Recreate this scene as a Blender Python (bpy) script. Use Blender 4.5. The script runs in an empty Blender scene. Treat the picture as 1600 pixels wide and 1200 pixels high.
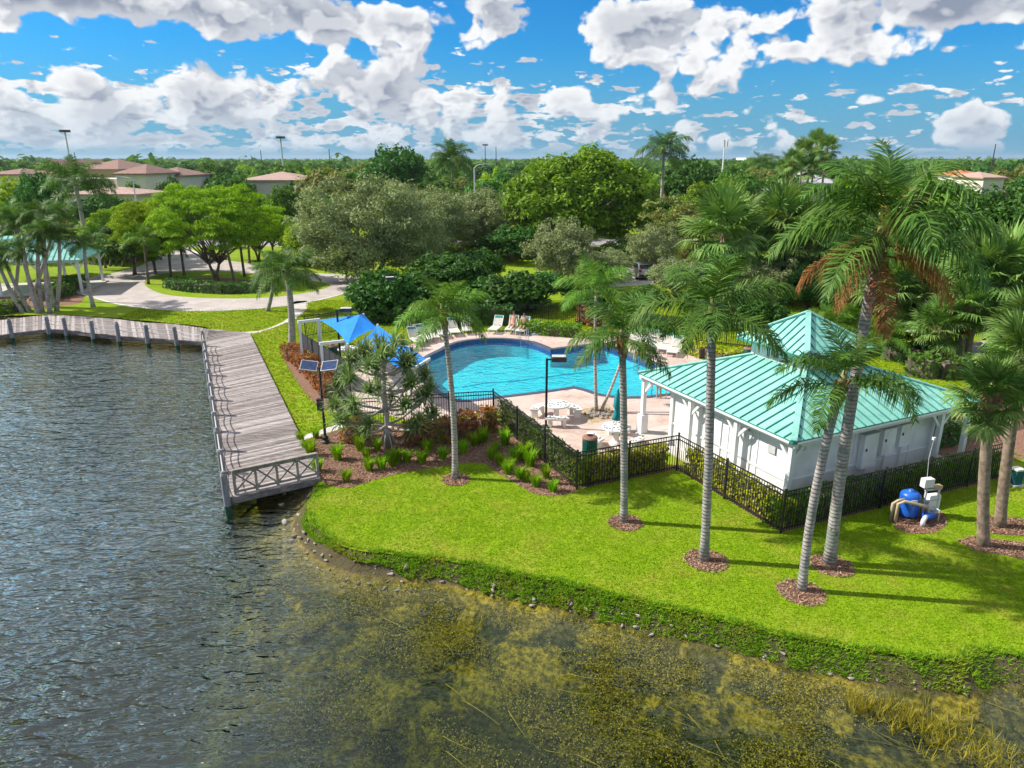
import bpy, bmesh, math, random
import numpy as np
from mathutils import Vector, Matrix
from mathutils.geometry import tessellate_polygon
from math import sin, cos, pi, radians, atan2, hypot, tan

# ------------------------------------------------------------ scene, camera
S = bpy.context.scene
COL = S.collection
CAM_H = 11.5
PITCH = radians(17.6)
FOC = 1109.0            # focal length in pixels of the 1600 wide photograph
cam_d = bpy.data.cameras.new('camera')
cam_d.sensor_width = 36.0
cam_d.lens = FOC / 1600.0 * 36.0
cam_d.clip_start = 0.1
cam_d.clip_end = 20000
cam = bpy.data.objects.new('camera', cam_d)
cam.location = (0, 0, CAM_H)
cam.rotation_euler = (pi / 2 - PITCH, 0, 0)
COL.objects.link(cam)
S.camera = cam

# ------------------------------------------------------------ sun, exposure
SUN_EL = radians(41)
SUN_DIR = Vector((-0.985 * cos(SUN_EL), 0.17 * cos(SUN_EL), sin(SUN_EL))).normalized()
sun_d = bpy.data.lights.new('sun', 'SUN')
sun_d.energy = 4.8
sun_d.angle = radians(0.53)
sun_d.color = (1.0, 0.95, 0.86)
sun = bpy.data.objects.new('sun', sun_d)
sun.rotation_euler = (-SUN_DIR).to_track_quat('-Z', 'Y').to_euler()
COL.objects.link(sun)
S.view_settings.view_transform = 'Standard'
S.view_settings.look = 'None'
S.view_settings.exposure = 0.48
S.view_settings.gamma = 1.0
S.view_settings.use_curve_mapping = False
S.cycles.max_bounces = 8
S.cycles.diffuse_bounces = 3
S.cycles.glossy_bounces = 3
S.cycles.transmission_bounces = 4
S.cycles.transparent_max_bounces = 10
S.cycles.use_denoising = True
S.cycles.use_adaptive_sampling = True
S.cycles.adaptive_threshold = 0.02
S.cycles.sample_clamp_direct = 0.8
S.cycles.sample_clamp_indirect = 4
S.cycles.adaptive_min_samples = 12
S.cycles.caustics_reflective = False
S.cycles.caustics_refractive = False


class NT:
    """small helper around a node tree"""
    def __init__(s, tree):
        s.t = tree
        s.n = tree.nodes
        s.l = tree.links

    def add(s, typ, **kw):
        nd = s.n.new(typ)
        for k, v in kw.items():
            if k == 'ins':
                for kk, vv in v.items():
                    s.put(nd.inputs[kk], vv)
            else:
                setattr(nd, k, v)
        return nd

    def put(s, sock, v):
        if hasattr(v, 'is_output') or isinstance(v, bpy.types.NodeSocket):
            s.l.new(v, sock)
        else:
            sock.default_value = v

    def math(s, op, a, b=None, c=None, clamp=False):
        nd = s.n.new('ShaderNodeMath')
        nd.operation = op
        nd.use_clamp = clamp
        s.put(nd.inputs[0], a)
        if b is not None:
            s.put(nd.inputs[1], b)
        if c is not None:
            s.put(nd.inputs[2], c)
        return nd.outputs[0]

    def vmath(s, op, a, b=None):
        nd = s.n.new('ShaderNodeVectorMath')
        nd.operation = op
        s.put(nd.inputs[0], a)
        if b is not None:
            s.put(nd.inputs[1], b)
        return nd.outputs[0]

    def noise(s, vec, scale, detail=4, rough=0.55, dist=0.0, dim='3D'):
        nd = s.n.new('ShaderNodeTexNoise')
        nd.noise_dimensions = dim
        if vec is not None:
            s.put(nd.inputs['Vector'], vec)
        nd.inputs['Scale'].default_value = scale
        nd.inputs['Detail'].default_value = detail
        nd.inputs['Roughness'].default_value = rough
        nd.inputs['Distortion'].default_value = dist
        return nd.outputs[0]

    def ss(s, v, lo, hi, a=0.0, b=1.0):
        nd = s.n.new('ShaderNodeMapRange')
        nd.interpolation_type = 'SMOOTHSTEP'
        s.put(nd.inputs['Value'], v)
        for k, x in (('From Min', lo), ('From Max', hi), ('To Min', a), ('To Max', b)):
            s.put(nd.inputs[k], x)
        return nd.outputs['Result']

    def mix(s, f, a, b, blend='MIX'):
        nd = s.n.new('ShaderNodeMix')
        nd.data_type = 'RGBA'
        nd.blend_type = blend
        s.put(nd.inputs[0], f)
        s.put(nd.inputs[6], a)
        s.put(nd.inputs[7], b)
        return nd.outputs[2]

    def comb(s, x, y, z):
        nd = s.n.new('ShaderNodeCombineXYZ')
        for i, v in enumerate((x, y, z)):
            s.put(nd.inputs[i], v)
        return nd.outputs[0]


def rgb(r, g, b):
    return (r, g, b, 1.0)


# ------------------------------------------------------------ sky
W = bpy.data.worlds.new('World')
S.world = W
W.use_nodes = True
T = NT(W.node_tree)
T.n.clear()
sky = T.add('ShaderNodeTexSky', sky_type='NISHITA', sun_disc=False)
sky.sun_elevation = SUN_EL
sky.sun_rotation = atan2(SUN_DIR.x, SUN_DIR.y)
sky.air_density = 1.0
sky.dust_density = 0.4
sky.ozone_density = 2.5
sky.altitude = 10
tc = T.add('ShaderNodeTexCoord')
d = T.vmath('NORMALIZE', tc.outputs['Generated'])
sep = T.add('ShaderNodeSeparateXYZ', ins={0: d})
dx, dy, dz = sep.outputs
hs = T.add('ShaderNodeHueSaturation', ins={'Saturation': 1.1, 'Value': 1.0, 'Hue': 0.5, 'Color': sky.outputs[0]})
skyc = hs.outputs[0]
el = T.math('ARCSINE', dz)
az = T.math('ARCTAN2', dx, dy)
P0 = T.comb(az, T.math('MULTIPLY', el, 1.4), 0.0)


def vor(P, scale):
    nd = T.n.new('ShaderNodeTexVoronoi')
    nd.feature = 'F1'
    nd.voronoi_dimensions = '2D'
    T.put(nd.inputs['Vector'], P)
    nd.inputs['Scale'].default_value = scale
    return nd.outputs['Distance']


def cloud_density(P):
    """billowing heaps: broad noise with rounded puffs on it"""
    n_ = T.noise(P, 9.5, 6, 0.52, dim='2D')
    v1 = vor(P, 30.0)
    v2 = vor(P, 75.0)
    q = T.math('SUBTRACT', n_, T.math('MULTIPLY', v1, 0.15))
    return T.math('SUBTRACT', q, T.math('MULTIPLY', v2, 0.07))


# bend the coordinates a little so that edges curl
warp = T.vmath('SCALE', T.vmath('SUBTRACT', T.add('ShaderNodeTexNoise', noise_dimensions='2D', ins={'Vector': P0, 'Scale': 20.0, 'Detail': 2.0}).outputs['Color'], (0.5, 0.5, 0.5)))
warp.node.inputs['Scale'].default_value = 0.016
P0 = T.vmath('ADD', P0, warp)
dens = cloud_density(P0)
P1 = T.vmath('ADD', P0, (-0.012, 0.020, 0.0))
dens1 = cloud_density(P1)


def blob(a0, e0, ra, re, w):
    """a soft lump of extra cloud cover (azimuth, elevation in degrees)"""
    x = T.math('DIVIDE', T.math('SUBTRACT', az, radians(a0)), radians(ra))
    y = T.math('DIVIDE', T.math('SUBTRACT', el, radians(e0)), radians(re))
    r2 = T.math('ADD', T.math('MULTIPLY', x, x), T.math('MULTIPLY', y, y))
    return T.math('MULTIPLY', T.math('POWER', 2.718, T.math('MULTIPLY', r2, -1.0)), w)


blobs = [(-31, 9.9, 8, 1.4, .26), (-12, 9.4, 9, 1.35, .30), (-24, 4.4, 15, 2.0, .15), (-8, 5.0, 7, 1.5, .10),
         (-9, 7.0, 3, .5, .12), (10, 9.4, 6.5, 1.7, .27), (28, 9.3, 7, 1.6, .28), (3.5, 4.6, 2.6, 1.2, .20), (10.5, 4.4, 2.5, .8, .22), (20.5, 4.6, 2.2, .6, .18),
         (32, 6.6, 3.2, .5, .16), (22, 5.2, 16, 1.6, -.15), (-22, 7.1, 11, .5, -.22), (0, 7.2, 3.4, 1.0, -.18)]
bias = None
for b_ in blobs:
    o_ = blob(*b_)
    bias = o_ if bias is None else T.math('ADD', bias, o_)
# more cloud higher up, as the grey light on the lake shows
dt = T.math('ADD', T.math('ADD', dens, bias), T.ss(dz, 0.19, 0.38, 0.0, 0.11))
# many small heaps low over the horizon
P2 = T.comb(T.math('ADD', az, 5.0), T.math('MULTIPLY', el, 3.0), 0.0)
low = T.math('SUBTRACT', T.noise(P2, 24.0, 5, 0.55, dim='2D'), T.math('MULTIPLY', vor(P2, 60.0), 0.14))
bank = T.ss(az, -0.1, 0.35, 0.055, -0.075)
low = T.math('ADD', low, T.math('ADD', bank, T.ss(dz, 0.06, 0.15, 0.0, -0.3)))
dt = T.math('MAXIMUM', dt, low)
cover = T.ss(dt, 0.425, 0.495)
thick = T.ss(dt, 0.50, 0.74)
rel = T.math('SUBTRACT', dens, dens1)
lit = T.ss(rel, -0.13, 0.09)
lit = T.math('SUBTRACT', lit, T.math('MULTIPLY', thick, 0.48), clamp=True)
lit = T.math('MAXIMUM', lit, T.math('MULTIPLY', T.math('SUBTRACT', 1.0, thick), 0.45))
cl_col = T.mix(lit, rgb(2.1, 2.45, 3.2), rgb(7.0, 7.1, 7.2))
# the low air pales what lies near the horizon
cl_col = T.mix(T.ss(dz, 0.0, 0.09, 0.6, 0.0), cl_col, rgb(3.5, 4.5, 5.5))
skyc = T.mix(1.0, skyc, rgb(0.12, 0.60, 0.98), 'MULTIPLY')
skyc = T.mix(T.ss(dz, 0.0, 0.15, 0.85, 0.0), skyc, rgb(1.25, 2.9, 4.4))
cover = T.math('MULTIPLY', cover, T.ss(dz, 0.002, 0.02))
final = T.mix(cover, skyc, cl_col)
bg = T.add('ShaderNodeBackground', ins={'Color': final, 'Strength': 0.1})
W.cycles.sampling_method = 'MANUAL'
W.cycles.sample_map_resolution = 512
out = T.add('ShaderNodeOutputWorld')
T.l.new(bg.outputs[0], out.inputs[0])

# ------------------------------------------------------------ helpers
RND = random.Random(7)
NPR = np.random.default_rng(11)


def ground_point(u, v, z=0.0):
    """where the sight line through photo pixel (u, v) meets height z"""
    a = (u - 800.0) / FOC
    b = -(v - 600.0) / FOC
    ry = cos(PITCH) + b * sin(PITCH)
    rz = -sin(PITCH) + b * cos(PITCH)
    t = (z - CAM_H) / rz
    return (a * t, ry * t)


def at_distance(u, v, Y):
    """the point of the sight line through pixel (u, v) at forward distance Y"""
    a = (u - 800.0) / FOC
    b = -(v - 600.0) / FOC
    ry = cos(PITCH) + b * sin(PITCH)
    rz = -sin(PITCH) + b * cos(PITCH)
    t = Y / ry
    return Vector((a * t, Y, CAM_H + rz * t))


def link(o, parent=None):
    COL.objects.link(o)
    if parent is not None:
        o.parent = parent
    return o


def tag(o, label=None, cat=None, group=None, kind=None):
    if label:
        o['label'] = label
    if cat:
        o['category'] = cat
    if group:
        o['group'] = group
    if kind:
        o['kind'] = kind
    return o


def empty(name, loc=(0, 0, 0), rz=0.0, label=None, cat=None, group=None):
    o = bpy.data.objects.new(name, None)
    o.empty_display_size = 0.2
    o.location = loc
    o.rotation_euler = (0, 0, rz)
    link(o)
    return tag(o, label, cat, group)


def mesh_np(name, V, F, mats, smooth=False, midx=None):
    """mesh from a vertex array and an array of tris or quads (or a list of arrays of both)"""
    me = bpy.data.meshes.new(name)
    V = np.asarray(V, dtype=np.float32).reshape(-1, 3)
    Fl = [np.asarray(f, dtype=np.int32) for f in (F if isinstance(F, list) else [F])]
    Fl = [f for f in Fl if len(f)]
    nl = sum(f.size for f in Fl)
    nf = sum(len(f) for f in Fl)
    me.vertices.add(len(V))
    me.vertices.foreach_set('co', V.ravel())
    me.loops.add(nl)
    me.loops.foreach_set('vertex_index', np.concatenate([f.ravel() for f in Fl]))
    me.polygons.add(nf)
    tot = np.concatenate([np.full(len(f), f.shape[1], dtype=np.int32) for f in Fl])
    st = np.concatenate([[0], np.cumsum(tot)[:-1]]).astype(np.int32)
    me.polygons.foreach_set('loop_start', st)
    me.polygons.foreach_set('loop_total', tot)
    if midx is not None:
        me.polygons.foreach_set('material_index', np.asarray(midx, dtype=np.int32))
    if smooth:
        me.polygons.foreach_set('use_smooth', np.ones(nf, dtype=bool))
    me.update(calc_edges=True)
    for m in (mats if isinstance(mats, (list, tuple)) else [mats]):
        me.materials.append(m)
    return me


class MB:
    """collects shapes, builds one mesh object"""
    def __init__(s):
        s.v, s.f, s.m, s.k = [], [], [], 0

    def mat(s, k):
        s.k = k
        return s

    def poly(s, pts):
        b = len(s.v)
        s.v += [tuple(p) for p in pts]
        s.f.append(tuple(range(b, b + len(pts))))
        s.m.append(s.k)

    def box(s, c, d, rz=0.0, M=None):
        x, y, z = d[0] / 2, d[1] / 2, d[2] / 2
        b = len(s.v)
        R = Matrix.Rotation(rz, 3, 'Z') if M is None else M
        c = Vector(c)
        for a in ((-x, -y, -z), (x, -y, -z), (x, y, -z), (-x, y, -z), (-x, -y, z), (x, -y, z), (x, y, z), (-x, y, z)):
            s.v.append(tuple(c + R @ Vector(a)))
        for q in ((3, 2, 1, 0), (4, 5, 6, 7), (0, 1, 5, 4), (1, 2, 6, 5), (2, 3, 7, 6), (3, 0, 4, 7)):
            s.f.append(tuple(b + i for i in q))
            s.m.append(s.k)
        return s

    def bar(s, a, b, w, h=None):
        """square bar from a to b"""
        a, b = Vector(a), Vector(b)
        dv = b - a
        L = dv.length
        q = dv.to_track_quat('X', 'Z').to_matrix()
        return s.box((a + b) / 2, (L, w, h or w), M=q)

    def tube(s, pts, rad, n=8, caps=True):
        pts = [Vector(p) for p in pts]
        if not hasattr(rad, '__len__'):
            rad = [rad] * len(pts)
        b0 = len(s.v)
        ref = None
        for i, p in enumerate(pts):
            t = (pts[min(i + 1, len(pts) - 1)] - pts[max(i - 1, 0)]).normalized()
            if ref is None:
                ref = t.orthogonal().normalized()
            ref = (ref - t * ref.dot(t)).normalized()
            bi = t.cross(ref)
            for k in range(n):
                a = 2 * pi * k / n
                s.v.append(tuple(p + (ref * cos(a) + bi * sin(a)) * rad[i]))
        for i in range(len(pts) - 1):
            for k in range(n):
                k2 = (k + 1) % n
                s.f.append((b0 + i * n + k, b0 + i * n + k2, b0 + (i + 1) * n + k2, b0 + (i + 1) * n + k))
                s.m.append(s.k)
        if caps:
            s.f.append(tuple(b0 + k for k in reversed(range(n))))
            e = b0 + (len(pts) - 1) * n
            s.f.append(tuple(e + k for k in range(n)))
            s.m += [s.k, s.k]
        return s

    def lathe(s, prof, c=(0, 0, 0), n=12):
        """prof = [(r, z), ...] from bottom to top"""
        b0 = len(s.v)
        for r, z in prof:
            for k in range(n):
                a = 2 * pi * k / n
                s.v.append((c[0] + r * cos(a), c[1] + r * sin(a), c[2] + z))
        for i in range(len(prof) - 1):
            for k in range(n):
                k2 = (k + 1) % n
                s.f.append((b0 + i * n + k, b0 + i * n + k2, b0 + (i + 1) * n + k2, b0 + (i + 1) * n + k))
                s.m.append(s.k)
        s.f.append(tuple(b0 + k for k in reversed(range(n))))
        e = b0 + (len(prof) - 1) * n
        s.f.append(tuple(e + k for k in range(n)))
        s.m += [s.k, s.k]
        return s

    def prism(s, pts, z0, z1):
        b = len(s.v)
        n = len(pts)
        s.v += [(p[0], p[1], z0) for p in pts] + [(p[0], p[1], z1) for p in pts]
        for t in tessellate_polygon([[Vector((p[0], p[1], 0)) for p in pts]]):
            t = tuple(t)
            a, c, d = (pts[t[0]], pts[t[1]], pts[t[2]])
            if (c[0] - a[0]) * (d[1] - a[1]) - (c[1] - a[1]) * (d[0] - a[0]) < 0:
                t = t[::-1]
            s.f.append(tuple(b + n + i for i in t))
            s.f.append(tuple(b + i for i in reversed(t)))
            s.m += [s.k, s.k]
        for i in range(n):
            j = (i + 1) % n
            s.f.append((b + i, b + j, b + n + j, b + n + i))
            s.m.append(s.k)
        return s

    def mesh(s, name, mats, smooth=False):
        me = bpy.data.meshes.new(name)
        me.from_pydata(s.v, [], s.f)
        for m in (mats if isinstance(mats, (list, tuple)) else [mats]):
            me.materials.append(m)
        me.polygons.foreach_set('material_index', s.m)
        if smooth:
            me.polygons.foreach_set('use_smooth', [True] * len(s.f))
        me.update()
        return me

    def build(s, name, mats, parent=None, smooth=False):
        return link(bpy.data.objects.new(name, s.mesh(name, mats, smooth)), parent)


def inst(name, me, parent=None, loc=(0, 0, 0), rot=(0, 0, 0), sc=1.0):
    o = bpy.data.objects.new(name, me)
    o.location = loc
    o.rotation_euler = rot
    o.scale = (sc, sc, sc) if not hasattr(sc, '__len__') else sc
    return link(o, parent)


def copy_tree(o, parent=None):
    c = o.copy()
    link(c)
    c.parent = parent
    for ch in o.children:
        copy_tree(ch, c)
    return c


def sheet(name, outer, z, mat, holes=(), kind='structure', parent=None):
    """flat polygon with holes at height z"""
    loops = [[Vector((p[0], p[1], 0)) for p in L] for L in ([outer] + list(holes))]
    V = [(p.x, p.y, z) for L in loops for p in L]
    F = []
    for t in tessellate_polygon(loops):
        a, b, c = (V[i] for i in t)
        if (b[0] - a[0]) * (c[1] - a[1]) - (b[1] - a[1]) * (c[0] - a[0]) < 0:
            t = tuple(t)[::-1]
        F.append(tuple(t))
    me = bpy.data.meshes.new(name)
    me.from_pydata(V, [], F)
    me.materials.append(mat)
    me.update()
    o = link(bpy.data.objects.new(name, me), parent)
    if kind:
        o['kind'] = kind
    return o


def smooth_line(pts, step=0.5, closed=False):
    """Catmull-Rom through pts, resampled"""
    P = [Vector((p[0], p[1], 0)) for p in pts]
    n = len(P)
    outp = []
    rng = range(n if closed else n - 1)
    for i in rng:
        if closed:
            a, b, c, e = P[(i - 1) % n], P[i], P[(i + 1) % n], P[(i + 2) % n]
        else:
            a, b, c, e = P[max(i - 1, 0)], P[i], P[i + 1], P[min(i + 2, n - 1)]
        m = max(1, int((c - b).length / step))
        for k in range(m):
            t = k / m
            q = 0.5 * ((2 * b) + (c - a) * t + (2 * a - 5 * b + 4 * c - e) * t * t + (3 * b - a - 3 * c + e) * t ** 3)
            outp.append((q.x, q.y))
    if not closed:
        outp.append((P[-1].x, P[-1].y))
    return outp


def pix(L, z=0.0):
    return [ground_point(u, v, z) for u, v in L]


def inside(px, py, poly):
    """vectorised point in polygon"""
    px = np.asarray(px)
    py = np.asarray(py)
    r = np.zeros(px.shape, dtype=bool)
    n = len(poly)
    for i in range(n):
        x1, y1 = poly[i]
        x2, y2 = poly[(i + 1) % n]
        if y1 == y2:
            continue
        cnd = ((y1 > py) != (y2 > py)) & (px < (x2 - x1) * (py - y1) / (y2 - y1) + x1)
        r ^= cnd
    return r


def dist_to_line(px, py, line):
    D = np.full(np.shape(px), 1e9)
    for (x1, y1), (x2, y2) in zip(line[:-1], line[1:]):
        ex, ey = x2 - x1, y2 - y1
        L2 = ex * ex + ey * ey + 1e-12
        t = np.clip(((px - x1) * ex + (py - y1) * ey) / L2, 0, 1)
        D = np.minimum(D, np.hypot(px - x1 - t * ex, py - y1 - t * ey))
    return D

# ------------------------------------------------------------ materials
MATS = {}


def pmat(name, c1, c2=None, scale=3.0, rough=0.7, bump=0.0, bscale=30.0, spec=0.3, metal=0.0, detail=5, stretch=None, c3=None, s3=0.4, lo=0.35, hi=0.65):
    """Principled material; two or three tones mixed by noise in object space, optional fine relief"""
    m = bpy.data.materials.new(name)
    m.use_nodes = True
    t = NT(m.node_tree)
    bs = m.node_tree.nodes['Principled BSDF']
    bs.inputs['Roughness'].default_value = rough
    bs.inputs['Metallic'].default_value = metal
    bs.inputs['Specular IOR Level'].default_value = spec
    g = t.add('ShaderNodeNewGeometry')
    vec = g.outputs['Position']
    if stretch:
        mp = t.add('ShaderNodeMapping', ins={'Vector': vec, 'Scale': stretch})
        vec = mp.outputs[0]
    col = rgb(*c1)
    if c2:
        col = t.mix(t.ss(t.noise(vec, scale, detail, 0.6), lo, hi), rgb(*c1), rgb(*c2))
    if c3:
        col = t.mix(t.ss(t.noise(vec, s3, 3, 0.5), 0.45, 0.7), col, rgb(*c3))
    t.put(bs.inputs['Base Color'], col)
    if bump:
        bp = t.add('ShaderNodeBump', ins={'Strength': bump, 'Distance': 0.02, 'Height': t.noise(vec, bscale, 4, 0.6)})
        t.l.new(bp.outputs[0], bs.inputs['Normal'])
    MATS[name] = m
    return m


def leafmat(name, ca, cb, trans=0.35, rough=0.45, spec=0.35, cc=None, tint=1.0):
    """leaf: tone differs from leaf to leaf and a little from plant to plant"""
    m = bpy.data.materials.new(name)
    m.use_nodes = True
    t = NT(m.node_tree)
    bs = m.node_tree.nodes['Principled BSDF']
    bs.inputs['Roughness'].default_value = max(0.55, rough)
    bs.inputs['Specular IOR Level'].default_value = spec * 0.5
    g = t.add('ShaderNodeNewGeometry')
    oi = t.add('ShaderNodeObjectInfo')
    r = g.outputs['Random Per Island']
    col = t.mix(r, rgb(*ca), rgb(*cb))
    if cc:
        col = t.mix(t.ss(t.noise(g.outputs['Position'], 0.7, 4, 0.6), 0.48, 0.70), col, rgb(*cc))
    hv = t.add('ShaderNodeHueSaturation', ins={'Color': col, 'Hue': t.math('ADD', 0.488, t.math('MULTIPLY', oi.outputs['Random'], 0.024)),
                                               'Value': t.math('ADD', 0.86, t.math('MULTIPLY', oi.outputs['Random'], 0.28))})
    t.put(bs.inputs['Base Color'], hv.outputs[0])
    tr = t.add('ShaderNodeBsdfTranslucent')
    t.put(tr.inputs['Color'], t.mix(1.0, hv.outputs[0], rgb(1.25 * tint, 1.2 * tint, 0.55 * tint), 'MULTIPLY'))
    mx = t.add('ShaderNodeMixShader', ins={0: trans})
    t.l.new(bs.outputs[0], mx.inputs[1])
    t.l.new(tr.outputs[0], mx.inputs[2])
    o = m.node_tree.nodes['Material Output']
    t.l.new(mx.outputs[0], o.inputs['Surface'])
    MATS[name] = m
    return m


# ground and paving
pmat('lawn', (0.165, 0.27, 0.007), (0.235, 0.345, 0.012), 2.2, 0.85, 1.0, 22, 0.1, c3=(0.27, 0.31, 0.03), s3=0.5)
pmat('meadow', (0.07, 0.15, 0.015), (0.11, 0.20, 0.02), 0.3, 0.9, 0.3, 10, 0.1, c3=(0.05, 0.10, 0.02), s3=0.02)
pmat('mulch', (0.17, 0.085, 0.055), (0.34, 0.20, 0.14), 14, 0.9, 1.0, 40, 0.1, c3=(0.26, 0.16, 0.12), s3=1.0)
pmat('concrete', (0.52, 0.47, 0.43), (0.62, 0.57, 0.52), 1.2, 0.85, 0.2, 40, 0.2)
pmat('drive', (0.42, 0.37, 0.34), (0.52, 0.46, 0.43), 0.6, 0.85, 0.2, 30, 0.2)
pmat('asphalt', (0.30, 0.28, 0.28), (0.38, 0.36, 0.36), 0.5, 0.9, 0.1, 30, 0.2)
pmat('kerb', (0.55, 0.53, 0.5), (0.65, 0.63, 0.6), 2, 0.85)
pmat('rock', (0.22, 0.19, 0.16), (0.44, 0.39, 0.34), 5, 0.85, 0.8, 12, 0.2)
pmat('soil', (0.12, 0.09, 0.06), (0.2, 0.15, 0.1), 3, 0.95)
pmat('coping', (0.05, 0.06, 0.10), (0.09, 0.10, 0.15), 6, 0.5, 0, 1, 0.4)
pmat('pool_tile', (0.02, 0.06, 0.28), (0.03, 0.10, 0.36), 8, 0.3, 0, 1, 0.5)
pmat('gravel_bed', (0.35, 0.24, 0.13), (0.55, 0.42, 0.26), 9, 0.95, 0.8, 20)
# timber
pmat('deck_wood', (0.27, 0.23, 0.215), (0.42, 0.365, 0.345), 2.2, 0.85, 0.4, 30, 0.15, stretch=(0.5, 3.0, 3.0))
pmat('deck_wood2', (0.17, 0.145, 0.135), (0.30, 0.26, 0.245), 2.4, 0.85, 0.4, 30, 0.15, stretch=(0.5, 3.0, 3.0))
pmat('deck_wood3', (0.36, 0.315, 0.30), (0.52, 0.46, 0.44), 2.0, 0.85, 0.4, 30, 0.15, stretch=(0.5, 3.0, 3.0))
pmat('pile_wood', (0.23, 0.24, 0.25), (0.36, 0.36, 0.36), 5, 0.85, 0.4, 30, 0.15, stretch=(3, 3, 0.6))
pmat('pile_green', (0.015, 0.06, 0.035), (0.03, 0.10, 0.06), 5, 0.7)
pmat('rail_wood', (0.24, 0.21, 0.18), (0.36, 0.32, 0.28), 4, 0.85, 0.3, 30)
pmat('rope', (0.52, 0.50, 0.48), (0.66, 0.64, 0.62), 20, 0.9)
pmat('bark', (0.12, 0.095, 0.075), (0.22, 0.18, 0.15), 4, 0.9, 0.8, 14, 0.1, stretch=(1, 1, 0.4))
pmat('bark_pale', (0.36, 0.32, 0.28), (0.54, 0.49, 0.45), 4, 0.9, 0.6, 14, 0.1, stretch=(1, 1, 0.4))
pmat('bark_sabal', (0.20, 0.15, 0.11), (0.36, 0.27, 0.20), 6, 0.9, 0.8, 18, 0.1)
pmat('boot', (0.22, 0.10, 0.045), (0.42, 0.22, 0.10), 8, 0.85, 0.5, 20)
pmat('crown_shaft', (0.20, 0.22, 0.07), (0.36, 0.30, 0.12), 5, 0.7)
# building
pmat('white_paint', (0.86, 0.85, 0.84), (0.80, 0.79, 0.78), 1.2, 0.6, 0.08, 20, 0.3, c3=(0.72, 0.70, 0.66), s3=1.3)
pmat('white_trim', (0.82, 0.82, 0.82), (0.78, 0.78, 0.79), 2, 0.5)
pmat('teal_roof', (0.25, 0.57, 0.485), (0.31, 0.64, 0.55), 0.8, 0.42, 0, 1, 0.45, c3=(0.22, 0.50, 0.43), s3=2.2)
pmat('teal_seam', (0.035, 0.22, 0.17), (0.06, 0.28, 0.22), 2, 0.4, 0, 1, 0.4)
pmat('grey_metal', (0.5, 0.5, 0.5), (0.62, 0.62, 0.62), 4, 0.45, 0, 1, 0.4)
pmat('black_metal', (0.016, 0.016, 0.018), (0.03, 0.03, 0.032), 4, 0.45, 0, 1, 0.4)
pmat('bronze_metal', (0.05, 0.045, 0.045), (0.08, 0.07, 0.07), 3, 0.5, 0, 1, 0.35)
pmat('screen_cloth', (0.035, 0.035, 0.04), (0.06, 0.06, 0.065), 6, 0.9)
pmat('dark_hole', (0.01, 0.01, 0.01), None)
pmat('lens_white', (0.75, 0.75, 0.72), None, rough=0.3)
pmat('solar_cell', (0.03, 0.05, 0.12), (0.05, 0.08, 0.18), 10, 0.15, 0, 1, 0.6)
pmat('steel', (0.62, 0.63, 0.65), None, rough=0.2, metal=1.0)
# poolside
pmat('sail_blue', (0.012, 0.20, 0.66), (0.016, 0.24, 0.72), 2, 0.75)
pmat('lounger_white', (0.80, 0.80, 0.80), None, rough=0.4)
pmat('lounger_sling', (0.66, 0.60, 0.52), (0.74, 0.69, 0.62), 12, 0.8, 0, 1, stretch=(1, 1, 1))
pmat('lounger_green', (0.03, 0.26, 0.20), (0.05, 0.32, 0.25), 5, 0.7)
pmat('table_stone', (0.74, 0.71, 0.67), (0.82, 0.80, 0.77), 4, 0.7, 0.1, 30)
pmat('table_dot', (0.04, 0.045, 0.05), None, rough=0.5)
pmat('umbrella_cloth', (0.012, 0.20, 0.24), (0.02, 0.26, 0.30), 5, 0.8)
pmat('bin_green', (0.015, 0.12, 0.10), (0.025, 0.16, 0.13), 5, 0.5)
pmat('bin_lid', (0.20, 0.10, 0.075), (0.28, 0.15, 0.11), 5, 0.6)
pmat('pump_blue', (0.012, 0.10, 0.52), (0.02, 0.14, 0.60), 4, 0.35, 0, 1, 0.5)
pmat('pipe_tan', (0.42, 0.32, 0.2), (0.52, 0.42, 0.28), 5, 0.6)
pmat('pvc_white', (0.78, 0.78, 0.8), None, rough=0.35)
pmat('skin', (0.50, 0.27, 0.18), (0.56, 0.32, 0.22), 6, 0.5)
pmat('hair', (0.05, 0.03, 0.02), (0.09, 0.05, 0.03), 20, 0.6)
pmat('swim_black', (0.02, 0.02, 0.025), None, rough=0.7)
pmat('swim_blue', (0.03, 0.10, 0.45), None, rough=0.7)
pmat('towel', (0.7, 0.72, 0.8), (0.3, 0.4, 0.7), 10, 0.9)
# far buildings
pmat('stucco_olive', (0.33, 0.31, 0.14), (0.38, 0.35, 0.17), 0.5, 0.9)
pmat('stucco_cream', (0.62, 0.57, 0.48), (0.68, 0.63, 0.55), 0.5, 0.9)
pmat('tile_maroon', (0.24, 0.14, 0.115), (0.34, 0.21, 0.17), 2.5, 0.85, 0.6, 6)
pmat('tile_pink', (0.38, 0.25, 0.20), (0.48, 0.33, 0.27), 2.5, 0.85, 0.6, 6)
pmat('tile_orange', (0.50, 0.16, 0.07), (0.60, 0.24, 0.12), 2.5, 0.85, 0.6, 6)
pmat('tile_grey', (0.40, 0.38, 0.42), (0.50, 0.48, 0.52), 2.5, 0.85, 0.6, 6)
pmat('glass_dark', (0.02, 0.025, 0.03), None, rough=0.08, spec=0.6)
pmat('awning_teal', (0.01, 0.09, 0.10), (0.015, 0.11, 0.12), 2, 0.8)
# car
pmat('car_silver', (0.42, 0.43, 0.47), (0.45, 0.46, 0.50), 1, 0.28, 0, 1, 0.5, metal=0.7)
pmat('tyre', (0.02, 0.02, 0.02), None, rough=0.85)
pmat('lamp_red', (0.5, 0.015, 0.01), None, rough=0.25)
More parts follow.
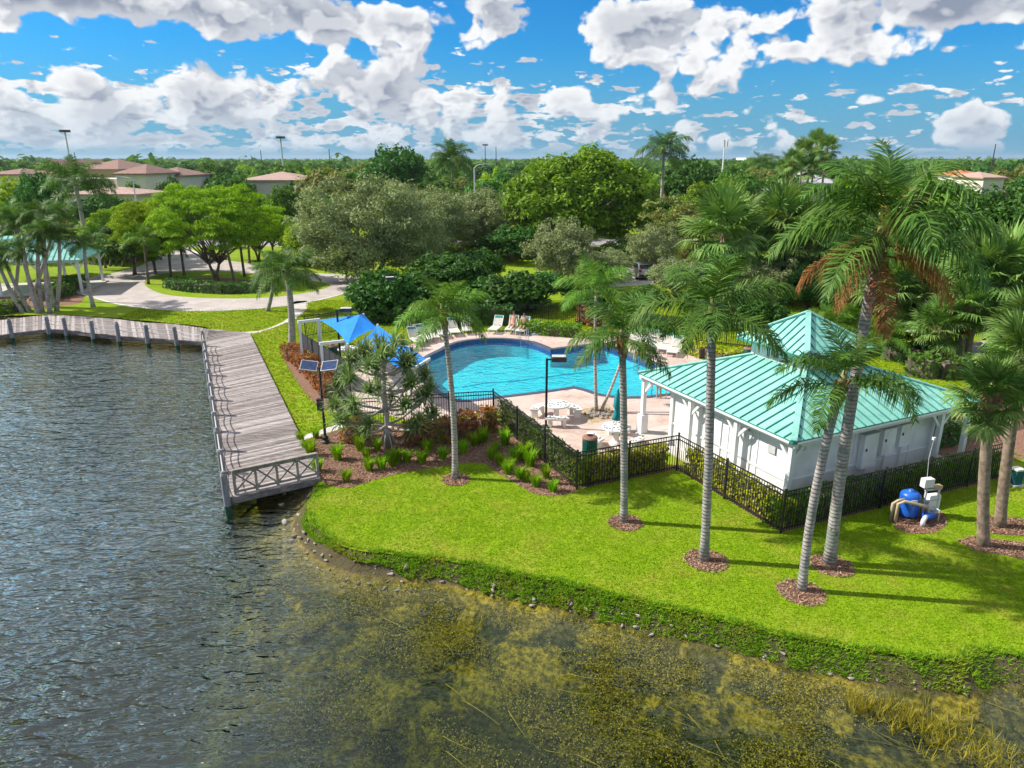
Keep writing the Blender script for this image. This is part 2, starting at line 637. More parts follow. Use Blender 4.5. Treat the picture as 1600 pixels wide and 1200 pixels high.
# leaves
leafmat('leaf_queen', (0.045, 0.125, 0.016), (0.15, 0.27, 0.04), 0.22, 0.38, 0.5)
leafmat('leaf_queen_lime', (0.08, 0.19, 0.016), (0.19, 0.34, 0.035), 0.22, 0.4, 0.45)
leafmat('leaf_fan', (0.08, 0.18, 0.03), (0.25, 0.38, 0.09), 0.22, 0.4, 0.5)
leafmat('leaf_dead', (0.2600, 0.1000, 0.0350), (0.4200, 0.2100, 0.0900), 0.25, 0.8, 0.1)
leafmat('leaf_ficus', (0.13, 0.25, 0.014), (0.25, 0.39, 0.022), 0.30, 0.4, 0.4, cc=(0.0743, 0.1620, 0.0162))
leafmat('leaf_silver', (0.185, 0.24, 0.10), (0.34, 0.40, 0.19), 0.22, 0.55, 0.25)
leafmat('leaf_poinciana', (0.17, 0.32, 0.012), (0.32, 0.48, 0.026), 0.40, 0.5, 0.25)
leafmat('leaf_dark', (0.0338, 0.1148, 0.0162), (0.0810, 0.2025, 0.0270), 0.25, 0.35, 0.5)
leafmat('leaf_mid', (0.0675, 0.1620, 0.0243), (0.1350, 0.2700, 0.0405), 0.28, 0.5, 0.3)
leafmat('leaf_olive', (0.1350, 0.1755, 0.0405), (0.2565, 0.2835, 0.0810), 0.28, 0.5, 0.3, cc=(0.2700, 0.2025, 0.0675))
leafmat('leaf_lime', (0.2295, 0.3645, 0.0203), (0.3510, 0.4995, 0.0338), 0.35, 0.5, 0.3)
leafmat('leaf_hedge', (0.08, 0.20, 0.014), (0.20, 0.36, 0.026), 0.3, 0.4, 0.4)
leafmat('leaf_gold', (0.28, 0.32, 0.015), (0.52, 0.54, 0.03), 0.3, 0.45, 0.35)
leafmat('leaf_copper', (0.2600, 0.0850, 0.0300), (0.4200, 0.2000, 0.0700), 0.3, 0.5, 0.3, cc=(0.2200, 0.2000, 0.0500))
leafmat('leaf_pandan', (0.10, 0.18, 0.05), (0.27, 0.36, 0.13), 0.2, 0.35, 0.5)
leafmat('leaf_tuft', (0.17, 0.36, 0.01), (0.32, 0.52, 0.02), 0.4, 0.5, 0.2)
leafmat('blade_lawn', (0.20, 0.345, 0.006), (0.33, 0.47, 0.014), 0.35, 0.6, 0.15, cc=(0.40, 0.41, 0.05))
leafmat('blade_bank', (0.14, 0.30, 0.012), (0.30, 0.46, 0.03), 0.35, 0.5, 0.2, cc=(0.3240, 0.3510, 0.0405))
leafmat('blade_reed', (0.30, 0.30, 0.025), (0.56, 0.48, 0.06), 0.22, 0.6, 0.15)
leafmat('weed_water', (0.10, 0.085, 0.010), (0.42, 0.32, 0.045), 0.22, 0.7, 0.1)
leafmat('inflorescence', (0.5200, 0.3600, 0.0500), (0.6600, 0.5000, 0.1200), 0.2, 0.6, 0.2)

leafmat('mulch_chip', (0.14, 0.065, 0.04), (0.46, 0.29, 0.21), 0.0, 0.9, 0.1)

# ------------------------------------------------------------ special surfaces
def new_mat(name):
    m = bpy.data.materials.new(name)
    m.use_nodes = True
    MATS[name] = m
    return m, NT(m.node_tree), m.node_tree.nodes['Principled BSDF'], m.node_tree.nodes['Material Output']


def schlick(t, g, bp, f0):
    """share of light mirrored by a water surface, the same from both sides"""
    nd = t.add('ShaderNodeVectorMath', operation='DOT_PRODUCT')
    t.l.new(bp.outputs[0], nd.inputs[0])
    t.l.new(g.outputs['Incoming'], nd.inputs[1])
    c = t.math('ABSOLUTE', nd.outputs['Value'])
    k = t.math('POWER', t.math('SUBTRACT', 1.0, c, clamp=True), 5.0)
    return t.math('ADD', f0, t.math('MULTIPLY', k, 1.0 - f0))


def make_water():
    m, t, bs, o = new_mat('lake_surface')
    t.n.remove(bs)
    g = t.add('ShaderNodeNewGeometry')
    mp = t.add('ShaderNodeMapping', ins={'Vector': g.outputs['Position'], 'Rotation': (0, 0, radians(-28)), 'Scale': (1.0, 2.3, 1.0)})
    n1 = t.noise(mp.outputs[0], 0.85, 3, 0.5, 0.5)
    mp2 = t.add('ShaderNodeMapping', ins={'Vector': g.outputs['Position'], 'Rotation': (0, 0, radians(24)), 'Scale': (1.0, 2.6, 1.0)})
    n2 = t.noise(mp2.outputs[0], 2.0, 2, 0.5, 0.4)
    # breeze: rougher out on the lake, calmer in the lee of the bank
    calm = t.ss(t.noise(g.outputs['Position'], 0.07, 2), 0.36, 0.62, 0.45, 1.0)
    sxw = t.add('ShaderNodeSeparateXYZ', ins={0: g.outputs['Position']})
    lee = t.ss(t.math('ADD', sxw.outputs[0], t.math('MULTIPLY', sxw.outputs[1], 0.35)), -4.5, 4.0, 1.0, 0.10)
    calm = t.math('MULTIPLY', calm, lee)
    hgt = t.math('MULTIPLY', t.math('ADD', n1, t.math('MULTIPLY', n2, 0.45)), calm)
    bp = t.add('ShaderNodeBump', ins={'Strength': 1.0, 'Distance': 0.42, 'Height': hgt})
    gl = t.add('ShaderNodeBsdfGlossy', ins={'Roughness': 0.06, 'Color': rgb(0.95, 1.0, 0.84)})
    t.l.new(bp.outputs[0], gl.inputs['Normal'])
    fr = schlick(t, g, bp, 0.03)
    tr = t.add('ShaderNodeBsdfTransparent', ins={'Color': rgb(0.93, 0.97, 0.93)})
    mx = t.add('ShaderNodeMixShader')
    t.put(mx.inputs[0], t.math('MULTIPLY', fr, t.ss(lee, 0.1, 1.0, 1.7, 5.6), clamp=True))  # extra sheen put in: mirrored share raised beyond real water, most in the open
    t.l.new(tr.outputs[0], mx.inputs[1])
    t.l.new(gl.outputs[0], mx.inputs[2])
    t.l.new(mx.outputs[0], o.inputs['Surface'])
    va = t.add('ShaderNodeVolumeAbsorption', ins={'Color': rgb(0.42, 0.54, 0.34), 'Density': 0.72})
    t.l.new(va.outputs[0], o.inputs['Volume'])


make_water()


def make_lake_bed():
    m, t, bs, o = new_mat('lake_bed')
    g = t.add('ShaderNodeNewGeometry')
    P = g.outputs['Position']
    n1 = t.noise(P, 0.9, 6, 0.62, 0.8)
    n2 = t.noise(P, 6.5, 5, 0.65, 0.4)
    n3 = t.noise(P, 0.35, 3, 0.5)
    weed = t.mix(t.ss(n2, 0.35, 0.68), rgb(0.11, 0.095, 0.014), rgb(0.50, 0.36, 0.045))
    mud = t.mix(t.ss(n2, 0.4, 0.7), rgb(0.035, 0.04, 0.018), rgb(0.13, 0.12, 0.04))
    col = t.mix(t.ss(n1, 0.44, 0.60), mud, weed)
    sx = t.add('ShaderNodeSeparateXYZ', ins={0: P})
    sand = t.mix(t.ss(n2, 0.3, 0.7), rgb(0.16, 0.12, 0.035), rgb(0.36, 0.27, 0.10))
    # a strip of pale sand and gravel right under the bank, silt and weed farther out
    f = t.math('MULTIPLY', t.ss(t.math('ADD', sx.outputs[2], t.math('MULTIPLY', t.math('SUBTRACT', n1, 0.5), 0.35)), -0.86, -0.66), t.ss(sx.outputs[0], -5.5, -0.5, 0.75, 0.22))
    col = t.mix(f, col, sand)
    col = t.mix(t.ss(sx.outputs[2], -0.52, -0.4), col, rgb(0.10, 0.085, 0.045))
    t.put(bs.inputs['Base Color'], col)
    bs.inputs['Roughness'].default_value = 0.95
    bs.inputs['Specular IOR Level'].default_value = 0.05
    bp = t.add('ShaderNodeBump', ins={'Strength': 0.8, 'Distance': 0.15, 'Height': t.math('ADD', n1, t.math('MULTIPLY', n2, 0.5))})
    t.l.new(bp.outputs[0], bs.inputs['Normal'])


make_lake_bed()


def make_pool_water():
    m, t, bs, o = new_mat('pool_surface')
    t.n.remove(bs)
    g = t.add('ShaderNodeNewGeometry')
    n1 = t.noise(g.outputs['Position'], 1.6, 3, 0.5, 0.7)
    n2 = t.noise(g.outputs['Position'], 5.0, 2, 0.5, 0.5)
    bp = t.add('ShaderNodeBump', ins={'Strength': 1.0, 'Distance': 0.08, 'Height': t.math('ADD', n1, t.math('MULTIPLY', n2, 0.4))})
    gl = t.add('ShaderNodeBsdfGlossy', ins={'Roughness': 0.02})
    t.l.new(bp.outputs[0], gl.inputs['Normal'])
    fr = schlick(t, g, bp, 0.02)
    tr = t.add('ShaderNodeBsdfTransparent', ins={'Color': rgb(0.34, 0.90, 0.93)})
    mx = t.add('ShaderNodeMixShader')
    t.put(mx.inputs[0], t.math('MULTIPLY', fr, 1.4, clamp=True))
    t.l.new(tr.outputs[0], mx.inputs[1])
    t.l.new(gl.outputs[0], mx.inputs[2])
    t.l.new(mx.outputs[0], o.inputs['Surface'])


make_pool_water()


def make_pool_plaster():
    m, t, bs, o = new_mat('pool_plaster')
    g = t.add('ShaderNodeNewGeometry')
    n1 = t.noise(g.outputs['Position'], 1.1, 3, 0.5, 0.6)
    # pale blue plaster
    v = t.add('ShaderNodeTexVoronoi', feature='DISTANCE_TO_EDGE', ins={'Scale': 1.7})
    wv = t.vmath('ADD', g.outputs['Position'], t.noise(g.outputs['Position'], 1.5, 2))
    t.l.new(wv, v.inputs['Vector'])
    col = t.mix(t.ss(n1, 0.3, 0.7), rgb(0.07, 0.60, 0.70), rgb(0.10, 0.72, 0.78))
    t.put(bs.inputs['Base Color'], col)
    bs.inputs['Roughness'].default_value = 0.8


make_pool_plaster()


def make_pavers():
    m, t, bs, o = new_mat('pool_pavers')
    g = t.add('ShaderNodeNewGeometry')
    mp = t.add('ShaderNodeMapping', ins={'Vector': g.outputs['Position'], 'Rotation': (0, 0, radians(22))})
    br = t.add('ShaderNodeTexBrick', ins={'Vector': mp.outputs[0], 'Scale': 1.0, 'Mortar Size': 0.008, 'Brick Width': 0.24, 'Row Height': 0.12,
                                          'Color1': rgb(0.50, 0.35, 0.29), 'Color2': rgb(0.60, 0.45, 0.38), 'Mortar': rgb(0.40, 0.31, 0.27)})
    n = t.ss(t.noise(g.outputs['Position'], 0.55, 4, 0.6), 0.35, 0.7)
    col = t.mix(n, br.outputs['Color'], rgb(0.66, 0.53, 0.47))
    col = t.mix(t.ss(t.noise(g.outputs['Position'], 0.9, 5, 0.65), 0.55, 0.75), col, rgb(0.38, 0.24, 0.19))
    t.put(bs.inputs['Base Color'], col)
    bs.inputs['Roughness'].default_value = 0.85


make_pavers()

# ------------------------------------------------------------ lake shore
WATER_Z = -0.48
DECK_Z = 0.15
shore_px = [(1600, 1026), (1500, 1032), (1400, 1024), (1300, 1008), (1200, 988), (1100, 962), (1000, 942), (900, 917), (800, 896),
            (700, 877), (620, 868), (560, 860), (520, 846), (495, 826), (480, 802), (484, 782), (498, 760)]
sh = pix(shore_px)
sh_right = [(75, -30), (48, -4), (30, 7.5), (20, 11.6)]
sh_left = pix([(478, 738), (458, 700), (430, 640), (400, 580), (372, 541), (350, 524), (325, 512), (270, 505), (190, 498), (100, 492), (20, 493)])
sh_left += [(-45, 52), (-70, 50), (-120, 60), (-300, 90)]
shore = smooth_line(sh_right + sh + sh_left, 0.35)
rr = random.Random(3)
shore = [(x + rr.uniform(-.06, .06), y + rr.uniform(-.08, .08)) for x, y in shore]
FAR = 9000
land = shore + [(-FAR, 90), (-FAR, FAR), (FAR, FAR), (FAR, -2000), (75, -2000)]

# pool outline
pool_px = [(655, 570), (672, 557), (692, 547), (706, 539), (730, 533), (765, 530), (800, 531), (832, 536), (860, 547)]
pool_arc = smooth_line(pix(pool_px), 0.4)
pool = pool_arc + pix([(941, 537), (1037, 575), (1052, 600), (1046, 615)])
pool += smooth_line(pix([(1010, 619), (975, 620), (940, 616), (918, 609), (897, 604)]), 0.4)
pool += smooth_line(pix([(850, 611), (800, 617), (750, 623), (718, 625), (690, 613), (664, 592)]), 0.4)


def offset_poly(poly, d):
    """push a closed polygon outwards by d"""
    n = len(poly)
    area = sum(poly[i][0] * poly[(i + 1) % n][1] - poly[(i + 1) % n][0] * poly[i][1] for i in range(n))
    sgn = 1 if area > 0 else -1
    outp = []
    for i in range(n):
        a, b, c = Vector(poly[i - 1]), Vector(poly[i]), Vector(poly[(i + 1) % n])
        e1, e2 = (b - a).normalized(), (c - b).normalized()
        nn = Vector((e1.y + e2.y, -e1.x - e2.x)) * sgn
        if nn.length < 1e-6:
            nn = Vector((e1.y, -e1.x)) * sgn
        nn.normalize()
        k = max(0.5, nn.dot(Vector((e1.y, -e1.x)) * sgn))
        q = b + nn * d / k
        outp.append((q.x, q.y))
    return outp


cop_in = pool
cop_out = offset_poly(pool, 0.32)
ground = sheet('ground', land, 0.0, MATS['lawn'], holes=[pool])

# lake bed: height follows the distance from the shore
gx = np.concatenate([np.arange(-62, -12, 0.5), np.arange(-12, 28, 0.16), np.arange(28, 43, 0.5)])
gy = np.concatenate([np.arange(-12, 6, 0.5), np.arange(6, 30, 0.16), np.arange(30, 56.1, 0.5)])
GX, GY = np.meshgrid(gx, gy)
DS = dist_to_line(GX, GY, [p for p in shore if -70 < p[0] < 60][::3])
isl = inside(GX, GY, shore[::2] + [(-300, 300), (300, 300), (300, -30)])
prof_d = [0, 0.2, 0.55, 0.9, 1.6, 3.5, 6.5, 8.5, 11.0, 16.0, 60]
prof_z = [-0.03, -0.16, -0.46, -0.62, -0.86, -1.30, -2.1, -3.0, -4.2, -5.2, -5.5]
bumpy = np.sin(GX * 1.3 + 2 * np.sin(GY * .7)) * np.sin(GY * 1.1 + GX * .4)
GZ = np.interp(DS, prof_d, prof_z) + bumpy * np.clip(DS - 1, 0, 3) * 0.055
GZ = np.where(GZ < -.75, -.75 + (GZ + .75) * (1 + 2.2 * np.clip((-GX - 7.5) / 3, 0, 1)), GZ)
GZ = np.maximum(GZ, -5.5)
GZ = np.where(isl, -0.06 - np.minimum(DS * DS, 4) * 1.2, GZ)
nx, ny = len(gx), len(gy)
ii, jj = np.meshgrid(np.arange(nx - 1), np.arange(ny - 1))
q0 = (jj * nx + ii).ravel()
bedF = np.stack([q0, q0 + 1, q0 + nx + 1, q0 + nx], 1)
lake_bed = link(bpy.data.objects.new('lake_bed', mesh_np('lake_bed', np.stack([GX, GY, GZ], -1), bedF, MATS['lake_bed'], True)))
lake_bed['kind'] = 'structure'
sheet('deep_lake_bed', [(-420, -320), (90, -320), (90, 100), (-420, 100)], -5.6, MATS['lake_bed'])
wb = MB()
lk = [(x, y) for x, y in shore[::2] if x > -119]
# the sides of the body of water stand a little inside the bank
lake_poly = lk + [(-118, 80), (-400, 80), (-400, -300), (75, -300)]
lake_poly = offset_poly(lake_poly, 0.25)
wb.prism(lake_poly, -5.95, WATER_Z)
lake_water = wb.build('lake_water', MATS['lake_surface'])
lake_water['kind'] = 'structure'

# ------------------------------------------------------------ lawn details: paths, drive, beds
Z1 = 0.006
# pool deck
deck_px = [(628, 549), (640, 538), (700, 524), (760, 519), (850, 520), (905, 527), (960, 524), (1000, 527), (1085, 556), (1180, 600), (1180, 640), (1052, 690), (1052, 694),
           (905, 722), (775, 640), (660, 660), (560, 640), (528, 600), (525, 575), (540, 556)]
deck_poly = pix(deck_px)
deck = sheet('pool_deck', deck_poly, Z1, MATS['pool_pavers'], holes=[pool])
# coping ring, standing a little proud
cm = MB()
n = len(pool)
for i in range(n):
    j = (i + 1) % n
    a, b, c, e = cop_in[i], cop_in[j], cop_out[j], cop_out[i]
    cm.poly([(a[0], a[1], .03), (e[0], e[1], .03), (c[0], c[1], .03), (b[0], b[1], .03)])
    cm.poly([(a[0], a[1], .03), (b[0], b[1], .03), (b[0], b[1], -.12), (a[0], a[1], -.12)])
    cm.poly([(e[0], e[1], .03), (e[0], e[1], 0), (c[0], c[1], 0), (c[0], c[1], .03)])
coping = cm.build('pool_coping', MATS['coping'])
coping['kind'] = 'structure'
pm = MB()
PD = -1.15
tile = MB()
pin = offset_poly(pool, 0.01)
for i in range(n):
    j = (i + 1) % n
    a, b = pin[i], pin[j]
    tile.poly([(a[0], a[1], -.12), (b[0], b[1], -.12), (b[0], b[1], -.42), (a[0], a[1], -.42)])
    pm.poly([(a[0], a[1], -.42), (b[0], b[1], -.42), (b[0], b[1], PD), (a[0], a[1], PD)])
shell = pm.build('pool_wall', MATS['pool_plaster'])
shell['kind'] = 'structure'
tl = tile.build('pool_tile_band', MATS['pool_tile'])
tl['kind'] = 'structure'
sheet('pool_floor', pin, PD, MATS['pool_plaster'])
sheet('pool_water', pin, -0.16, MATS['pool_surface'])
# the float line across the pool
rope_pts = [Vector((*ground_point(u, v, -.14), -.14)) for u, v in ((722, 605), (760, 598), (800, 596), (860, 588), (930, 580), (985, 575), (1006, 567))]
rb = MB().tube(rope_pts, 0.014, 5)
tag(rb.build('pool_float_line', MATS['pool_tile']), 'thin dark float line stretched across the turquoise pool water', 'rope')

# concrete paths
path_px = [(384, 517), (400, 516), (440, 500), (462, 485), (470, 470), (500, 472), (476, 485), (470, 493), (440, 507), (402, 520)]
sheet('lake_path', smooth_line(pix([(372, 519), (405, 517), (440, 504), (458, 488), (450, 474), (478, 470), (479, 483), (462, 498), (430, 511), (398, 521)]), .6, True), Z1, MATS['concrete'])
sheet('garden_path', pix([(472, 681), (474, 688), (540, 668), (534, 661)]), Z1, MATS['concrete'])

# looping drive
drive_out = smooth_line(pix([(122, 452), (160, 468), (220, 480), (300, 485), (400, 482), (480, 472), (545, 455), (562, 441), (552, 432), (470, 426), (395, 414), (330, 404), (300, 392),
                             (285, 386), (250, 393), (236, 410), (195, 424), (150, 433)]), 0.8, True)
island = smooth_line(pix([(226, 440), (232, 450), (262, 461), (330, 466), (400, 466), (450, 462), (500, 453), (515, 445), (480, 437), (400, 428), (330, 423), (272, 425), (236, 432)]), 0.8, True)
sheet('drive', drive_out, Z1, MATS['drive'], holes=[island])
kb = MB()
for L, wd in ((drive_out, 0.28),):
    o2 = offset_poly(L, wd)
    for i in range(len(L)):
        j = (i + 1) % len(L)
        kb.poly([(L[i][0], L[i][1], .02), (o2[i][0], o2[i][1], .02), (o2[j][0], o2[j][1], .02), (L[j][0], L[j][1], .02)])
k_ = kb.build('drive_edging', MATS['kerb'])
k_['kind'] = 'structure'
sheet('street', pix([(-60, 386), (800, 384), (1660, 390), (1660, 377), (800, 372), (-60, 374)]), Z1, MATS['asphalt'])
sheet('car_park', pix([(905, 452), (1080, 440), (1080, 421), (930, 421)]), Z1, MATS['concrete'])
sheet('side_path', smooth_line(pix([(1400, 548), (1440, 556), (1500, 556), (1560, 546), (1660, 536), (1660, 524), (1560, 530), (1480, 540), (1430, 540)]), .8, True), Z1, MATS['concrete'])
sheet('far_meadow', [(-FAR, 190), (-FAR, FAR - 100), (FAR, FAR - 100), (FAR, 190)], Z1 - .002, MATS['meadow'])

# mulch beds
bed_main_px = [(482, 690), (500, 682), (545, 668), (600, 664), (700, 660), (772, 657), (905, 764), (893, 771), (862, 776), (835, 772), (800, 752), (775, 738), (757, 724), (730, 723), (690, 729), (640, 737),
               (600, 746), (570, 755), (545, 763), (510, 757), (497, 745), (488, 715)]
bed_main = smooth_line(pix(bed_main_px), 0.4, True)
sheet('planting_bed', bed_main, Z1, MATS['mulch'])
sheet('copper_bed', smooth_line(pix([(443, 560), (452, 545), (468, 548), (500, 575), (530, 612), (545, 640), (520, 642), (498, 635), (470, 605)]), .5, True), Z1, MATS['mulch'])
sheet('fence_border', pix([(905, 764), (1058, 733), (1220, 832), (1580, 744), (1580, 738), (1225, 824), (1060, 726), (908, 757)]), Z1 + .003, MATS['mulch'])
sheet('right_bed', smooth_line(pix([(1392, 812), (1400, 802), (1440, 795), (1475, 802), (1480, 820), (1455, 834), (1420, 834), (1400, 826)]), .4, True), Z1, MATS['mulch'])
sheet('sabal_bed', smooth_line(pix([(1494, 845), (1520, 838), (1570, 845), (1625, 850), (1625, 878), (1570, 868), (1525, 862)]), .4, True), Z1, MATS['mulch'])
sheet('sabal_bed_rear', smooth_line(pix([(1522, 815), (1545, 806), (1600, 812), (1620, 830), (1600, 838), (1550, 834)]), .4, True), Z1, MATS['mulch'])
sheet('shaded_bed', smooth_line(pix([(1390, 640), (1500, 610), (1640, 600), (1640, 700), (1500, 720), (1420, 700)]), .5, True), Z1 + .002, MATS['mulch'])
sheet('gazebo_bed', smooth_line(pix([(-40, 490), (0, 482), (60, 480), (120, 475), (130, 462), (100, 455), (40, 460), (-40, 465)]), .5, True), Z1, MATS['mulch'])
sheet('island_bed', smooth_line(pix([(262, 448), (290, 455), (350, 457), (410, 455), (430, 446), (390, 438), (330, 434), (285, 438)]), .5, True), Z1 + .002, MATS['mulch'])
# planter square by the pool
sheet('palm_planter', pix([(902, 641), (948, 632), (972, 650), (925, 662)]), Z1 + .006, MATS['gravel_bed'])
# round mulch rings at palm bases are made with the palms

# ------------------------------------------------------------ dock
def vec(p, z=0.0):
    return Vector((p[0], p[1], z))


dock = empty('dock', (*ground_point(430, 640, DECK_Z), WATER_Z), 0, 'long weathered grey plank dock along the lawn, posts and ropes on its water side', 'dock')
inv = Matrix.Translation(dock.location).inverted()


def local(p):
    return inv @ Vector(p)


NLp, FLp = vec(ground_point(362, 776, DECK_Z), DECK_Z), vec(ground_point(322, 534, DECK_Z), DECK_Z)
NRp, MRp, FRp = vec(ground_point(500, 745, DECK_Z), DECK_Z), vec(ground_point(465, 672, DECK_Z), DECK_Z), vec(ground_point(390, 520, DECK_Z), DECK_Z)


def lerp(a, b, t):
    return a + (b - a) * t


plank_mesh = []
for k in range(3):
    mb = MB().box((0, 0, 0), (1, 1, 1))
    plank_mesh.append(mb.mesh('plank', MATS[('deck_wood', 'deck_wood2', 'deck_wood3')[k]]))
rr = random.Random(5)


def plank_between(a, b, w, parent, inv_m, z=None):
    a, b = Vector(a), Vector(b)
    c = inv_m @ ((a + b) / 2)
    L = (b - a).length
    o = inst('plank', plank_mesh[rr.choice((0, 0, 1, 1, 2))], parent, (c.x, c.y, c.z - 0.02 + rr.uniform(-.004, .004)),
             (rr.uniform(-.004, .004), 0, atan2(b.y - a.y, b.x - a.x) + rr.uniform(-.003, .003)), (L + rr.uniform(-.03, .04), w, 0.04))
    return o


# main run: right edge follows NR - MR - FR
Llen = (FLp - NLp).length
np_ = 168
for i in range(np_):
    t = (i + .5) / np_
    a = lerp(NLp, FLp, t)
    s_ = t * ((MRp - NRp).length + (FRp - MRp).length)
    l1 = (MRp - NRp).length
    b = lerp(NRp, MRp, s_ / l1) if s_ < l1 else lerp(MRp, FRp, (s_ - l1) / (FRp - MRp).length)
    plank_between(a, b, Llen / np_ * .88, dock, inv)
st = MB()
axis = (FLp - NLp).normalized()
for f_ in (.05, .5, .93):
    a, b = lerp(NLp, NRp, f_), lerp(FLp, FRp, f_)
    st.bar(local(a - Vector((0, 0, .15))), local(b - Vector((0, 0, .15))), .1, .2)
st.build('joist', MATS['rail_wood'], dock)
fs = MB().bar(local(NLp + Vector((0, 0, -.14)) - axis * .03), local(NRp + Vector((0, 0, -.14)) - axis * .03), .06, .24)
fs.build('fascia_board', MATS['deck_wood2'], dock)
fs = MB().bar(local(NLp + Vector((-.04, 0, -.14))), local(FLp + Vector((-.04, 0, -.14))), .06, .22)
fs.build('fascia_board', MATS['deck_wood2'], dock)
# the end railing with crossed braces
rl = []
p0, p1 = lerp(NLp, NRp, .045) + axis * .12, lerp(NLp, NRp, .985) + axis * .12
RH = .92
for k in range(5):
    p = lerp(p0, p1, k / 4)
    MB().box(local(p + Vector((0, 0, RH / 2 - .1))), (.09, .09, RH + .2), atan2((p1 - p0).y, (p1 - p0).x)).build('rail_post', MATS['rail_wood'], dock)
up = Vector((0, 0, 1))
MB().bar(local(p0 + up * RH), local(p1 + up * RH), .14, .05).build('top_rail', MATS['rail_wood'], dock)
MB().bar(local(p0 + up * (RH - .1)), local(p1 + up * (RH - .1)), .05, .09).build('top_rail', MATS['rail_wood'], dock)
MB().bar(local(p0 + up * .1), local(p1 + up * .1), .05, .09).build('bottom_rail', MATS['rail_wood'], dock)
for k in range(4):
    a, b = lerp(p0, p1, (k + .06) / 4), lerp(p0, p1, (k + .94) / 4)
    MB().bar(local(a + up * .14), local(b + up * (RH - .14)), .035, .06).build('cross_brace', MATS['rail_wood'], dock)
    MB().bar(local(a + up * (RH - .14) + axis * .04), local(b + up * .14 + axis * .04), .035, .06).build('cross_brace', MATS['rail_wood'], dock)

# left boardwalk
front_px = [(322, 534), (277, 531), (232, 528), (187, 525), (147, 521), (105, 516), (75, 514), (30, 519), (-60, 532)]
back_px = [(327, 514), (272, 506), (225, 504), (185, 499), (140, 495), (107, 493), (75, 491), (30, 497), (-60, 507)]
fr_ = [vec(ground_point(u, v, DECK_Z), DECK_Z) for u, v in front_px]
bk_ = [vec(ground_point(u, v, DECK_Z), DECK_Z) for u, v in back_px]
walk = empty('boardwalk', (fr_[4].x, fr_[4].y, WATER_Z), 0, 'curving plank boardwalk at the far edge of the lake, left of the dock', 'boardwalk')
winv = Matrix.Translation(walk.location).inverted()
for i in range(len(fr_) - 1):
    m = max(2, int((fr_[i + 1] - fr_[i]).length / .17))
    for k in range(m):
        t = (k + .5) / m
        plank_between(lerp(fr_[i], fr_[i + 1], t), lerp(bk_[i], bk_[i + 1], t), (fr_[i + 1] - fr_[i]).length / m * .93, walk, winv)
    MB().bar(winv @ (fr_[i] + Vector((0, -.03, -.14))), winv @ (fr_[i + 1] + Vector((0, -.03, -.14))), .06, .2).build('fascia_board', MATS['deck_wood2'], walk)
# triangle between the two runs
tri = [FLp, FRp, bk_[0]]
for k in range(9):
    t = (k + .5) / 9
    plank_between(lerp(FLp, bk_[0], t), lerp(FRp, bk_[0] + (FRp - bk_[0]) * .3, t), .18, walk, winv)

# mooring posts
pm_ = MB().tube([(0, 0, -2.0), (0, 0, .10)], .125, 10).mat(1).tube([(0, 0, .1), (0, 0, .18)], .13, 10, False).mat(0)
pm_ = MB()
pm_.mat(1).tube([(0, 0, -1.6), (0, 0, -.32)], .128, 10)
pm_.mat(0).tube([(0, 0, -.32), (0, 0, .86), (0, 0, .93)], [.125, .12, .09], 10)
post_mesh = pm_.mesh('post', [MATS['pile_wood'], MATS['pile_green']])
cap_mesh = MB().lathe([(.06, .92), (.085, .95), (.075, 1.0), (.02, 1.03)], n=8).mesh('finial', MATS['pile_wood'])
main_posts = [(360, 745 + 30), (355, 741), (352, 702), (348, 665), (344, 636), (341, 612), (338, 593), (335, 575), (331, 556), (328, 545)]
dock_ts = [0.0, .095, .19, .285, .38, .475, .57, .665, .76, .855, .95]
posts = []
ords = ['nearest', 'second nearest', 'third nearest', 'fourth nearest', 'fifth nearest', 'sixth nearest', 'seventh nearest', 'eighth nearest', 'ninth nearest', 'tenth nearest', 'farthest']
for k, t in enumerate(dock_ts):
    p = lerp(NLp, FLp, t) + Vector((-.16, -.06, 0))
    r = empty('mooring_post', p, rr.uniform(0, 6), 'round grey timber post on the long dock, %s of its row' % ords[k], 'post', 'posts along the dock')
    inst('shaft', post_mesh, r, (0, 0, 0), (rr.uniform(-.02, .02), rr.uniform(-.02, .02), 0))
    if k in (0, 2, 6, 10):
        inst('finial', cap_mesh, r)
    posts.append(p)
walk_px = [(277, 531), (232, 528), (187, 525), (147, 521), (105, 516), (78, 514), (20, 520)]
wposts = []
wl = ['first', 'second', 'third', 'fourth', 'fifth', 'sixth', 'seventh']
for k, (u, v) in enumerate(walk_px):
    p = vec(ground_point(u, v, DECK_Z), DECK_Z) + Vector((0, -.15, 0))
    r = empty('mooring_post', p, rr.uniform(0, 6), 'round grey timber post standing in the lake, %s along the boardwalk counting from the dock' % wl[k], 'post', 'posts along the boardwalk')
    inst('shaft', post_mesh, r, (0, 0, 0), (rr.uniform(-.03, .03), rr.uniform(-.03, .03), 0), (1.1, 1.1, 1.0))
    if k in (2, 6):
        inst('finial', cap_mesh, r)
    wposts.append(p)


def rope_between(a, b, zs, label, group):
    r = empty('rope_rail', (a + b) / 2, 0, label, 'rope', group)
    o_ = (a + b) / 2
    for z in zs:
        pts = []
        for i in range(9):
            t = i / 8
            q = lerp(a, b, t) - o_
            q.z += z - .13 * 4 * t * (1 - t)
            pts.append(q)
        MB().tube(pts, .022, 5).build('rope', MATS['rope'], r)


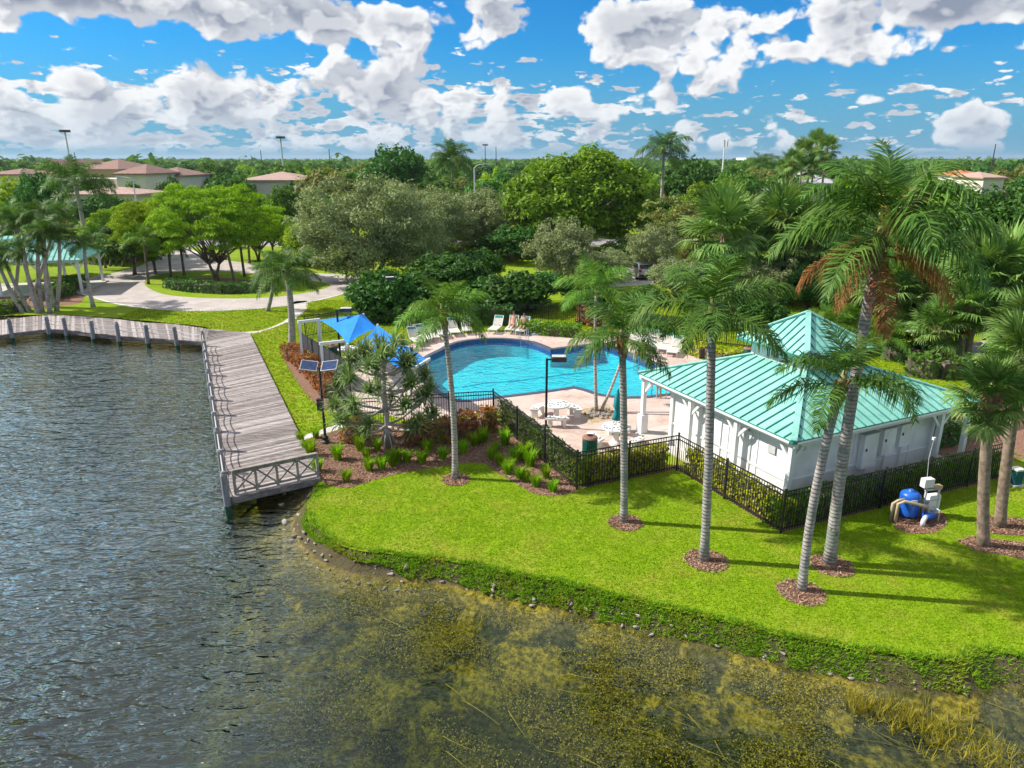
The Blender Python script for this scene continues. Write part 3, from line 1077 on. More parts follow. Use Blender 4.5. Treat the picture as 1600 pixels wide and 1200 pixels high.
for k in range(len(posts) - 1):
    rope_between(posts[k], posts[k + 1], (.78, .5, .24), 'slack ropes of the long dock rail, %s span' % ords[k], 'ropes along the dock')
allw = [posts[-1]] + wposts
wl2 = ['first', 'second', 'third', 'fourth', 'fifth', 'sixth', 'seventh']
for k in range(len(allw) - 1):
    rope_between(allw[k], allw[k + 1], (.75, .48), 'sagging pale ropes of the boardwalk, %s span counting from the dock' % wl2[k], 'ropes along the boardwalk')

# ------------------------------------------------------------ pool house
def wall_with_trim(mb, *a):
    mb.box(*a)


BX, BY = 9.45, 8.55
EZ = 2.7
house = empty('pool_house', (9.15, 21.41, 0), radians(25.4), 'white pool house with seamed teal metal hip roof and small raised cupola', 'building')
OV = .5
# floor slab
MB().box((BX / 2, BY / 2, .02), (BX + .2, BY + .2, .1)).build('floor_slab', MATS['concrete'], house)
# walls: the enclosed block; porches stay open at the far left end and the right end
wx0, wx1, wy0, wy1 = OV, BX - 1.75, OV, BY - 1.75
wh = EZ + .12
walls = MB()
tkn = .15
walls.box(((wx0 + wx1) / 2, wy0 + tkn / 2, wh / 2 + .07), (wx1 - wx0, tkn, wh))
walls.box(((wx0 + wx1) / 2, wy1 - tkn / 2, wh / 2 + .07), (wx1 - wx0, tkn, wh))
walls.box((wx0 + tkn / 2, (wy0 + wy1) / 2, wh / 2 + .07), (tkn, wy1 - wy0 - 2 * tkn - .004, wh))
walls.box((wx1 - tkn / 2, (wy0 + wy1) / 2, wh / 2 + .07), (tkn, wy1 - wy0 - 2 * tkn - .004, wh))
walls.build('wall', MATS['white_paint'], house)
# panel joints: battens and a rail on the two walls in view
for x in (2.0, 3.6, 5.2, 6.6):
    MB().box((x, wy0 - .012, wh / 2 + .07), (.09, .03, wh - .02)).build('batten', MATS['white_trim'], house)
for y in (2.0, 3.5, 5.0):
    MB().box((wx0 - .012, y, wh / 2 + .07), (.03, .09, wh - .02)).build('batten', MATS['white_trim'], house)
MB().box(((wx0 + wx1) / 2, wy0 - .02, 1.02), (wx1 - wx0 + .02, .05, .07)).build('wall_rail', MATS['white_trim'], house)
MB().box((wx0 - .02, (wy0 + wy1) / 2, 1.02), (.05, wy1 - wy0 + .02, .07)).build('wall_rail', MATS['white_trim'], house)
MB().box((wx0 - .01, wy0 - .01, wh / 2 + .07), (.16, .16, wh + .003)).build('corner_board', MATS['white_trim'], house)
MB().box((wx1 + .01, wy0 - .01, wh / 2 + .07), (.16, .16, wh + .003)).build('corner_board', MATS['white_trim'], house)
MB().box((wx0 - .01, wy1 + .01, wh / 2 + .07), (.16, .16, wh + .003)).build('corner_board', MATS['white_trim'], house)
# doors on the left face, meter boxes and pipes on the right face
for y in (2.75, 4.3):
    dr = MB().box((wx0 - .02, y, 1.12), (.05, .92, 2.08)).build('door', MATS['white_trim'], house)
    MB().box((wx0 - .06, y + .36, 1.1), (.05, .05, .05)).build('handle', MATS['steel'], dr)
MB().box((wx0 - .045, 1.3, 1.9), (.03, .34, .28)).build('notice_board', MATS['grey_metal'], house)
MB().box((wx0 - .045, 5.85, 1.95), (.03, .2, .24)).build('notice_board', MATS['grey_metal'], house)
for y in (3.53, 5.6):
    MB().lathe([(.10, 0), (.10, .06)], (0, 0, 0), 10).build('wall_lamp', MATS['grey_metal'], house).matrix_local = Matrix.Translation((wx0 - .02, y - 1.0, 2.25)) @ Matrix.Rotation(-pi / 2, 4, 'Y')
for (x, z, w, h) in ((4.15, 1.55, .72, 1.3), (5.1, 1.75, .66, 1.0), (5.95, 1.85, .56, .85)):
    bxm = MB().box((x, wy0 - .13, z), (w, .22, h)).build('meter_box', MATS['white_paint'], house)
    MB().box((x, wy0 - .13, z + h / 2 + .02), (w + .06, .28, .035)).build('lid', MATS['grey_metal'], bxm)
    MB().box((x - w * .3, wy0 - .25, z + .08), (.06, .025, .1)).build('latch', MATS['black_metal'], bxm)
    MB().tube([(x + .1, wy0 - .06, z - h / 2), (x + .1, wy0 - .06, .1)], .03, 6).build('conduit', MATS['white_paint'], bxm)
MB().box((4.1, wy0 - .03, 2.42), (.62, .06, .16)).build('louvre_vent', MATS['grey_metal'], house)
MB().lathe([(.09, 0), (.09, .06)], (0, 0, 0), 10).build('wall_lamp', MATS['grey_metal'], house).matrix_local = Matrix.Translation((1.05, wy0 - .02, 2.15)) @ Matrix.Rotation(pi / 2, 4, 'X')


def column(x, y, brx=True, bry=True, base=False):
    c = MB().box((x, y, (EZ - .14) / 2 + .02), (.17, .17, EZ - .14)).build('column', MATS['white_trim'], house)
    if base:
        MB().box((x, y, .45), (.34, .34, .9)).build('column_base', MATS['white_trim'], c)
    for dxx, dyy in (((1, 0), (-1, 0)) if brx else ()) + (((0, 1), (0, -1)) if bry else ()):
        px_, py_ = x + dxx * .55, y + dyy * .55
        if -.1 < px_ < BX + .1 and -.1 < py_ < BY + .1:
            MB().bar((x + dxx * .06, y + dyy * .06, EZ - .75), (px_, py_, EZ - .2), .07, .1).build('bracket', MATS['white_trim'], c)


IN = .16
column(IN, BY - IN, True, True, True)
column(IN, BY * .62, False, True)
column(IN, BY * .32, False, True)
column(IN, IN, True, True)
column(BX - IN, IN, True, True)
column(BX - IN, BY - IN, True, True)
column(BX * .5, BY - IN, True, False)
column(wx1 - .02, IN, True, False)
# eave beam and fascia
fa = MB()
for a, b in (((0, 0), (BX, 0)), ((BX, 0), (BX, BY)), ((BX, BY), (0, BY)), ((0, BY), (0, 0))):
    fa = MB()
    dxx, dyy = b[0] - a[0], b[1] - a[1]
    L = hypot(dxx, dyy)
    ux, uy = dxx / L, dyy / L
    nx_, ny_ = -uy, ux
    fa.bar((a[0] + nx_ * .1 + ux * .17, a[1] + ny_ * .1 + uy * .17, EZ - .1), (b[0] + nx_ * .1 + ux * .03, b[1] + ny_ * .1 + uy * .03, EZ - .1), .14, .2)
    fa.build('eave_beam', MATS['white_trim'], house)
# gutters and a downpipe on the two sides in view
MB().tube([(.1, -.06, EZ - .03), (BX - .1, -.06, EZ - .03)], .055, 8).build('gutter', MATS['white_trim'], house)
MB().tube([(-.06, .1, EZ - .03), (-.06, BY - .1, EZ - .03)], .055, 8).build('gutter', MATS['white_trim'], house)
MB().tube([(.3, -.06, EZ - .06), (.42, .1, EZ - .35), (.62, wy0 - .05, EZ - .6), (.62, wy0 - .05, .1)], .04, 7).build('downpipe', MATS['grey_metal'], house)
# soffit boards under the eaves
MB().box((BX / 2, BY / 2, EZ - .005), (BX - .06, BY - .06, .03)).build('ceiling_board', MATS['white_paint'], house)


def hip_roof(cx, cy, hx, hy, z0, tx, ty, z1, name, spacing, seam_w, rings=None):
    """four sloping faces from the eave rectangle (half sizes hx, hy at z0) up to (tx, ty) at z1; seams run up each slope"""
    th = .07
    roof = MB()
    E = [Vector((cx + sx * hx, cy + sy * hy, z0)) for sx, sy in ((-1, -1), (1, -1), (1, 1), (-1, 1))]
    Tt = [Vector((cx + sx * tx, cy + sy * ty, z1)) for sx, sy in ((-1, -1), (1, -1), (1, 1), (-1, 1))]
    dn = Vector((0, 0, -th))
    for i in range(4):
        j = (i + 1) % 4
        roof.poly([E[i], E[j], Tt[j], Tt[i]] if tx > .02 else [E[i], E[j], Tt[i]])
        roof.poly([E[i] + dn, E[j] + dn, E[j], E[i]])
    roof.poly([e + dn for e in reversed(E)])
    ro = roof.build('roof' if name == 'roof' else name, MATS['teal_roof'], house)
    for i in range(4):
        j = (i + 1) % 4
        e = E[j] - E[i]
        L = e.length
        u = e.normalized()
        topa, topb = (Tt[i] - E[i]).dot(u), (Tt[j] - E[i]).dot(u)
        mid = ((Tt[i] + Tt[j]) / 2 - (E[i] + E[j]) / 2)
        slope_up = mid
        ns = int(L / spacing)
        for k in range(1, ns):
            s_ = L * k / ns
            f = 1.0
            if s_ < topa:
                f = s_ / topa
            elif s_ > topb:
                f = (L - s_) / (L - topb)
            if f < .06:
                continue
            a = E[i] + u * s_
            b = a + slope_up * (f - .01)
            nrm = u.cross(slope_up).normalized()
            MB().bar(a + nrm * .018, b + nrm * .018, seam_w, .045).build('seam', MATS['teal_seam'], ro)
    for i in range(4):
        MB().bar(E[i] + Vector((0, 0, .03)), Tt[i] + Vector((0, 0, .03)), .2, .05).build('hip_cap', MATS['teal_roof'], ro)
    for i in range(4):
        j = (i + 1) % 4
        MB().bar(E[i] + Vector((0, 0, -.05)), E[j] + Vector((0, 0, -.05)), .05, .1).build('drip_edge', MATS['teal_seam'], ro)
    return ro


CX, CY = BX / 2, BY / 2
CUP = 1.32          # half size of the cupola walls
zc0 = 3.92
hip_roof(CX, CY, BX / 2 + .05, BY / 2 + .05, EZ + .06, CUP + .02, CUP + .02, zc0, 'roof', .41, .035)
cup = MB().box((CX, CY, zc0 + .22), (2 * CUP, 2 * CUP, .9)).build('cupola', MATS['white_paint'], house)
for sx, sy in ((-1, -1), (1, -1), (1, 1), (-1, 1)):
    MB().box((CX + sx * CUP, CY + sy * CUP, zc0 + .2), (.14, .14, .92)).build('corner_board', MATS['white_trim'], cup)
for sx in (-1, 1):
    MB().box((CX + sx * (CUP + .01), CY, zc0 + .33), (.03, 1.3, .34)).build('louvre', MATS['white_trim'], cup)
    MB().box((CX, CY + sx * (CUP + .01), zc0 + .33), (1.3, .03, .34)).build('louvre', MATS['white_trim'], cup)
hip_roof(CX, CY, CUP + .5, CUP + .5, zc0 + .68, .01, .01, zc0 + 1.88, 'cupola_roof', .33, .03)
MB().box((CX, CY, zc0 + .62), (2 * CUP + .7, 2 * CUP + .7, .1)).build('cupola_soffit', MATS['white_trim'], house)


# ------------------------------------------------------------ fences
picket_m = MB().box((0, 0, .70), (.019, .019, 1.40)).mesh('picket', MATS['black_metal'])
fpost_m = MB().box((0, 0, .77), (.055, .055, 1.54)).box((0, 0, 1.55), (.07, .07, .03)).mesh('post', MATS['black_metal'])


def fence(name, a, b, label, h=1.5, single=True, sp=.112, posts_every=2.4, mat='black_metal', group='black picket fence runs', end_post=True):
    a, b = Vector((*a, 0)), Vector((*b, 0))
    dv = b - a
    L = dv.length
    rz = atan2(dv.y, dv.x)
    r = empty(name, a, rz, label, 'fence', group)
    k = h / 1.5
    for z in (.16, 1.30, 1.46):
        MB().box((L / 2, 0, z * k), (L, .036, .036)).build('rail', MATS[mat], r)
    npn = max(1, round(L / posts_every))
    for i in range(npn + (1 if end_post else 0)):
        inst('post', fpost_m, r, (L * i / npn, 0, 0), (0, 0, 0), (1, 1, k))
    m = int(L / sp)
    if single:
        for i in range(1, m):
            inst('picket', picket_m, r, (L * i / m, 0, .04), (0, 0, 0), (1, 1, k))
    else:
        mb = MB()
        for i in range(1, m):
            mb.box((L * i / m, 0, .74 * k), (.022, .022, 1.40 * k))
        o = mb.build('pickets', MATS[mat], r)
        o['kind'] = 'stuff'
    return r


FC0, FC1, FC2, FC3 = ground_point(771, 658), ground_point(901, 765), ground_point(1057, 735), ground_point(1220, 833)
FC4 = ground_point(1572, 745)
fence('picket_fence', FC0, FC1, 'black metal picket fence beside the grass clumps, from pandanus to the bin corner', end_post=False)
fence('picket_fence', FC1, FC2, 'short black picket fence run in front of the green bin and tables', end_post=False)
fence('picket_fence', FC2, FC3, 'black picket fence run along the sunlit side of the pool house', end_post=False)
fence('picket_fence', FC3, FC4, 'black picket fence run behind the blue pump and tall palms')
FCL = ground_point(560, 672)
fence('picket_fence', FCL, FC0, 'black picket fence behind the pandanus and copper hedge', single=True, end_post=False)
FB = [ground_point(u, v) for u, v in ((478, 535), (528, 519), (640, 520), (760, 507), (905, 509), (1000, 520), (1085, 545), (1180, 550))]
fence('picket_fence', ground_point(478, 528), ground_point(530, 519), 'black picket fence behind the blue shade sail', single=False)
fence('picket_fence', FB[2], FB[3], 'black picket fence in shade behind the left row of loungers', single=False, sp=.14)
fence('picket_fence', FB[3], FB[4], 'black picket fence in shade behind the sunbathers', single=False, sp=.14)
fence('picket_fence', ground_point(905, 506), ground_point(1090, 535), 'black picket fence behind the right row of loungers', single=False, sp=.14)
fence('picket_fence', ground_point(1090, 535), ground_point(1180, 545), 'black picket fence left of the cupola beyond the yellow hedge', single=False, sp=.14)
fence('picket_fence', ground_point(1452, 688), ground_point(1590, 652), 'black picket fence over red mulch beside the right porch', single=False, sp=.12)
# solid screened fence beside the copper hedge
A_, B_ = ground_point(476, 561), ground_point(548, 612)
rs = empty('screen_fence', (*A_, 0), atan2(B_[1] - A_[1], B_[0] - A_[0]), 'dark screened fence beside the copper hedge under the blue sail', 'fence')
Ls = hypot(B_[0] - A_[0], B_[1] - A_[1])
for k in range(8):
    MB().box((Ls * (k + .5) / 8, 0, .78), (Ls / 8 - .03, .03, 1.5)).build('panel', MATS['screen_cloth'], rs)
for k in range(9):
    MB().box((Ls * k / 8, 0, .82), (.06, .06, 1.64)).build('post', MATS['black_metal'], rs)
MB().box((Ls / 2, 0, 1.56), (Ls, .05, .05)).build('rail', MATS['black_metal'], rs)

# ------------------------------------------------------------ loungers
def make_lounger_meshes():
    M_ = {}
    fr = MB()
    for s in (-1, 1):
        fr.bar((-.95, s * .31, .33), (.35, s * .31, .33), .04, .05)
    for x in (-.95, .35):
        fr.bar((x, -.31, .33), (x, .31, .33), .04, .04)
    M_['frame'] = fr.mesh('frame', MATS['lounger_white'])
    M_['leg'] = MB().tube([(-.07, 0, 0), (0, 0, .33)], .018, 6).tube([(.07, 0, 0), (0, 0, .33)], .018, 6).tube([(-.07, 0, .01), (.07, 0, .01)], .018, 6).mesh('leg', MATS['lounger_white'])
    st_ = MB()
    for i in range(16):
        x = -.90 + i * .079
        st_.box((x, 0, .355), (.066, .60, .008))
    M_['seat'] = st_.mesh('seat', MATS['lounger_sling'])
    bk = MB()
    e = radians(52)
    for i in range(9):
        q = .06 + i * .079
        bk.mat(1 if i >= 7 else 0)
        bk.box((.36 + cos(e) * q, 0, .36 + sin(e) * q), (.066, .60, .008), M=Matrix.Rotation(-e, 3, 'Y'))
    bk.mat(2)
    for s in (-1, 1):
        bk.bar((.35, s * .31, .34), (.35 + cos(e) * .80, s * .31, .34 + sin(e) * .80), .04, .04)
    bk.bar((.35 + cos(e) * .80, -.31, .34 + sin(e) * .80), (.35 + cos(e) * .80, .31, .34 + sin(e) * .80), .04, .04)
    M_['backrest'] = bk.mesh('backrest', [MATS['lounger_sling'], MATS['lounger_green'], MATS['lounger_white']])
    return M_


LM = make_lounger_meshes()


def lounger(u, v, rz, label, group):
    """x axis points to the head end"""
    x, y = ground_point(u, v)
    r = empty('sun_lounger', (x, y, Z1), rz, label, 'sun lounger', group)
    inst('frame', LM['frame'], r)
    inst('seat', LM['seat'], r)
    inst('backrest', LM['backrest'], r)
    for sx in (-.8, .25):
        for sy in (-.31, .31):
            inst('leg', LM['leg'], r, (sx, sy, 0))
    return r


def facing(u, v, u2, v2):
    a, b = ground_point(u, v), ground_point(u2, v2)
    return atan2(b[1] - a[1], b[0] - a[0])


left_l = [(650, 537, 630, 524), (660, 533, 640, 521), (674, 530, 658, 517), (690, 525, 680, 510), (709, 522, 700, 508), (729, 519, 723, 504)]
wl3 = ['nearest the blue sail', 'second from the blue sail', 'third from the blue sail', 'fourth from the blue sail', 'right behind the curved palm trunk', 'rightmost']
for k, (u, v, u2, v2) in enumerate(left_l):
    lounger(u, v, facing(u, v, u2, v2), 'white green-topped lounger in the left row, %s' % wl3[k], 'loungers left of the pool')
for k, (u, v, u2, v2) in enumerate([(775, 518, 792, 505), (800, 518, 812, 505), (817, 520, 830, 508)]):
    lounger(u, v, facing(u, v, u2, v2), ['white lounger alone left of the two sunbathers', 'white lounger under the sunbather in black', 'white lounger under the sunbather beside the ladder rails'][k], 'loungers at the far side of the pool')
right_l = [(985, 532, 996, 520), (998, 536, 1011, 523), (1012, 540, 1026, 526), (1027, 544, 1043, 530), (1040, 548, 1056, 534), (1054, 553, 1068, 538)]
wl4 = ['farthest', 'second farthest', 'third farthest', 'third nearest', 'second nearest', 'nearest the yellow hedge']
for k, (u, v, u2, v2) in enumerate(right_l):
    lounger(u, v, facing(u, v, u2, v2), 'white lounger in the right row facing the pool, %s' % wl4[k], 'loungers right of the pool')


# ------------------------------------------------------------ stone picnic tables
def stone_table(u, v, rz, label):
    x, y = ground_point(u, v)
    r = empty('stone_table', (x, y, Z1), rz, label, 'table', 'speckled stone tables')

    def slab(cx, cy, rad, z, th, dots, arc=None):
        t_ = MB()
        if arc is None:
            t_.lathe([(rad - .03, z - th), (rad, z - th + .02), (rad, z - .02), (rad - .02, z)], (cx, cy, 0), 24)
            rd = random.Random(int(z * 100 + cx * 10))
            for i in range(dots):
                a, q = rd.uniform(0, 6.28), rad * .9 * math.sqrt(rd.random())
                s_ = rd.uniform(.025, .055)
                t_.mat(1).lathe([(s_, z - .002), (s_ * .9, z + .004)], (cx + q * cos(a), cy + q * sin(a), 0), 6)
        else:
            a0, a1 = arc
            aa = np.linspace(a0, a1, 11)
            P_ = [(cos(a) * (rad + .19), sin(a) * (rad + .19)) for a in aa] + [(cos(a) * (rad - .19), sin(a) * (rad - .19)) for a in aa[::-1]]
            t_.prism(P_, z - th, z)
            rd = random.Random(int(a0 * 100))
            for i in range(dots):
                a, q = rd.uniform(a0 + .08, a1 - .08), rad + rd.uniform(-.14, .14)
                s_ = rd.uniform(.022, .045)
                t_.mat(1).lathe([(s_, z - .002), (s_ * .9, z + .004)], (q * cos(a), q * sin(a), 0), 6)
        return t_
    slab(0, 0, .62, .76, .09, 46).build('table_top', [MATS['table_stone'], MATS['table_dot']], r)
    MB().lathe([(.26, 0), (.24, .06), (.13, .14), (.12, .5), (.2, .66)], n=12).build('pedestal', MATS['table_stone'], r)
    for k in range(3):
        a = k * 2 * pi / 3 + .3
        bn = slab(0, 0, 1.02, .45, .09, 22, (a - .48, a + .48)).build('bench', [MATS['table_stone'], MATS['table_dot']], r)
        for s in (-.3, .3):
            MB().box((1.02 * cos(a + s), 1.02 * sin(a + s), .18), (.28, .14, .36), a + s).build('bench_leg', MATS['table_stone'], bn)
    return r


stone_table(869, 655, .2, 'speckled white stone table with curved benches beside the lamp post')
stone_table(962, 692, 1.1, 'speckled white stone table with curved benches holding the closed umbrella')
# closed umbrella
x, y = ground_point(962, 692)
ur = empty('closed_umbrella', (x, y, Z1), 0, 'closed teal umbrella standing in the stone table', 'umbrella')
MB().tube([(0, 0, .0), (0, 0, 2.35)], .022, 8).build('pole', MATS['lounger_white'], ur)
cl = MB()
prof = [(.06, 1.02), (.17, 1.05), (.14, 1.3), (.09, 1.5), (.15, 1.62), (.13, 1.9), (.09, 2.15), (.04, 2.28)]
b0 = len(cl.v)
NN = 20
for r_, z in prof:
    for k in range(NN):
        a = 2 * pi * k / NN
        q = r_ * (1 + (.22 if k % 2 else -.12))
        cl.v.append((q * cos(a), q * sin(a), z))
for i in range(len(prof) - 1):
    for k in range(NN):
        k2 = (k + 1) % NN
        cl.f.append((i * NN + k, i * NN + k2, (i + 1) * NN + k2, (i + 1) * NN + k))
        cl.m.append(0)
cl.build('canopy', MATS['umbrella_cloth'], ur, True)
MB().tube([(0, 0, 1.54), (0, 0, 1.58)], .11, 10).build('tie_strap', MATS['bin_green'], ur)
MB().lathe([(.03, 2.28), (.05, 2.34), (.01, 2.42)], n=8).build('finial', MATS['umbrella_cloth'], ur)


def bin_at(u, v, label, lid=True):
    x, y = ground_point(u, v)
    r = empty('waste_bin', (x, y, Z1), 0, label, 'bin', 'green waste bins')
    bd = MB().lathe([(.27, 0), (.29, .04), (.29, .76), (.27, .80)], n=20)
    bd.build('bin_body', MATS['bin_green'], r)
    for k in range(20):
        a = 2 * pi * k / 20
        MB().box((.296 * cos(a), .296 * sin(a), .4), (.015, .05, .72), a).build('slat', MATS['bin_green'], r)
    ld = MB().lathe([(.31, .80), (.32, .84), (.27, .90), (.13, .93)], n=20).build('lid', MATS['bin_lid'], r)
    MB().lathe([(.12, .931), (.12, .936)], n=14).build('opening', MATS['dark_hole'], ld)


bin_at(921, 714, 'round green slatted bin with brown lid behind the fence corner')
bin_at(522, 562, 'dark green bin under the blue shade sail')
bin_at(1168, 566, 'small green bin left of the cupola by the yellow hedge')


# ------------------------------------------------------------ lamps
def area_lamp(u, v, h, label, rz=0.0, two=False):
    x, y = ground_point(u, v)
    r = empty('lamp_post', (x, y, 0), rz, label, 'lamp post', 'box headed lamp posts')
    MB().box((0, 0, h / 2), (.10, .10, h)).build('pole', MATS['black_metal'], r)
    MB().box((0, 0, .03), (.3, .3, .06)).build('base_plate', MATS['black_metal'], r)
    MB().bar((0, 0, h - .06), (.2, 0, h - .04), .06).build('arm', MATS['black_metal'], r)
    hd = MB().box((.52, 0, h - .03), (.66, .42, .18)).box((.52, 0, h + .08), (.56, .34, .05)).build('lamp_head', MATS['bronze_metal'], r)
    MB().box((.52, 0, h - .125), (.46, .3, .02)).build('lens', MATS['lens_white'], hd)
    MB().box((.52, 0, h + .108), (.6, .38, .012)).build('cap', MATS['grey_metal'], hd)


area_lamp(853, 667, 3.2, 'black lamp post with box head beside the stone table')
area_lamp(533, 573, 3.35, 'black lamp post with box head in front of the blue sail', .05)
area_lamp(602, 503, 3.2, 'lamp post with pale box head behind the blue sail among dark shrubs', .4)
# solar lamp by the dock
x, y = ground_point(509, 692)
sl = empty('solar_lamp', (x, y, 0), 0, 'black solar lamp post with two tilted panels beside the dock', 'lamp post')
MB().lathe([(.17, 0), (.17, .08), (.11, .14), (.12, .28), (.06, .36), (.055, 1.2)], n=12).build('base', MATS['black_metal'], sl)
MB().tube([(0, 0, .3), (0, 0, 3.35)], .05, 10).build('pole', MATS['black_metal'], sl)
for s in (-1, 1):
    pmx = Matrix.Translation((s * .42, 0, 3.42)) @ Matrix.Rotation(radians(32), 4, 'X') @ Matrix.Rotation(radians(-10 * s), 4, 'Y')
    p_ = MB().box((0, 0, 0), (.68, .52, .035)).build('solar_panel', MATS['grey_metal'], sl)
    p_.matrix_local = pmx
    MB().box((0, 0, .02), (.62, .46, .012)).build('cells', MATS['solar_cell'], p_)
MB().bar((-.6, 0, 3.32), (.6, 0, 3.32), .05).build('cross_arm', MATS['black_metal'], sl)
MB().box((-.07, -.06, 1.75), (.26, .18, .5)).build('battery_box', MATS['black_metal'], sl)

# ------------------------------------------------------------ shade sails
def sail_mesh(cor, peak=None, sag=.25, n=10, tk=.012):
    """four corners -> curved cloth; peak lifts the middle to a ridge point"""
    mb = MB()
    A, B, C, D_ = [Vector(c) for c in cor]
    G = []
    for i in range(n + 1):
        row = []
        for j in range(n + 1):
            u, v = i / n, j / n
            # hollow edges
            hu, hv = sag * .35 * 4 * u * (1 - u), sag * .35 * 4 * v * (1 - v)
            v2 = v + (0.5 - v) * hu * .35
            u2 = u + (0.5 - u) * hv * .35
            p = (A * (1 - u2) + B * u2) * (1 - v2) + (D_ * (1 - u2) + C * u2) * v2
            if peak is not None:
                q = 1 - max(abs(u - .5), abs(v - .5)) * 2
                p = p + Vector((0, 0, peak * q))
            else:
                p = p - Vector((0, 0, sag * 16 * u * (1 - u) * v * (1 - v) * .35))
            row.append(len(mb.v))
            mb.v.append(tuple(p))
        G.append(row)
    for i in range(n):
        for j in range(n):
            mb.f.append((G[i][j], G[i + 1][j], G[i + 1][j + 1], G[i][j + 1]))
            mb.m.append(0)
    return mb


def wp(u, v, z):
    return Vector((*ground_point(u, v, z), z))


# pyramid canopy on white posts
c1 = [wp(500, 501, 2.5), wp(549, 545, 2.5), wp(584, 519, 2.5), wp(560, 491, 2.5)]
c1 = [wp(499, 500, 2.45), wp(543, 538, 2.3), wp(590, 513, 2.6), wp(568, 491, 2.5)]
cen = sum(c1, Vector()) / 4
cr = empty('shade_canopy', (cen.x, cen.y, 0), 0, 'bright blue pointed shade canopy on white posts near the dock', 'shade sail')
off_ = Vector((cen.x, cen.y, 0))
apex = (c1[1] + c1[3]) / 2 - off_ + Vector((.25, 0, .75))
for k in range(4):
    A2, B2 = c1[k] - off_, c1[(k + 1) % 4] - off_
    pn = MB()
    NP = 8
    rows = []
    for i in range(NP + 1):
        row = []
        for j in range(NP + 1 - i):
            fa_, fb_ = i / NP, j / NP
            q_ = A2 * (1 - fa_ - fb_) + B2 * fb_ + apex * fa_
            hol = 4 * fb_ * max(0, 1 - fa_ - fb_)
            q_ = q_.lerp(apex, .10 * hol * (1 - fa_)) - Vector((0, 0, .10 * hol * fa_ * 2))
            row.append(len(pn.v))
            pn.v.append(tuple(q_))
        rows.append(row)
    for i in range(NP):
        for j in range(NP - i):
            pn.f.append((rows[i][j], rows[i][j + 1], rows[i + 1][j]))
            pn.m.append(0)
            if j < NP - i - 1:
                pn.f.append((rows[i][j + 1], rows[i + 1][j + 1], rows[i + 1][j]))
                pn.m.append(0)
    pn.build('canopy_panel', MATS['sail_blue'], cr)
for k, p in enumerate(c1):
    MB().tube([(p.x - cen.x, p.y - cen.y, 0), (p.x - cen.x, p.y - cen.y, p.z + .05)], .05, 8).build('post', MATS['white_trim'], cr)
# the long sail sloping to the pool
c2 = [wp(556, 540, 2.4), wp(590, 508, 2.8), wp(668, 562, 2.3), wp(640, 584, 2.0)]
cen2 = sum(c2, Vector()) / 4
cr2 = empty('shade_sail', (cen2.x, cen2.y, 0), 0, 'bright blue shade sail sloping towards the pool, behind the pandanus', 'shade sail')
o2_ = Vector((cen2.x, cen2.y, 0))
sail_mesh([p - o2_ for p in c2], None, .4).build('sail_cloth', MATS['sail_blue'], cr2)
for p in c2[1:]:
    MB().tube([(p.x - cen2.x, p.y - cen2.y, 0), (p.x - cen2.x, p.y - cen2.y, p.z + .06)], .055, 8).build('post', MATS['white_trim'], cr2)
MB().bar(c2[2] - o2_ + Vector((.1, .1, .02)), c2[3] - o2_ + Vector((-.2, -.1, .02)), .1, .12).build('beam', MATS['white_trim'], cr2)
# white entry frame
e0, e1, e2, e3 = wp(468, 505, 2.5), wp(497, 501, 2.5), wp(541, 534, 2.2), wp(502, 539, 2.2)
er = empty('entry_frame', (e0.x, e0.y, 0), 0, 'white post and beam frame at the screened fence', 'pergola')
oo = Vector((e0.x, e0.y, 0))
for p in (e0, e1, e2, e3):
    MB().box((p.x - oo.x, p.y - oo.y, p.z / 2), (.13, .13, p.z)).build('post', MATS['white_trim'], er)
for a, b in ((e0, e1), (e3, e2)):
    MB().bar(a - oo + Vector((-.1, 0, .07)), b - oo + Vector((.1, 0, .07)), .12, .14).build('beam', MATS['white_trim'], er)
# stone seats under the sail
stone_table(545, 563, .5, 'stone table in the shade under the blue sail')

# ------------------------------------------------------------ pool rails
def ladder(u, v, rz, label):
    x, y = ground_point(u, v)
    r = empty('pool_ladder', (x, y, 0), rz, label, 'ladder', 'pool ladders')
    for s in (-.25, .25):
        MB().tube([(-.55, s, 0), (-.5, s, .55), (-.35, s, .85), (-.05, s, .85), (.12, s, .6), (.16, s, -.9)], .022, 7).build('rail', MATS['steel'], r)
    for z in (-.3, -.55, -.8):
        MB().box((.16, 0, z), (.08, .5, .03)).build('tread', MATS['steel'], r)


ladder(819, 533, radians(-80), 'steel ladder rails at the far edge of the pool beside the sunbathers')
ladder(998, 558, radians(200), 'steel ladder rails at the right edge of the pool')
ladder(1027, 617, radians(100), 'steel ladder rails at the near edge of the pool beside the porch')

# planter stones
pr_ = random.Random(2)
rock_meshes = []
for k in range(4):
    bm = bmesh.new()
    bmesh.ops.create_icosphere(bm, subdivisions=2, radius=1.0)
    cuts = [Vector((pr_.uniform(-1, 1), pr_.uniform(-1, 1), pr_.uniform(-.3, 1))).normalized() for _ in range(9)]
    for v in bm.verts:
        for cn in cuts:
            dd = v.co.dot(cn) - .62
            if dd > 0:
                v.co -= cn * dd
    for v in bm.verts:
        s_ = 1 + .28 * sin(v.co.x * 3 + k * 2) * cos(v.co.y * 3.1 + k) + pr_.uniform(-.1, .1)
        v.co = Vector((v.co.x * 1.15, v.co.y * .9, v.co.z * .6)) * s_
    me = bpy.data.meshes.new('stone')
    bm.to_mesh(me)
    bm.free()
    me.materials.append(MATS['rock'])
    rock_meshes.append(me)

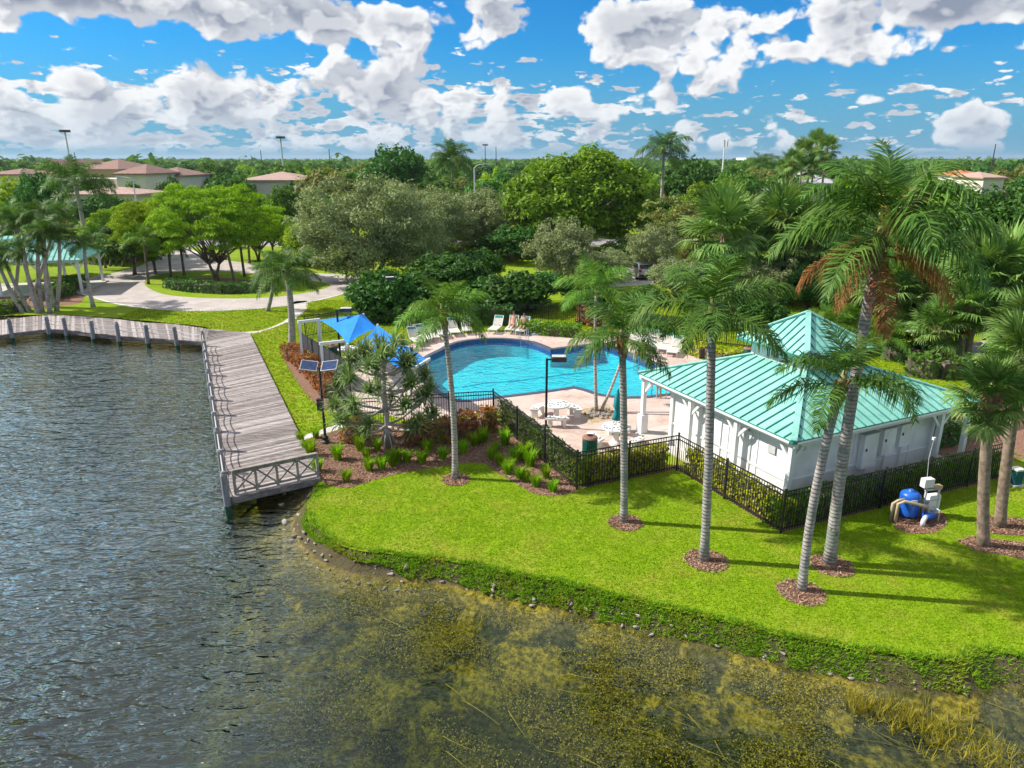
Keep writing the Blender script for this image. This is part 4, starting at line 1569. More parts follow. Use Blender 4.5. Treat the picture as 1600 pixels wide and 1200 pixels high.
# ------------------------------------------------------------ pump station
x, y = ground_point(1432, 815)
pu_ = empty('irrigation_pump', (x, y, 0), radians(12), 'blue irrigation pump tank with pipes and white control box behind the palms', 'pump')
MB().lathe([(.33, .0), (.36, .03), (.36, .06), (.36, .74), (.36, .80), (.33, .88), (.22, .95), (.10, .98), (.10, 1.03), (.04, 1.04)], (-.05, .45, .1), 18).build('tank', MATS['pump_blue'], pu_, True)
MB().lathe([(.37, .3), (.37, .36)], (-.05, .45, .1), 18).build('tank_band', MATS['pump_blue'], pu_)
MB().box((-.17, .09, .78), (.26, .02, .16)).build('tank_badge', MATS['pvc_white'], pu_)
fr_m = []
for sx in (.42, 1.0):
    MB().box((sx, .25, .62), (.06, .06, 1.24)).build('frame_post', MATS['grey_metal'], pu_)
MB().bar((.36, .25, 1.15), (1.06, .25, 1.15), .06).build('frame_rail', MATS['grey_metal'], pu_)
MB().bar((.36, .25, .7), (1.06, .25, .7), .06).build('frame_rail', MATS['grey_metal'], pu_)
MB().box((.48, .33, 1.42), (.42, .24, .34)).build('control_box', MATS['pvc_white'], pu_)
MB().box((.88, .36, .55), (.5, .26, .62)).build('control_cabinet', MATS['pvc_white'], pu_)
MB().box((.9, .3, 1.22), (.36, .2, .12)).build('junction_box', MATS['pipe_tan'], pu_)
MB().tube([(-.85, .1, .0), (-.85, .1, .78), (-.6, .1, .86), (.3, -.05, .62), (.36, -.08, .5), (.36, -.08, .2)], .06, 8).build('pipe', MATS['pipe_tan'], pu_, True)
MB().tube([(-.9, .3, 0), (-.9, .3, .7), (-.7, .3, .8), (-.3, .35, .8)], .06, 8).build('pipe', MATS['pipe_tan'], pu_, True)
MB().tube([(-.05, -.35, .0), (-.05, -.35, .22), (.05, -.3, .30), (.22, -.16, .28)], .085, 8).build('elbow_pipe', MATS['pvc_white'], pu_, True)
MB().tube([(.2, -.12, .24), (.62, .0, .24)], .17, 12).build('pump_motor', MATS['pump_blue'], pu_, True)
MB().tube([(.62, .0, .24), (.72, .03, .24)], .10, 10).build('pump_cap', MATS['grey_metal'], pu_)
MB().tube([(.85, -.1, 0), (.85, -.1, .42), (.85, .2, .42)], .03, 6).build('conduit', MATS['grey_metal'], pu_)
MB().tube([(.5, .4, 1.5), (.55, .55, 2.3), (.75, .7, 3.0)], .010, 5).build('antenna_mast', MATS['grey_metal'], pu_)
MB().box((.76, .7, 3.03), (.1, .1, .1)).build('antenna_head', MATS['pvc_white'], pu_)
# small utility pedestal far right
pu_.scale = (.88, .88, .88)
MB().tube([(-.55, .62, .12), (-.55, .62, .5), (-.2, .62, .5)], .045, 8).build('valve_pipe', MATS['pvc_white'], pu_, True)
MB().lathe([(.05, 0), (.09, .02), (.05, .05)], (-.55, .62, .52), 8).build('valve_wheel', MATS['lamp_red'], pu_)
x, y = ground_point(1585, 757)
ub_ = empty('utility_box', (x, y, 0), .2, 'small pale green utility pedestal at the right edge by the fence end', 'utility box')
MB().box((0, 0, .3), (.32, .3, .6)).build('cabinet', MATS['awning_teal'], ub_)
MB().box((0, 0, .63), (.36, .34, .06)).build('lid', MATS['kerb'], ub_)
MB().box((0, 0, .02), (.5, .48, .06)).build('plinth', MATS['kerb'], ub_)


# ------------------------------------------------------------ people
def person(label, loc, rz, J, rad, suit, hair_len=.05, cover=('pelvis',)):
    """J = joints, one continuous skinned body; suit = material of the swimwear"""
    names = list(J)
    edges = [('pelvis', 'belly'), ('belly', 'chest'), ('chest', 'neck'), ('neck', 'head0'), ('head0', 'head1'),
             ('chest', 'shL'), ('shL', 'elL'), ('elL', 'wrL'), ('wrL', 'haL'), ('chest', 'shR'), ('shR', 'elR'), ('elR', 'wrR'), ('wrR', 'haR'),
             ('pelvis', 'hiL'), ('hiL', 'knL'), ('knL', 'anL'), ('anL', 'toL'), ('pelvis', 'hiR'), ('hiR', 'knR'), ('knR', 'anR'), ('anR', 'toR')]
    me = bpy.data.meshes.new('body')
    me.from_pydata([J[n_] for n_ in names], [(names.index(a), names.index(b)) for a, b in edges], [])
    me.materials.append(MATS['skin'])
    root = empty('person', loc, rz, label, 'person')
    o = link(bpy.data.objects.new('body', me), root)
    o.modifiers.new('skin', 'SKIN')
    sd = o.modifiers.new('sub', 'SUBSURF')
    sd.levels = sd.render_levels = 2
    me.skin_vertices  # layer made by the modifier
    lay = me.skin_vertices[0].data
    for i, n_ in enumerate(names):
        lay[i].radius = rad[n_]
        lay[i].use_root = n_ == 'pelvis'
    h0, h1 = Vector(J['head0']), Vector(J['head1'])
    hc = h0.lerp(h1, .5)
    hb = bmesh.new()
    bmesh.ops.create_uvsphere(hb, u_segments=14, v_segments=10, radius=.112)
    up_ = (h1 - h0).normalized()
    for v in hb.verts:
        v.co = v.co + Vector((0, 0, 0))
    bmesh.ops.delete(hb, geom=[v for v in hb.verts if v.co.z < -.02 and v.co.x > .01], context='VERTS')
    hm = bpy.data.meshes.new('hair')
    hb.to_mesh(hm)
    hb.free()
    hm.materials.append(MATS['hair'])
    ho = link(bpy.data.objects.new('hair', hm), root)
    ho.location = hc + up_ * .035
    # face: nose and eyes
    fc = MB().box((.115, 0, 0), (.03, .025, .04)).mat(1).box((.104, .035, .03), (.012, .02, .012)).box((.104, -.035, .03), (.012, .02, .012)).box((.104, 0, -.05), (.01, .05, .012)).build('face', [MATS['skin'], MATS['hair']], root)
    fc.location = hc
    # swimwear
    pe = Vector(J['pelvis'])
    sw = MB().lathe([(.10, -.09), (.165, -.05), (.178, .02), (.165, .08)], n=14).build('swimwear', suit, root, True)
    sw.location = pe
    return root


R0 = dict(pelvis=(.15, .13), belly=(.14, .11), chest=(.16, .12), neck=(.055, .055), head0=(.085, .085), head1=(.095, .095),
          shL=(.065, .065), elL=(.045, .045), wrL=(.034, .034), haL=(.04, .02), shR=(.065, .065), elR=(.045, .045), wrR=(.034, .034), haR=(.04, .02),
          hiL=(.10, .10), knL=(.065, .065), anL=(.042, .042), toL=(.045, .03), hiR=(.10, .10), knR=(.065, .065), anR=(.042, .042), toR=(.045, .03))


def sit_pose(zs, lean=-.35, legs='ahead'):
    """sits facing +x with the seat at height zs"""
    z = zs + .12
    J = {'pelvis': (0, 0, z), 'belly': (lean * .35, 0, z + .2), 'chest': (lean * .8, 0, z + .42), 'neck': (lean * 1.0, 0, z + .58), 'head0': (lean * 1.0 + .03, 0, z + .68), 'head1': (lean + .04, 0, z + .80)}
    for s, k in ((1, 'L'), (-1, 'R')):
        J['sh' + k] = (lean * .95, s * .19, z + .50)
        J['el' + k] = (lean * .95 + .05, s * .27, z + .24)
        J['wr' + k] = (lean * .5 + .12, s * .22, z + .08)
        J['ha' + k] = (lean * .5 + .2, s * .20, z + .04)
        J['hi' + k] = (.06, s * .10, z - .01)
        if legs == 'ahead':
            J['kn' + k] = (.46, s * .11, z + .10)
            J['an' + k] = (.86, s * .11, z - .04)
            J['to' + k] = (.93, s * .12, z + .06)
        else:
            J['kn' + k] = (.46, s * .12, z + .02)
            J['an' + k] = (.50, s * .12, z - .42)
            J['to' + k] = (.62, s * .13, z - .46)
    return J


x, y = ground_point(802, 518)
person('sunbather in black swimwear reclining on a lounger, left one of the pair', (x, y, Z1), facing(800, 518, 812, 505) + pi, sit_pose(.37, -.30), R0, MATS['swim_black'])
x, y = ground_point(819, 520)
person('sunbather sitting on a lounger beside the far ladder rails, right one of the pair', (x, y, Z1), facing(817, 520, 830, 508) + pi, sit_pose(.37, -.12), R0, MATS['swim_blue'])
x, y = ground_point(1003, 556)
person('person sitting at the right edge of the pool with legs in the water', (x, y, .03), radians(200), sit_pose(.0, -.05, 'down'), R0, MATS['swim_black'])
stand = {'pelvis': (0, 0, .92), 'belly': (.02, 0, 1.1), 'chest': (.06, 0, 1.3), 'neck': (.08, 0, 1.46), 'head0': (.11, 0, 1.55), 'head1': (.13, 0, 1.67)}
for s, k in ((1, 'L'), (-1, 'R')):
    stand['sh' + k] = (.06, s * .18, 1.40)
    stand['el' + k] = (.14, s * .24, 1.14)
    stand['wr' + k] = (.32, s * .20, 1.0)
    stand['ha' + k] = (.40, s * .19, .99)
    stand['hi' + k] = (0, s * .09, .88)
    stand['kn' + k] = (.05 + .08 * s, s * .10, .48)
    stand['an' + k] = (-.02 + .1 * s, s * .10, .08)
    stand['to' + k] = (.12 + .1 * s, s * .11, .03)
x, y = ground_point(1029, 622)
person('person in blue swimwear standing at the near pool ladder beside the porch', (x, y, Z1), radians(95), stand, R0, MATS['swim_blue'])
for k_p in [o for o in bpy.data.objects if o.name.startswith('person') and 'standing' in o.get('label', '')]:
    k_p.scale = (.72, .72, .72)
# towel on the deck
x, y = ground_point(836, 523)
tw = MB()
for i in range(6):
    tw.box((x + .1 * i - .25, y + .02 * (i % 2), .06 + .025 * (i % 3)), (.12, .45, .07 + .03 * (i % 2)), .3)
tag(tw.build('towel', MATS['towel']), 'crumpled blue and white towel on the deck right of the sunbathers', 'towel')

# ------------------------------------------------------------ plant generators
def ring_trunk_mat(name, c1, c2, ring=9.0):
    m, t, bs, o = new_mat(name)
    g = t.add('ShaderNodeNewGeometry')
    P = g.outputs['Position']
    sx = t.add('ShaderNodeSeparateXYZ', ins={0: P})
    w = t.math('FRACT', t.math('ADD', t.math('MULTIPLY', sx.outputs[2], ring), t.math('MULTIPLY', t.noise(P, 3.0, 2), 0.7)))
    rg = t.ss(w, 0.0, 0.35)
    n = t.noise(P, 6.0, 4, 0.6)
    col = t.mix(t.ss(n, 0.3, 0.7), rgb(*c1), rgb(*c2))
    col = t.mix(t.math('SUBTRACT', 1.0, rg), col, t.mix(1.0, col, rgb(.45, .43, .41), 'MULTIPLY'))
    col = t.mix(t.ss(t.noise(P, 1.6, 3), .5, .68), col, rgb(.24, .26, .23))
    col = t.mix(t.ss(t.noise(P, 9.0, 3), .62, .72), col, rgb(.12, .11, .10))
    t.put(bs.inputs['Base Color'], col)
    bs.inputs['Roughness'].default_value = 0.9
    bs.inputs['Specular IOR Level'].default_value = 0.1
    bp = t.add('ShaderNodeBump', ins={'Strength': 0.7, 'Distance': 0.02, 'Height': rg})
    t.l.new(bp.outputs[0], bs.inputs['Normal'])


ring_trunk_mat('palm_ring', (0.33, 0.29, 0.27), (0.50, 0.46, 0.44))
ring_trunk_mat('palm_ring_pale', (0.42, 0.36, 0.32), (0.58, 0.52, 0.47), 7.0)


def frond_mesh(name, L, e0, droop, leaf_l, n, seed, mat, plum=0.6, width=.042, hang=0.5, rach=.022, side_bend=0.15):
    """feather palm leaf along +X: arching rachis with two-piece hanging leaflets"""
    r = random.Random(seed)
    steps = 14
    pts, tang = [Vector((0, 0, 0))], []
    for i in range(steps):
        s = i / steps
        e = e0 - droop * (s ** 1.4)
        az_ = side_bend * (s ** 1.5)
        tdir = Vector((cos(e) * cos(az_), cos(e) * sin(az_), sin(e)))
        tang.append(tdir)
        pts.append(pts[-1] + tdir * (L / steps))
    tang.append(tang[-1])
    mb = MB()
    mb.tube(pts, [rach * (1 - .85 * i / steps) for i in range(steps + 1)], 4, False)
    V, F3, F4 = list(mb.v), [], [f for f in mb.f]
    base_mid = [0] * len(F4)
    for i in range(n):
        s = .13 + .87 * (i + r.random() * .6) / n
        fi = min(s * steps, steps - .001)
        k = int(fi)
        p = pts[k].lerp(pts[k + 1], fi - k)
        td = tang[k]
        sd0 = td.cross(Vector((0, 0, 1)))
        if sd0.length < .05:
            sd0 = Vector((0, 1, 0))
        sd0.normalize()
        upv = sd0.cross(td).normalized()
        prof = (sin(pi * min(1, (s * .9 + .12))) ** .6) if s > .5 else (.45 + .55 * min(1, s / .4))
        ll = leaf_l * max(.28, prof) * r.uniform(.85, 1.12)
        for sg in (-1, 1):
            roll = r.uniform(-plum, plum)
            d1 = (sd0 * sg * cos(roll) + upv * sin(roll)) * .80 + td * (.42 + .5 * s * s)
            d1.normalize()
            d2 = (d1 + Vector((0, 0, -1)) * (hang * r.uniform(.7, 1.5))).normalized()
            m1 = p + d1 * ll * .45
            tip = m1 + d2 * ll * .55
            wd = td * (width * .5)
            b = len(V)
            V += [p - wd * .6, p + wd * .6, m1 + wd, m1 - wd, tip]
            F4.append((b, b + 1, b + 2, b + 3))
            F3.append((b + 3, b + 2, b + 4))
    V = np.array([tuple(v) for v in V])
    return mesh_np(name, V, [np.array(F4), np.array(F3)], MATS[mat])


def fan_mesh(name, R, pet, nseg, seed, mat, spread=5.2, droop=.55, pet_e=0.0):
    """fan palm leaf: petiole along +X then folded segments with drooping tips"""
    r = random.Random(seed)
    mb = MB()
    c = Vector((pet, 0, -pet * .06))
    mb.tube([(0, 0, 0), (pet * .5, 0, .03), c], [.018, .014, .010], 4, False)
    V, F4, F3 = list(mb.v), list(mb.f), []
    for i in range(nseg):
        a = (i / (nseg - 1) - .5) * spread + r.uniform(-.03, .03)
        rl = R * (1 - .22 * abs(a) / (spread / 2)) * r.uniform(.92, 1.06)
        # costapalmate: the middle arches down
        up1 = .12 * cos(a) + r.uniform(-.05, .05)
        d1 = Vector((cos(a), sin(a) * .95, up1 - .10 * abs(sin(a)))).normalized()
        m1 = c + d1 * rl * .58
        d2 = (d1 + Vector((0, 0, -droop * r.uniform(.5, 1.6)))).normalized()
        tip = m1 + d2 * rl * .42
        sdv = Vector((-sin(a), cos(a), 0))
        w1 = rl * .58 * spread / nseg * .52
        fold = Vector((0, 0, .25 * w1 * (1 if i % 2 else -1)))
        b = len(V)
        V += [c - sdv * .008, c + sdv * .008, m1 + sdv * w1 + fold, m1 - sdv * w1 - fold, tip]
        F4.append((b, b + 1, b + 2, b + 3))
        F3.append((b + 3, b + 2, b + 4))
    V = np.array([tuple(v) for v in V])
    return mesh_np(name, V, [np.array(F4), np.array(F3)], MATS[mat])


def leaf_quads(C, N, size, aspect, rng, jitter=.35):
    """rhombic leaves at centres C with normals about N"""
    n = len(C)
    sz = size * rng.uniform(1 - jitter, 1 + jitter, n)[:, None]
    N = N / (np.linalg.norm(N, axis=1, keepdims=True) + 1e-9)
    R = rng.normal(size=(n, 3))
    U = np.cross(N, R)
    U /= (np.linalg.norm(U, axis=1, keepdims=True) + 1e-9)
    Wd = np.cross(N, U)
    a = C + U * sz
    b = C + Wd * sz * aspect + N * sz * .12
    c = C - U * sz
    e = C - Wd * sz * aspect + N * sz * .12
    V = np.stack([a, b, c, e], 1).reshape(-1, 3)
    F = np.arange(4 * n, dtype=np.int32).reshape(-1, 4)
    return V, F


def crown_points(rng, ell, nclump, rc, per, zsq=1.0, shell=(.62, 1.0), flat=0.0, lower=-.55, lump=.18, center=(0, 0, 0)):
    """leaf centres and normals: clumps of leaves set over an uneven ellipsoid"""
    C, Nn, cc = [], [], []
    k = 0
    ph = rng.uniform(0, 6.28, 6)
    while k < nclump:
        d_ = rng.normal(size=3)
        d_ /= np.linalg.norm(d_)
        if d_[2] < lower:
            continue
        az_ = math.atan2(d_[1], d_[0])
        f = 1 + lump * (math.sin(2 * az_ + ph[0]) * .5 + math.sin(3 * az_ + ph[1] + 2 * d_[2]) * .6 + math.sin(5 * az_ + ph[2] + 3 * d_[2]) * .4)
        rad = rng.uniform(*shell) ** .7
        p = np.array(ell) * d_ * f * rad + np.array(center)
        cc.append(p)
        r_ = rc * rng.uniform(.65, 1.3)
        m = max(6, int(per * (r_ / rc) ** 2))
        q = rng.normal(size=(m, 3))
        q /= np.linalg.norm(q, axis=1, keepdims=True)
        q[:, 2] = np.where(q[:, 2] < -.25, -q[:, 2] * .6, q[:, 2])
        rr_ = (rng.uniform(.35, 1.0, m) ** .5)[:, None]
        off = q * rr_ * r_
        off[:, 2] *= (1 - flat) * zsq
        C.append(p + off)
        Nn.append(q * .9 + rng.normal(size=(m, 3)) * .55 + np.array([0, 0, .35]))
        k += 1
    return np.concatenate(C), np.concatenate(Nn), np.array(cc)


def tree_proto(kind, ell, cz, nclump, rc, per, size, aspect, mat, trunk_h, trunk_r, bark='bark', seed=1, limbs=9, stems=1, spread=.0, **kw):
    """returns (trunk mesh, crown mesh) standing on z = 0"""
    rng = np.random.default_rng(seed)
    r = random.Random(seed)
    C, Nn, cc = crown_points(rng, ell, nclump, rc, per, center=(0, 0, cz), **kw)
    V, F = leaf_quads(C, Nn, size, aspect, rng)
    crown = mesh_np(kind + '_crown', V, F, MATS[mat])
    tb = MB()
    for s_ in range(stems):
        a = 2 * pi * s_ / max(1, stems) + r.random()
        bx_, by_ = (cos(a) * spread * .25, sin(a) * spread * .25) if stems > 1 else (0, 0)
        tx, ty = (cos(a) * spread, sin(a) * spread) if stems > 1 else (r.uniform(-.2, .2), r.uniform(-.2, .2))
        top = Vector((tx, ty, trunk_h))
        pts = [Vector((bx_, by_, -.1)), Vector((bx_ * 1.1 + r.uniform(-.1, .1) * trunk_h * .1, by_, trunk_h * .35)), Vector((lerp(Vector((bx_, by_, 0)), top, .7).xy.to_3d() + Vector((0, 0, trunk_h * .7)))), top]
        tb.tube(pts, [trunk_r * 1.35, trunk_r, trunk_r * .85, trunk_r * .75], 9)
        idx = r.sample(range(len(cc)), min(limbs, len(cc)))
        for i in idx:
            e = Vector(cc[i])
            mid = top.lerp(e, .5) + Vector((r.uniform(-.3, .3), r.uniform(-.3, .3), r.uniform(-.2, .5)))
            tb.tube([top - Vector((0, 0, trunk_r)), top.lerp(mid, .5), mid, e], [trunk_r * .6, trunk_r * .42, trunk_r * .28, trunk_r * .08], 6)
    return tb.mesh(kind + '_trunk', MATS[bark], True), crown


def plant_tree(name, proto, loc, rz, sc, label, cat, group=None):
    r = empty(name, loc, rz, label, cat, group)
    r.scale = sc if hasattr(sc, '__len__') else (sc, sc, sc)
    inst('trunk', proto[0], r)
    inst('crown', proto[1], r)
    return r


# ---- palms
QF = {}
for key, mt, L in (('queen', 'leaf_queen', 1.0), ('lime', 'leaf_queen_lime', 1.0)):
    QF[key] = [frond_mesh('frond', 1.0, radians(e), radians(dr), .36, 72, 40 + i, mt, .62, .018, hg, .013, sb)
               for i, (e, dr, hg, sb) in enumerate(((80, 55, .25, .2), (64, 78, .4, -.3), (48, 90, .65, .3), (30, 96, .85, -.25), (13, 85, 1.0, .25), (-6, 66, 1.0, -.15)))]
QF['dead'] = [frond_mesh('dead_frond', 1.0, radians(e), radians(dr), .30, 70, 70 + i, 'leaf_dead', .5, .014, 2.2, .014, .1) for i, (e, dr) in enumerate(((-8, 88), (-30, 62)))]


def palm_trunk_mesh(base, top, r0, r1, bulge=0.0, bend=(0, 0), n=10):
    """ringed trunk with a slight curve; returns mesh (local to base)"""
    d_ = Vector(top) - Vector(base)
    tb = MB()
    pts, rad = [], []
    for i in range(15):
        t = i / 14
        k = 4 * t * (1 - t)
        pts.append(Vector((d_.x * t + bend[0] * k, d_.y * t + bend[1] * k, d_.z * t)))
        rad.append((r0 + (r1 - r0) * t) * (1 + .28 * max(0, 1 - t * 12)) + bulge * max(0, sin(pi * min(1, t * 1.1))))
    pts[0].z -= .1
    tb.tube(pts, rad, n)
    return tb, pts


def queen_palm(name, base, top, L, label, key='queen', nf=15, r0=.16, r1=.12, bend=(0, 0), dead=0, seed=1, group=None, cat='palm tree', flower=False, low=.95, trunk_mat='palm_ring', boots=True, wind=.0):
    r = random.Random(seed)
    root = empty(name, base, 0, label, cat, group)
    tb, pts = palm_trunk_mesh(base, top, r0, r1, 0, bend)
    tb.build('trunk', MATS[trunk_mat], root, True)
    tp = pts[-1]
    axis_ = (pts[-1] - pts[-2]).normalized()
    if boots:
        bt = MB()
        for i in range(12):
            a = i * 2.4
            b0 = tp - axis_ * (.55 - .045 * i) * (L / 2.2)
            ov = Vector((cos(a), sin(a), 0))
            bt.bar(b0 + ov * r1 * .8, b0 + ov * (r1 * 1.5) + axis_ * .32, .12, .035)
        bt.build('leaf_base', MATS['boot'], root)
    sh_ = MB().tube([tp - axis_ * .15, tp + axis_ * .12 * L, tp + axis_ * .26 * L], [r1 * 1.05, r1 * .8, r1 * .25], 8)
    sh_.build('crown_shaft', MATS['crown_shaft'], root, True)
    fr = QF[key]
    for i in range(nf):
        t = (i + .5) / nf
        vi = min(len(fr) - 1, int((t ** .72) * len(fr) * low))
        a = i * 2.39996 + r.uniform(-.25, .25) + seed
        if wind:
            a = a + wind * sin(-a)
        o_ = inst('frond', fr[vi], root, tp + axis_ * (.22 - .2 * t) * L * .6, (r.uniform(-.12, .12), r.uniform(-.12, .12), a), L * r.uniform(.88, 1.12) * (.74, .9, 1, 1, 1, 1)[vi])
    for i in range(dead):
        o_ = inst('dead_frond', QF['dead'][i % 2], root, tp - axis_ * (.05 + .08 * i), (r.uniform(-.15, .15), r.uniform(-.1, .1), seed + i * 1.7 + .4), L * r.uniform(.75, .95))
    if flower:
        fb = MB()
        for i in range(70):
            a, e = r.uniform(0, 6.28), r.uniform(-.9, .7)
            p0_ = Vector((0, 0, .1 * i / 70))
            dv_ = Vector((cos(a) * cos(e), sin(a) * cos(e), sin(e)))
            p1_ = p0_ + dv_ * .28 + Vector((0, 0, -.25 + .35 * r.random()))
            fb.tube([p0_, (p0_ + p1_) / 2 + dv_ * .05, p1_], [.012, .01, .005], 3, False)
        f_ = fb.build('flower_spray', MATS['inflorescence'], root)
        f_.location = tp + Vector((-.12, -.75, .45))
        f_.scale = (1.5, 1.5, 1.7)
    return root


FANL = [fan_mesh('fan_leaf', .72, .62, 34, 5 + i, 'leaf_fan', 5.0, dp) for i, dp in enumerate((.25, .5, .85))]
FAND = fan_mesh('dead_fan_leaf', .6, .5, 22, 15, 'leaf_dead', 3.6, 1.6)


def fan_palm(name, base, top, L, label, nl=30, r0=.17, r1=.15, seed=1, group=None, dead=4, bend=(0, 0), trunk_mat='bark_sabal', lowest=-40):
    r = random.Random(seed)
    root = empty(name, base, 0, label, 'palm tree', group)
    tb, pts = palm_trunk_mesh(base, top, r0, r1, 0, bend)
    tb.build('trunk', MATS[trunk_mat], root, True)
    tp = pts[-1]
    bt = MB()
    for i in range(16):
        a = i * 2.4
        b0 = tp + Vector((cos(a), sin(a), 0)) * r1 * .8 - Vector((0, 0, .7 - .04 * i))
        bt.bar(b0, b0 + Vector((cos(a) * .16, sin(a) * .16, .32)), .10, .03)
    bt.build('leaf_base', MATS['boot'], root)
    for i in range(nl):
        t = (i + .5) / nl
        e = radians(86 - (86 - lowest) * t + r.uniform(-8, 8))
        a = i * 2.39996 + seed
        inst('fan_leaf', FANL[min(2, int(t * 3))], root, tp + Vector((0, 0, .1 - .25 * t)), (r.uniform(-.25, .25), -e, a), L * r.uniform(.85, 1.1))
    for i in range(dead):
        inst('dead_fan_leaf', FAND, root, tp - Vector((0, 0, .25)), (0, radians(62 + 12 * r.random()), seed * 2 + i * 1.6), L * .85)
    return root


def mulch_ring(u, v, rx):
    rx *= .92
    x, y = ground_point(u, v)
    pts = [(x + rx * cos(a) * rr.uniform(.94, 1.06), y + rx * sin(a) * rr.uniform(.94, 1.06)) for a in np.linspace(0, 2 * pi, 26)[:-1]]
    sheet('mulch_ring', pts, Z1 + .004, MATS['mulch'])


def base_top(ub, vb, ut, vt, dY=0.0):
    b = ground_point(ub, vb)
    t = at_distance(ut, vt, b[1] + dY)
    return (b[0], b[1], 0), tuple(t)


# ------------------------------------------------------------ palms in front
b, t = base_top(711, 747, 692, 495, .3)
queen_palm('queen_palm', b, t, 1.9, 'queen palm with pale curved trunk beside the pandanus, on the lawn nearest the dock', 'lime', 13, .12, .085, (.12, 0), 0, 3)
mulch_ring(713, 750, .50)
b, t = base_top(975, 815, 972, 534, .2)
queen_palm('queen_palm', b, t, 2.05, 'queen palm on the lawn between the bin and the pool house', 'queen', 12, .13, .11, (.03, 0), 0, 11)
mulch_ring(977, 817, .55)
b, t = base_top(1100, 875, 1112, 497, .3)
queen_palm('queen_palm', b, t, 2.4, 'tall queen palm in front of the left corner of the teal roof', 'queen', 13, .135, .12, (.04, 0), 0, 5)
mulch_ring(1103, 876, .62)
b, t = base_top(1253, 922, 1314, 604, .2)
queen_palm('queen_palm', b, t, 2.2, 'queen palm nearest the camera, its fronds over the teal roof', 'queen', 9, .12, .115, (-.14, 0), 0, 21)
mulch_ring(1252, 926, .62)
b, t = base_top(1296, 880, 1377, 368, .5)
queen_palm('queen_palm', b, t, 3.0, 'tallest queen palm with hanging brown dead fronds and yellow flower spray', 'queen', 15, .165, .145, (-.10, 0), 7, 8, flower=True, low=.9)
mulch_ring(1300, 884, .6)
b, t = base_top(456, 540, 449, 432, 0)
queen_palm('queen_palm', b, t, 2.6, 'queen palm on the lawn strip between the dock and the copper hedge', 'queen', 17, .24, .17, (.1, 0), 0, 33)
b, t = base_top(418, 486, 428, 428, 0)
queen_palm('queen_palm', b, t, 2.6, 'slim leaning palm on the grass between lake path and drive', 'queen', 13, .16, .12, (.1, 0), 0, 35)
# two slim palms in the planter by the pool
b, t = base_top(932, 644, 931, 462, .4)
queen_palm('slim_palm', b, t, 2.4, 'slim upright palm in the planter square beside the pool, the tall straight stem', 'lime', 11, .085, .06, (-.05, 0), 0, 41, trunk_mat='palm_ring_pale', boots=False)
b, t = base_top(938, 644, 988, 500, .8)
queen_palm('slim_palm', b, t, 2.2, 'slim palm in the planter square beside the pool, the stem leaning right', 'queen', 11, .075, .055, (.15, 0), 0, 44, trunk_mat='palm_ring_pale', boots=False)

# fan palms at the right
for (ub, vb, ut, vt, L, lab, sd, nl, r0, bn) in (
        (1537, 852, 1550, 622, 1.12, 'fan palm nearest the camera at the right, in front of the fence end', 3, 26, .17, (-.1, 0)),
        (1562, 822, 1598, 560, 1.15, 'rough barked fan palm right behind the nearest fan palm', 6, 26, .17, (-.06, 0)),
        (1482, 566, 1468, 512, 1.6, 'fan palm beyond the right end of the teal roof, short leaning trunk', 9, 32, .3, (.2, 0)),
        (1494, 566, 1512, 480, 1.8, 'fan palm with orange brown trunk beyond the right end of the roof', 12, 34, .3, (0, 0)),
        (1508, 560, 1530, 430, 2.1, 'tall fan palm rising over the others beyond the right end of the roof', 14, 34, .28, (0, 0)),
        (1600, 600, 1600, 520, 1.8, 'pale green fan palm at the right edge of the picture', 17, 34, .28, (0, 0)),
        (1185, 470, 1165, 385, 2.7, 'fan palm with wide grey green leaves behind the tall queen palm', 19, 32, .3, (0, 0)),
        (1240, 468, 1222, 350, 2.8, 'fan palm crowded among broad crowns left of the tallest palm', 23, 32, .3, (0, 0)),
        (1440, 540, 1450, 465, 1.7, 'small fan palm right of the brown hanging fronds', 27, 30, .25, (0, 0))):
    b, t = base_top(ub, vb, ut, vt)
    fan_palm('fan_palm', b, t, L, lab, nl, r0, r0 * .85, sd, 'fan palms right of the pool house', 4, bn)

# bushy areca palms behind the pool house
for k, (ub, vb, ut, vt, L) in enumerate(((1305, 548, 1300, 512, 1.9), (1335, 545, 1338, 508, 2.0), (1275, 552, 1268, 520, 1.7), (1385, 560, 1388, 528, 1.7), (1400, 540, 1412, 500, 1.9))):
    b, t = base_top(ub, vb, ut, vt)
    queen_palm('areca_palm', b, t, L, 'short bushy areca palm behind the teal roof, %s' % ['just right of the cupola peak', 'left of the tallest palm trunk', 'behind the cupola', 'right of the tallest palm trunk', 'near the white bench'][k], 'lime', 14, .1, .08, (0, 0), 0, 90 + k, 'areca palms behind the pool house', boots=False, low=.7)

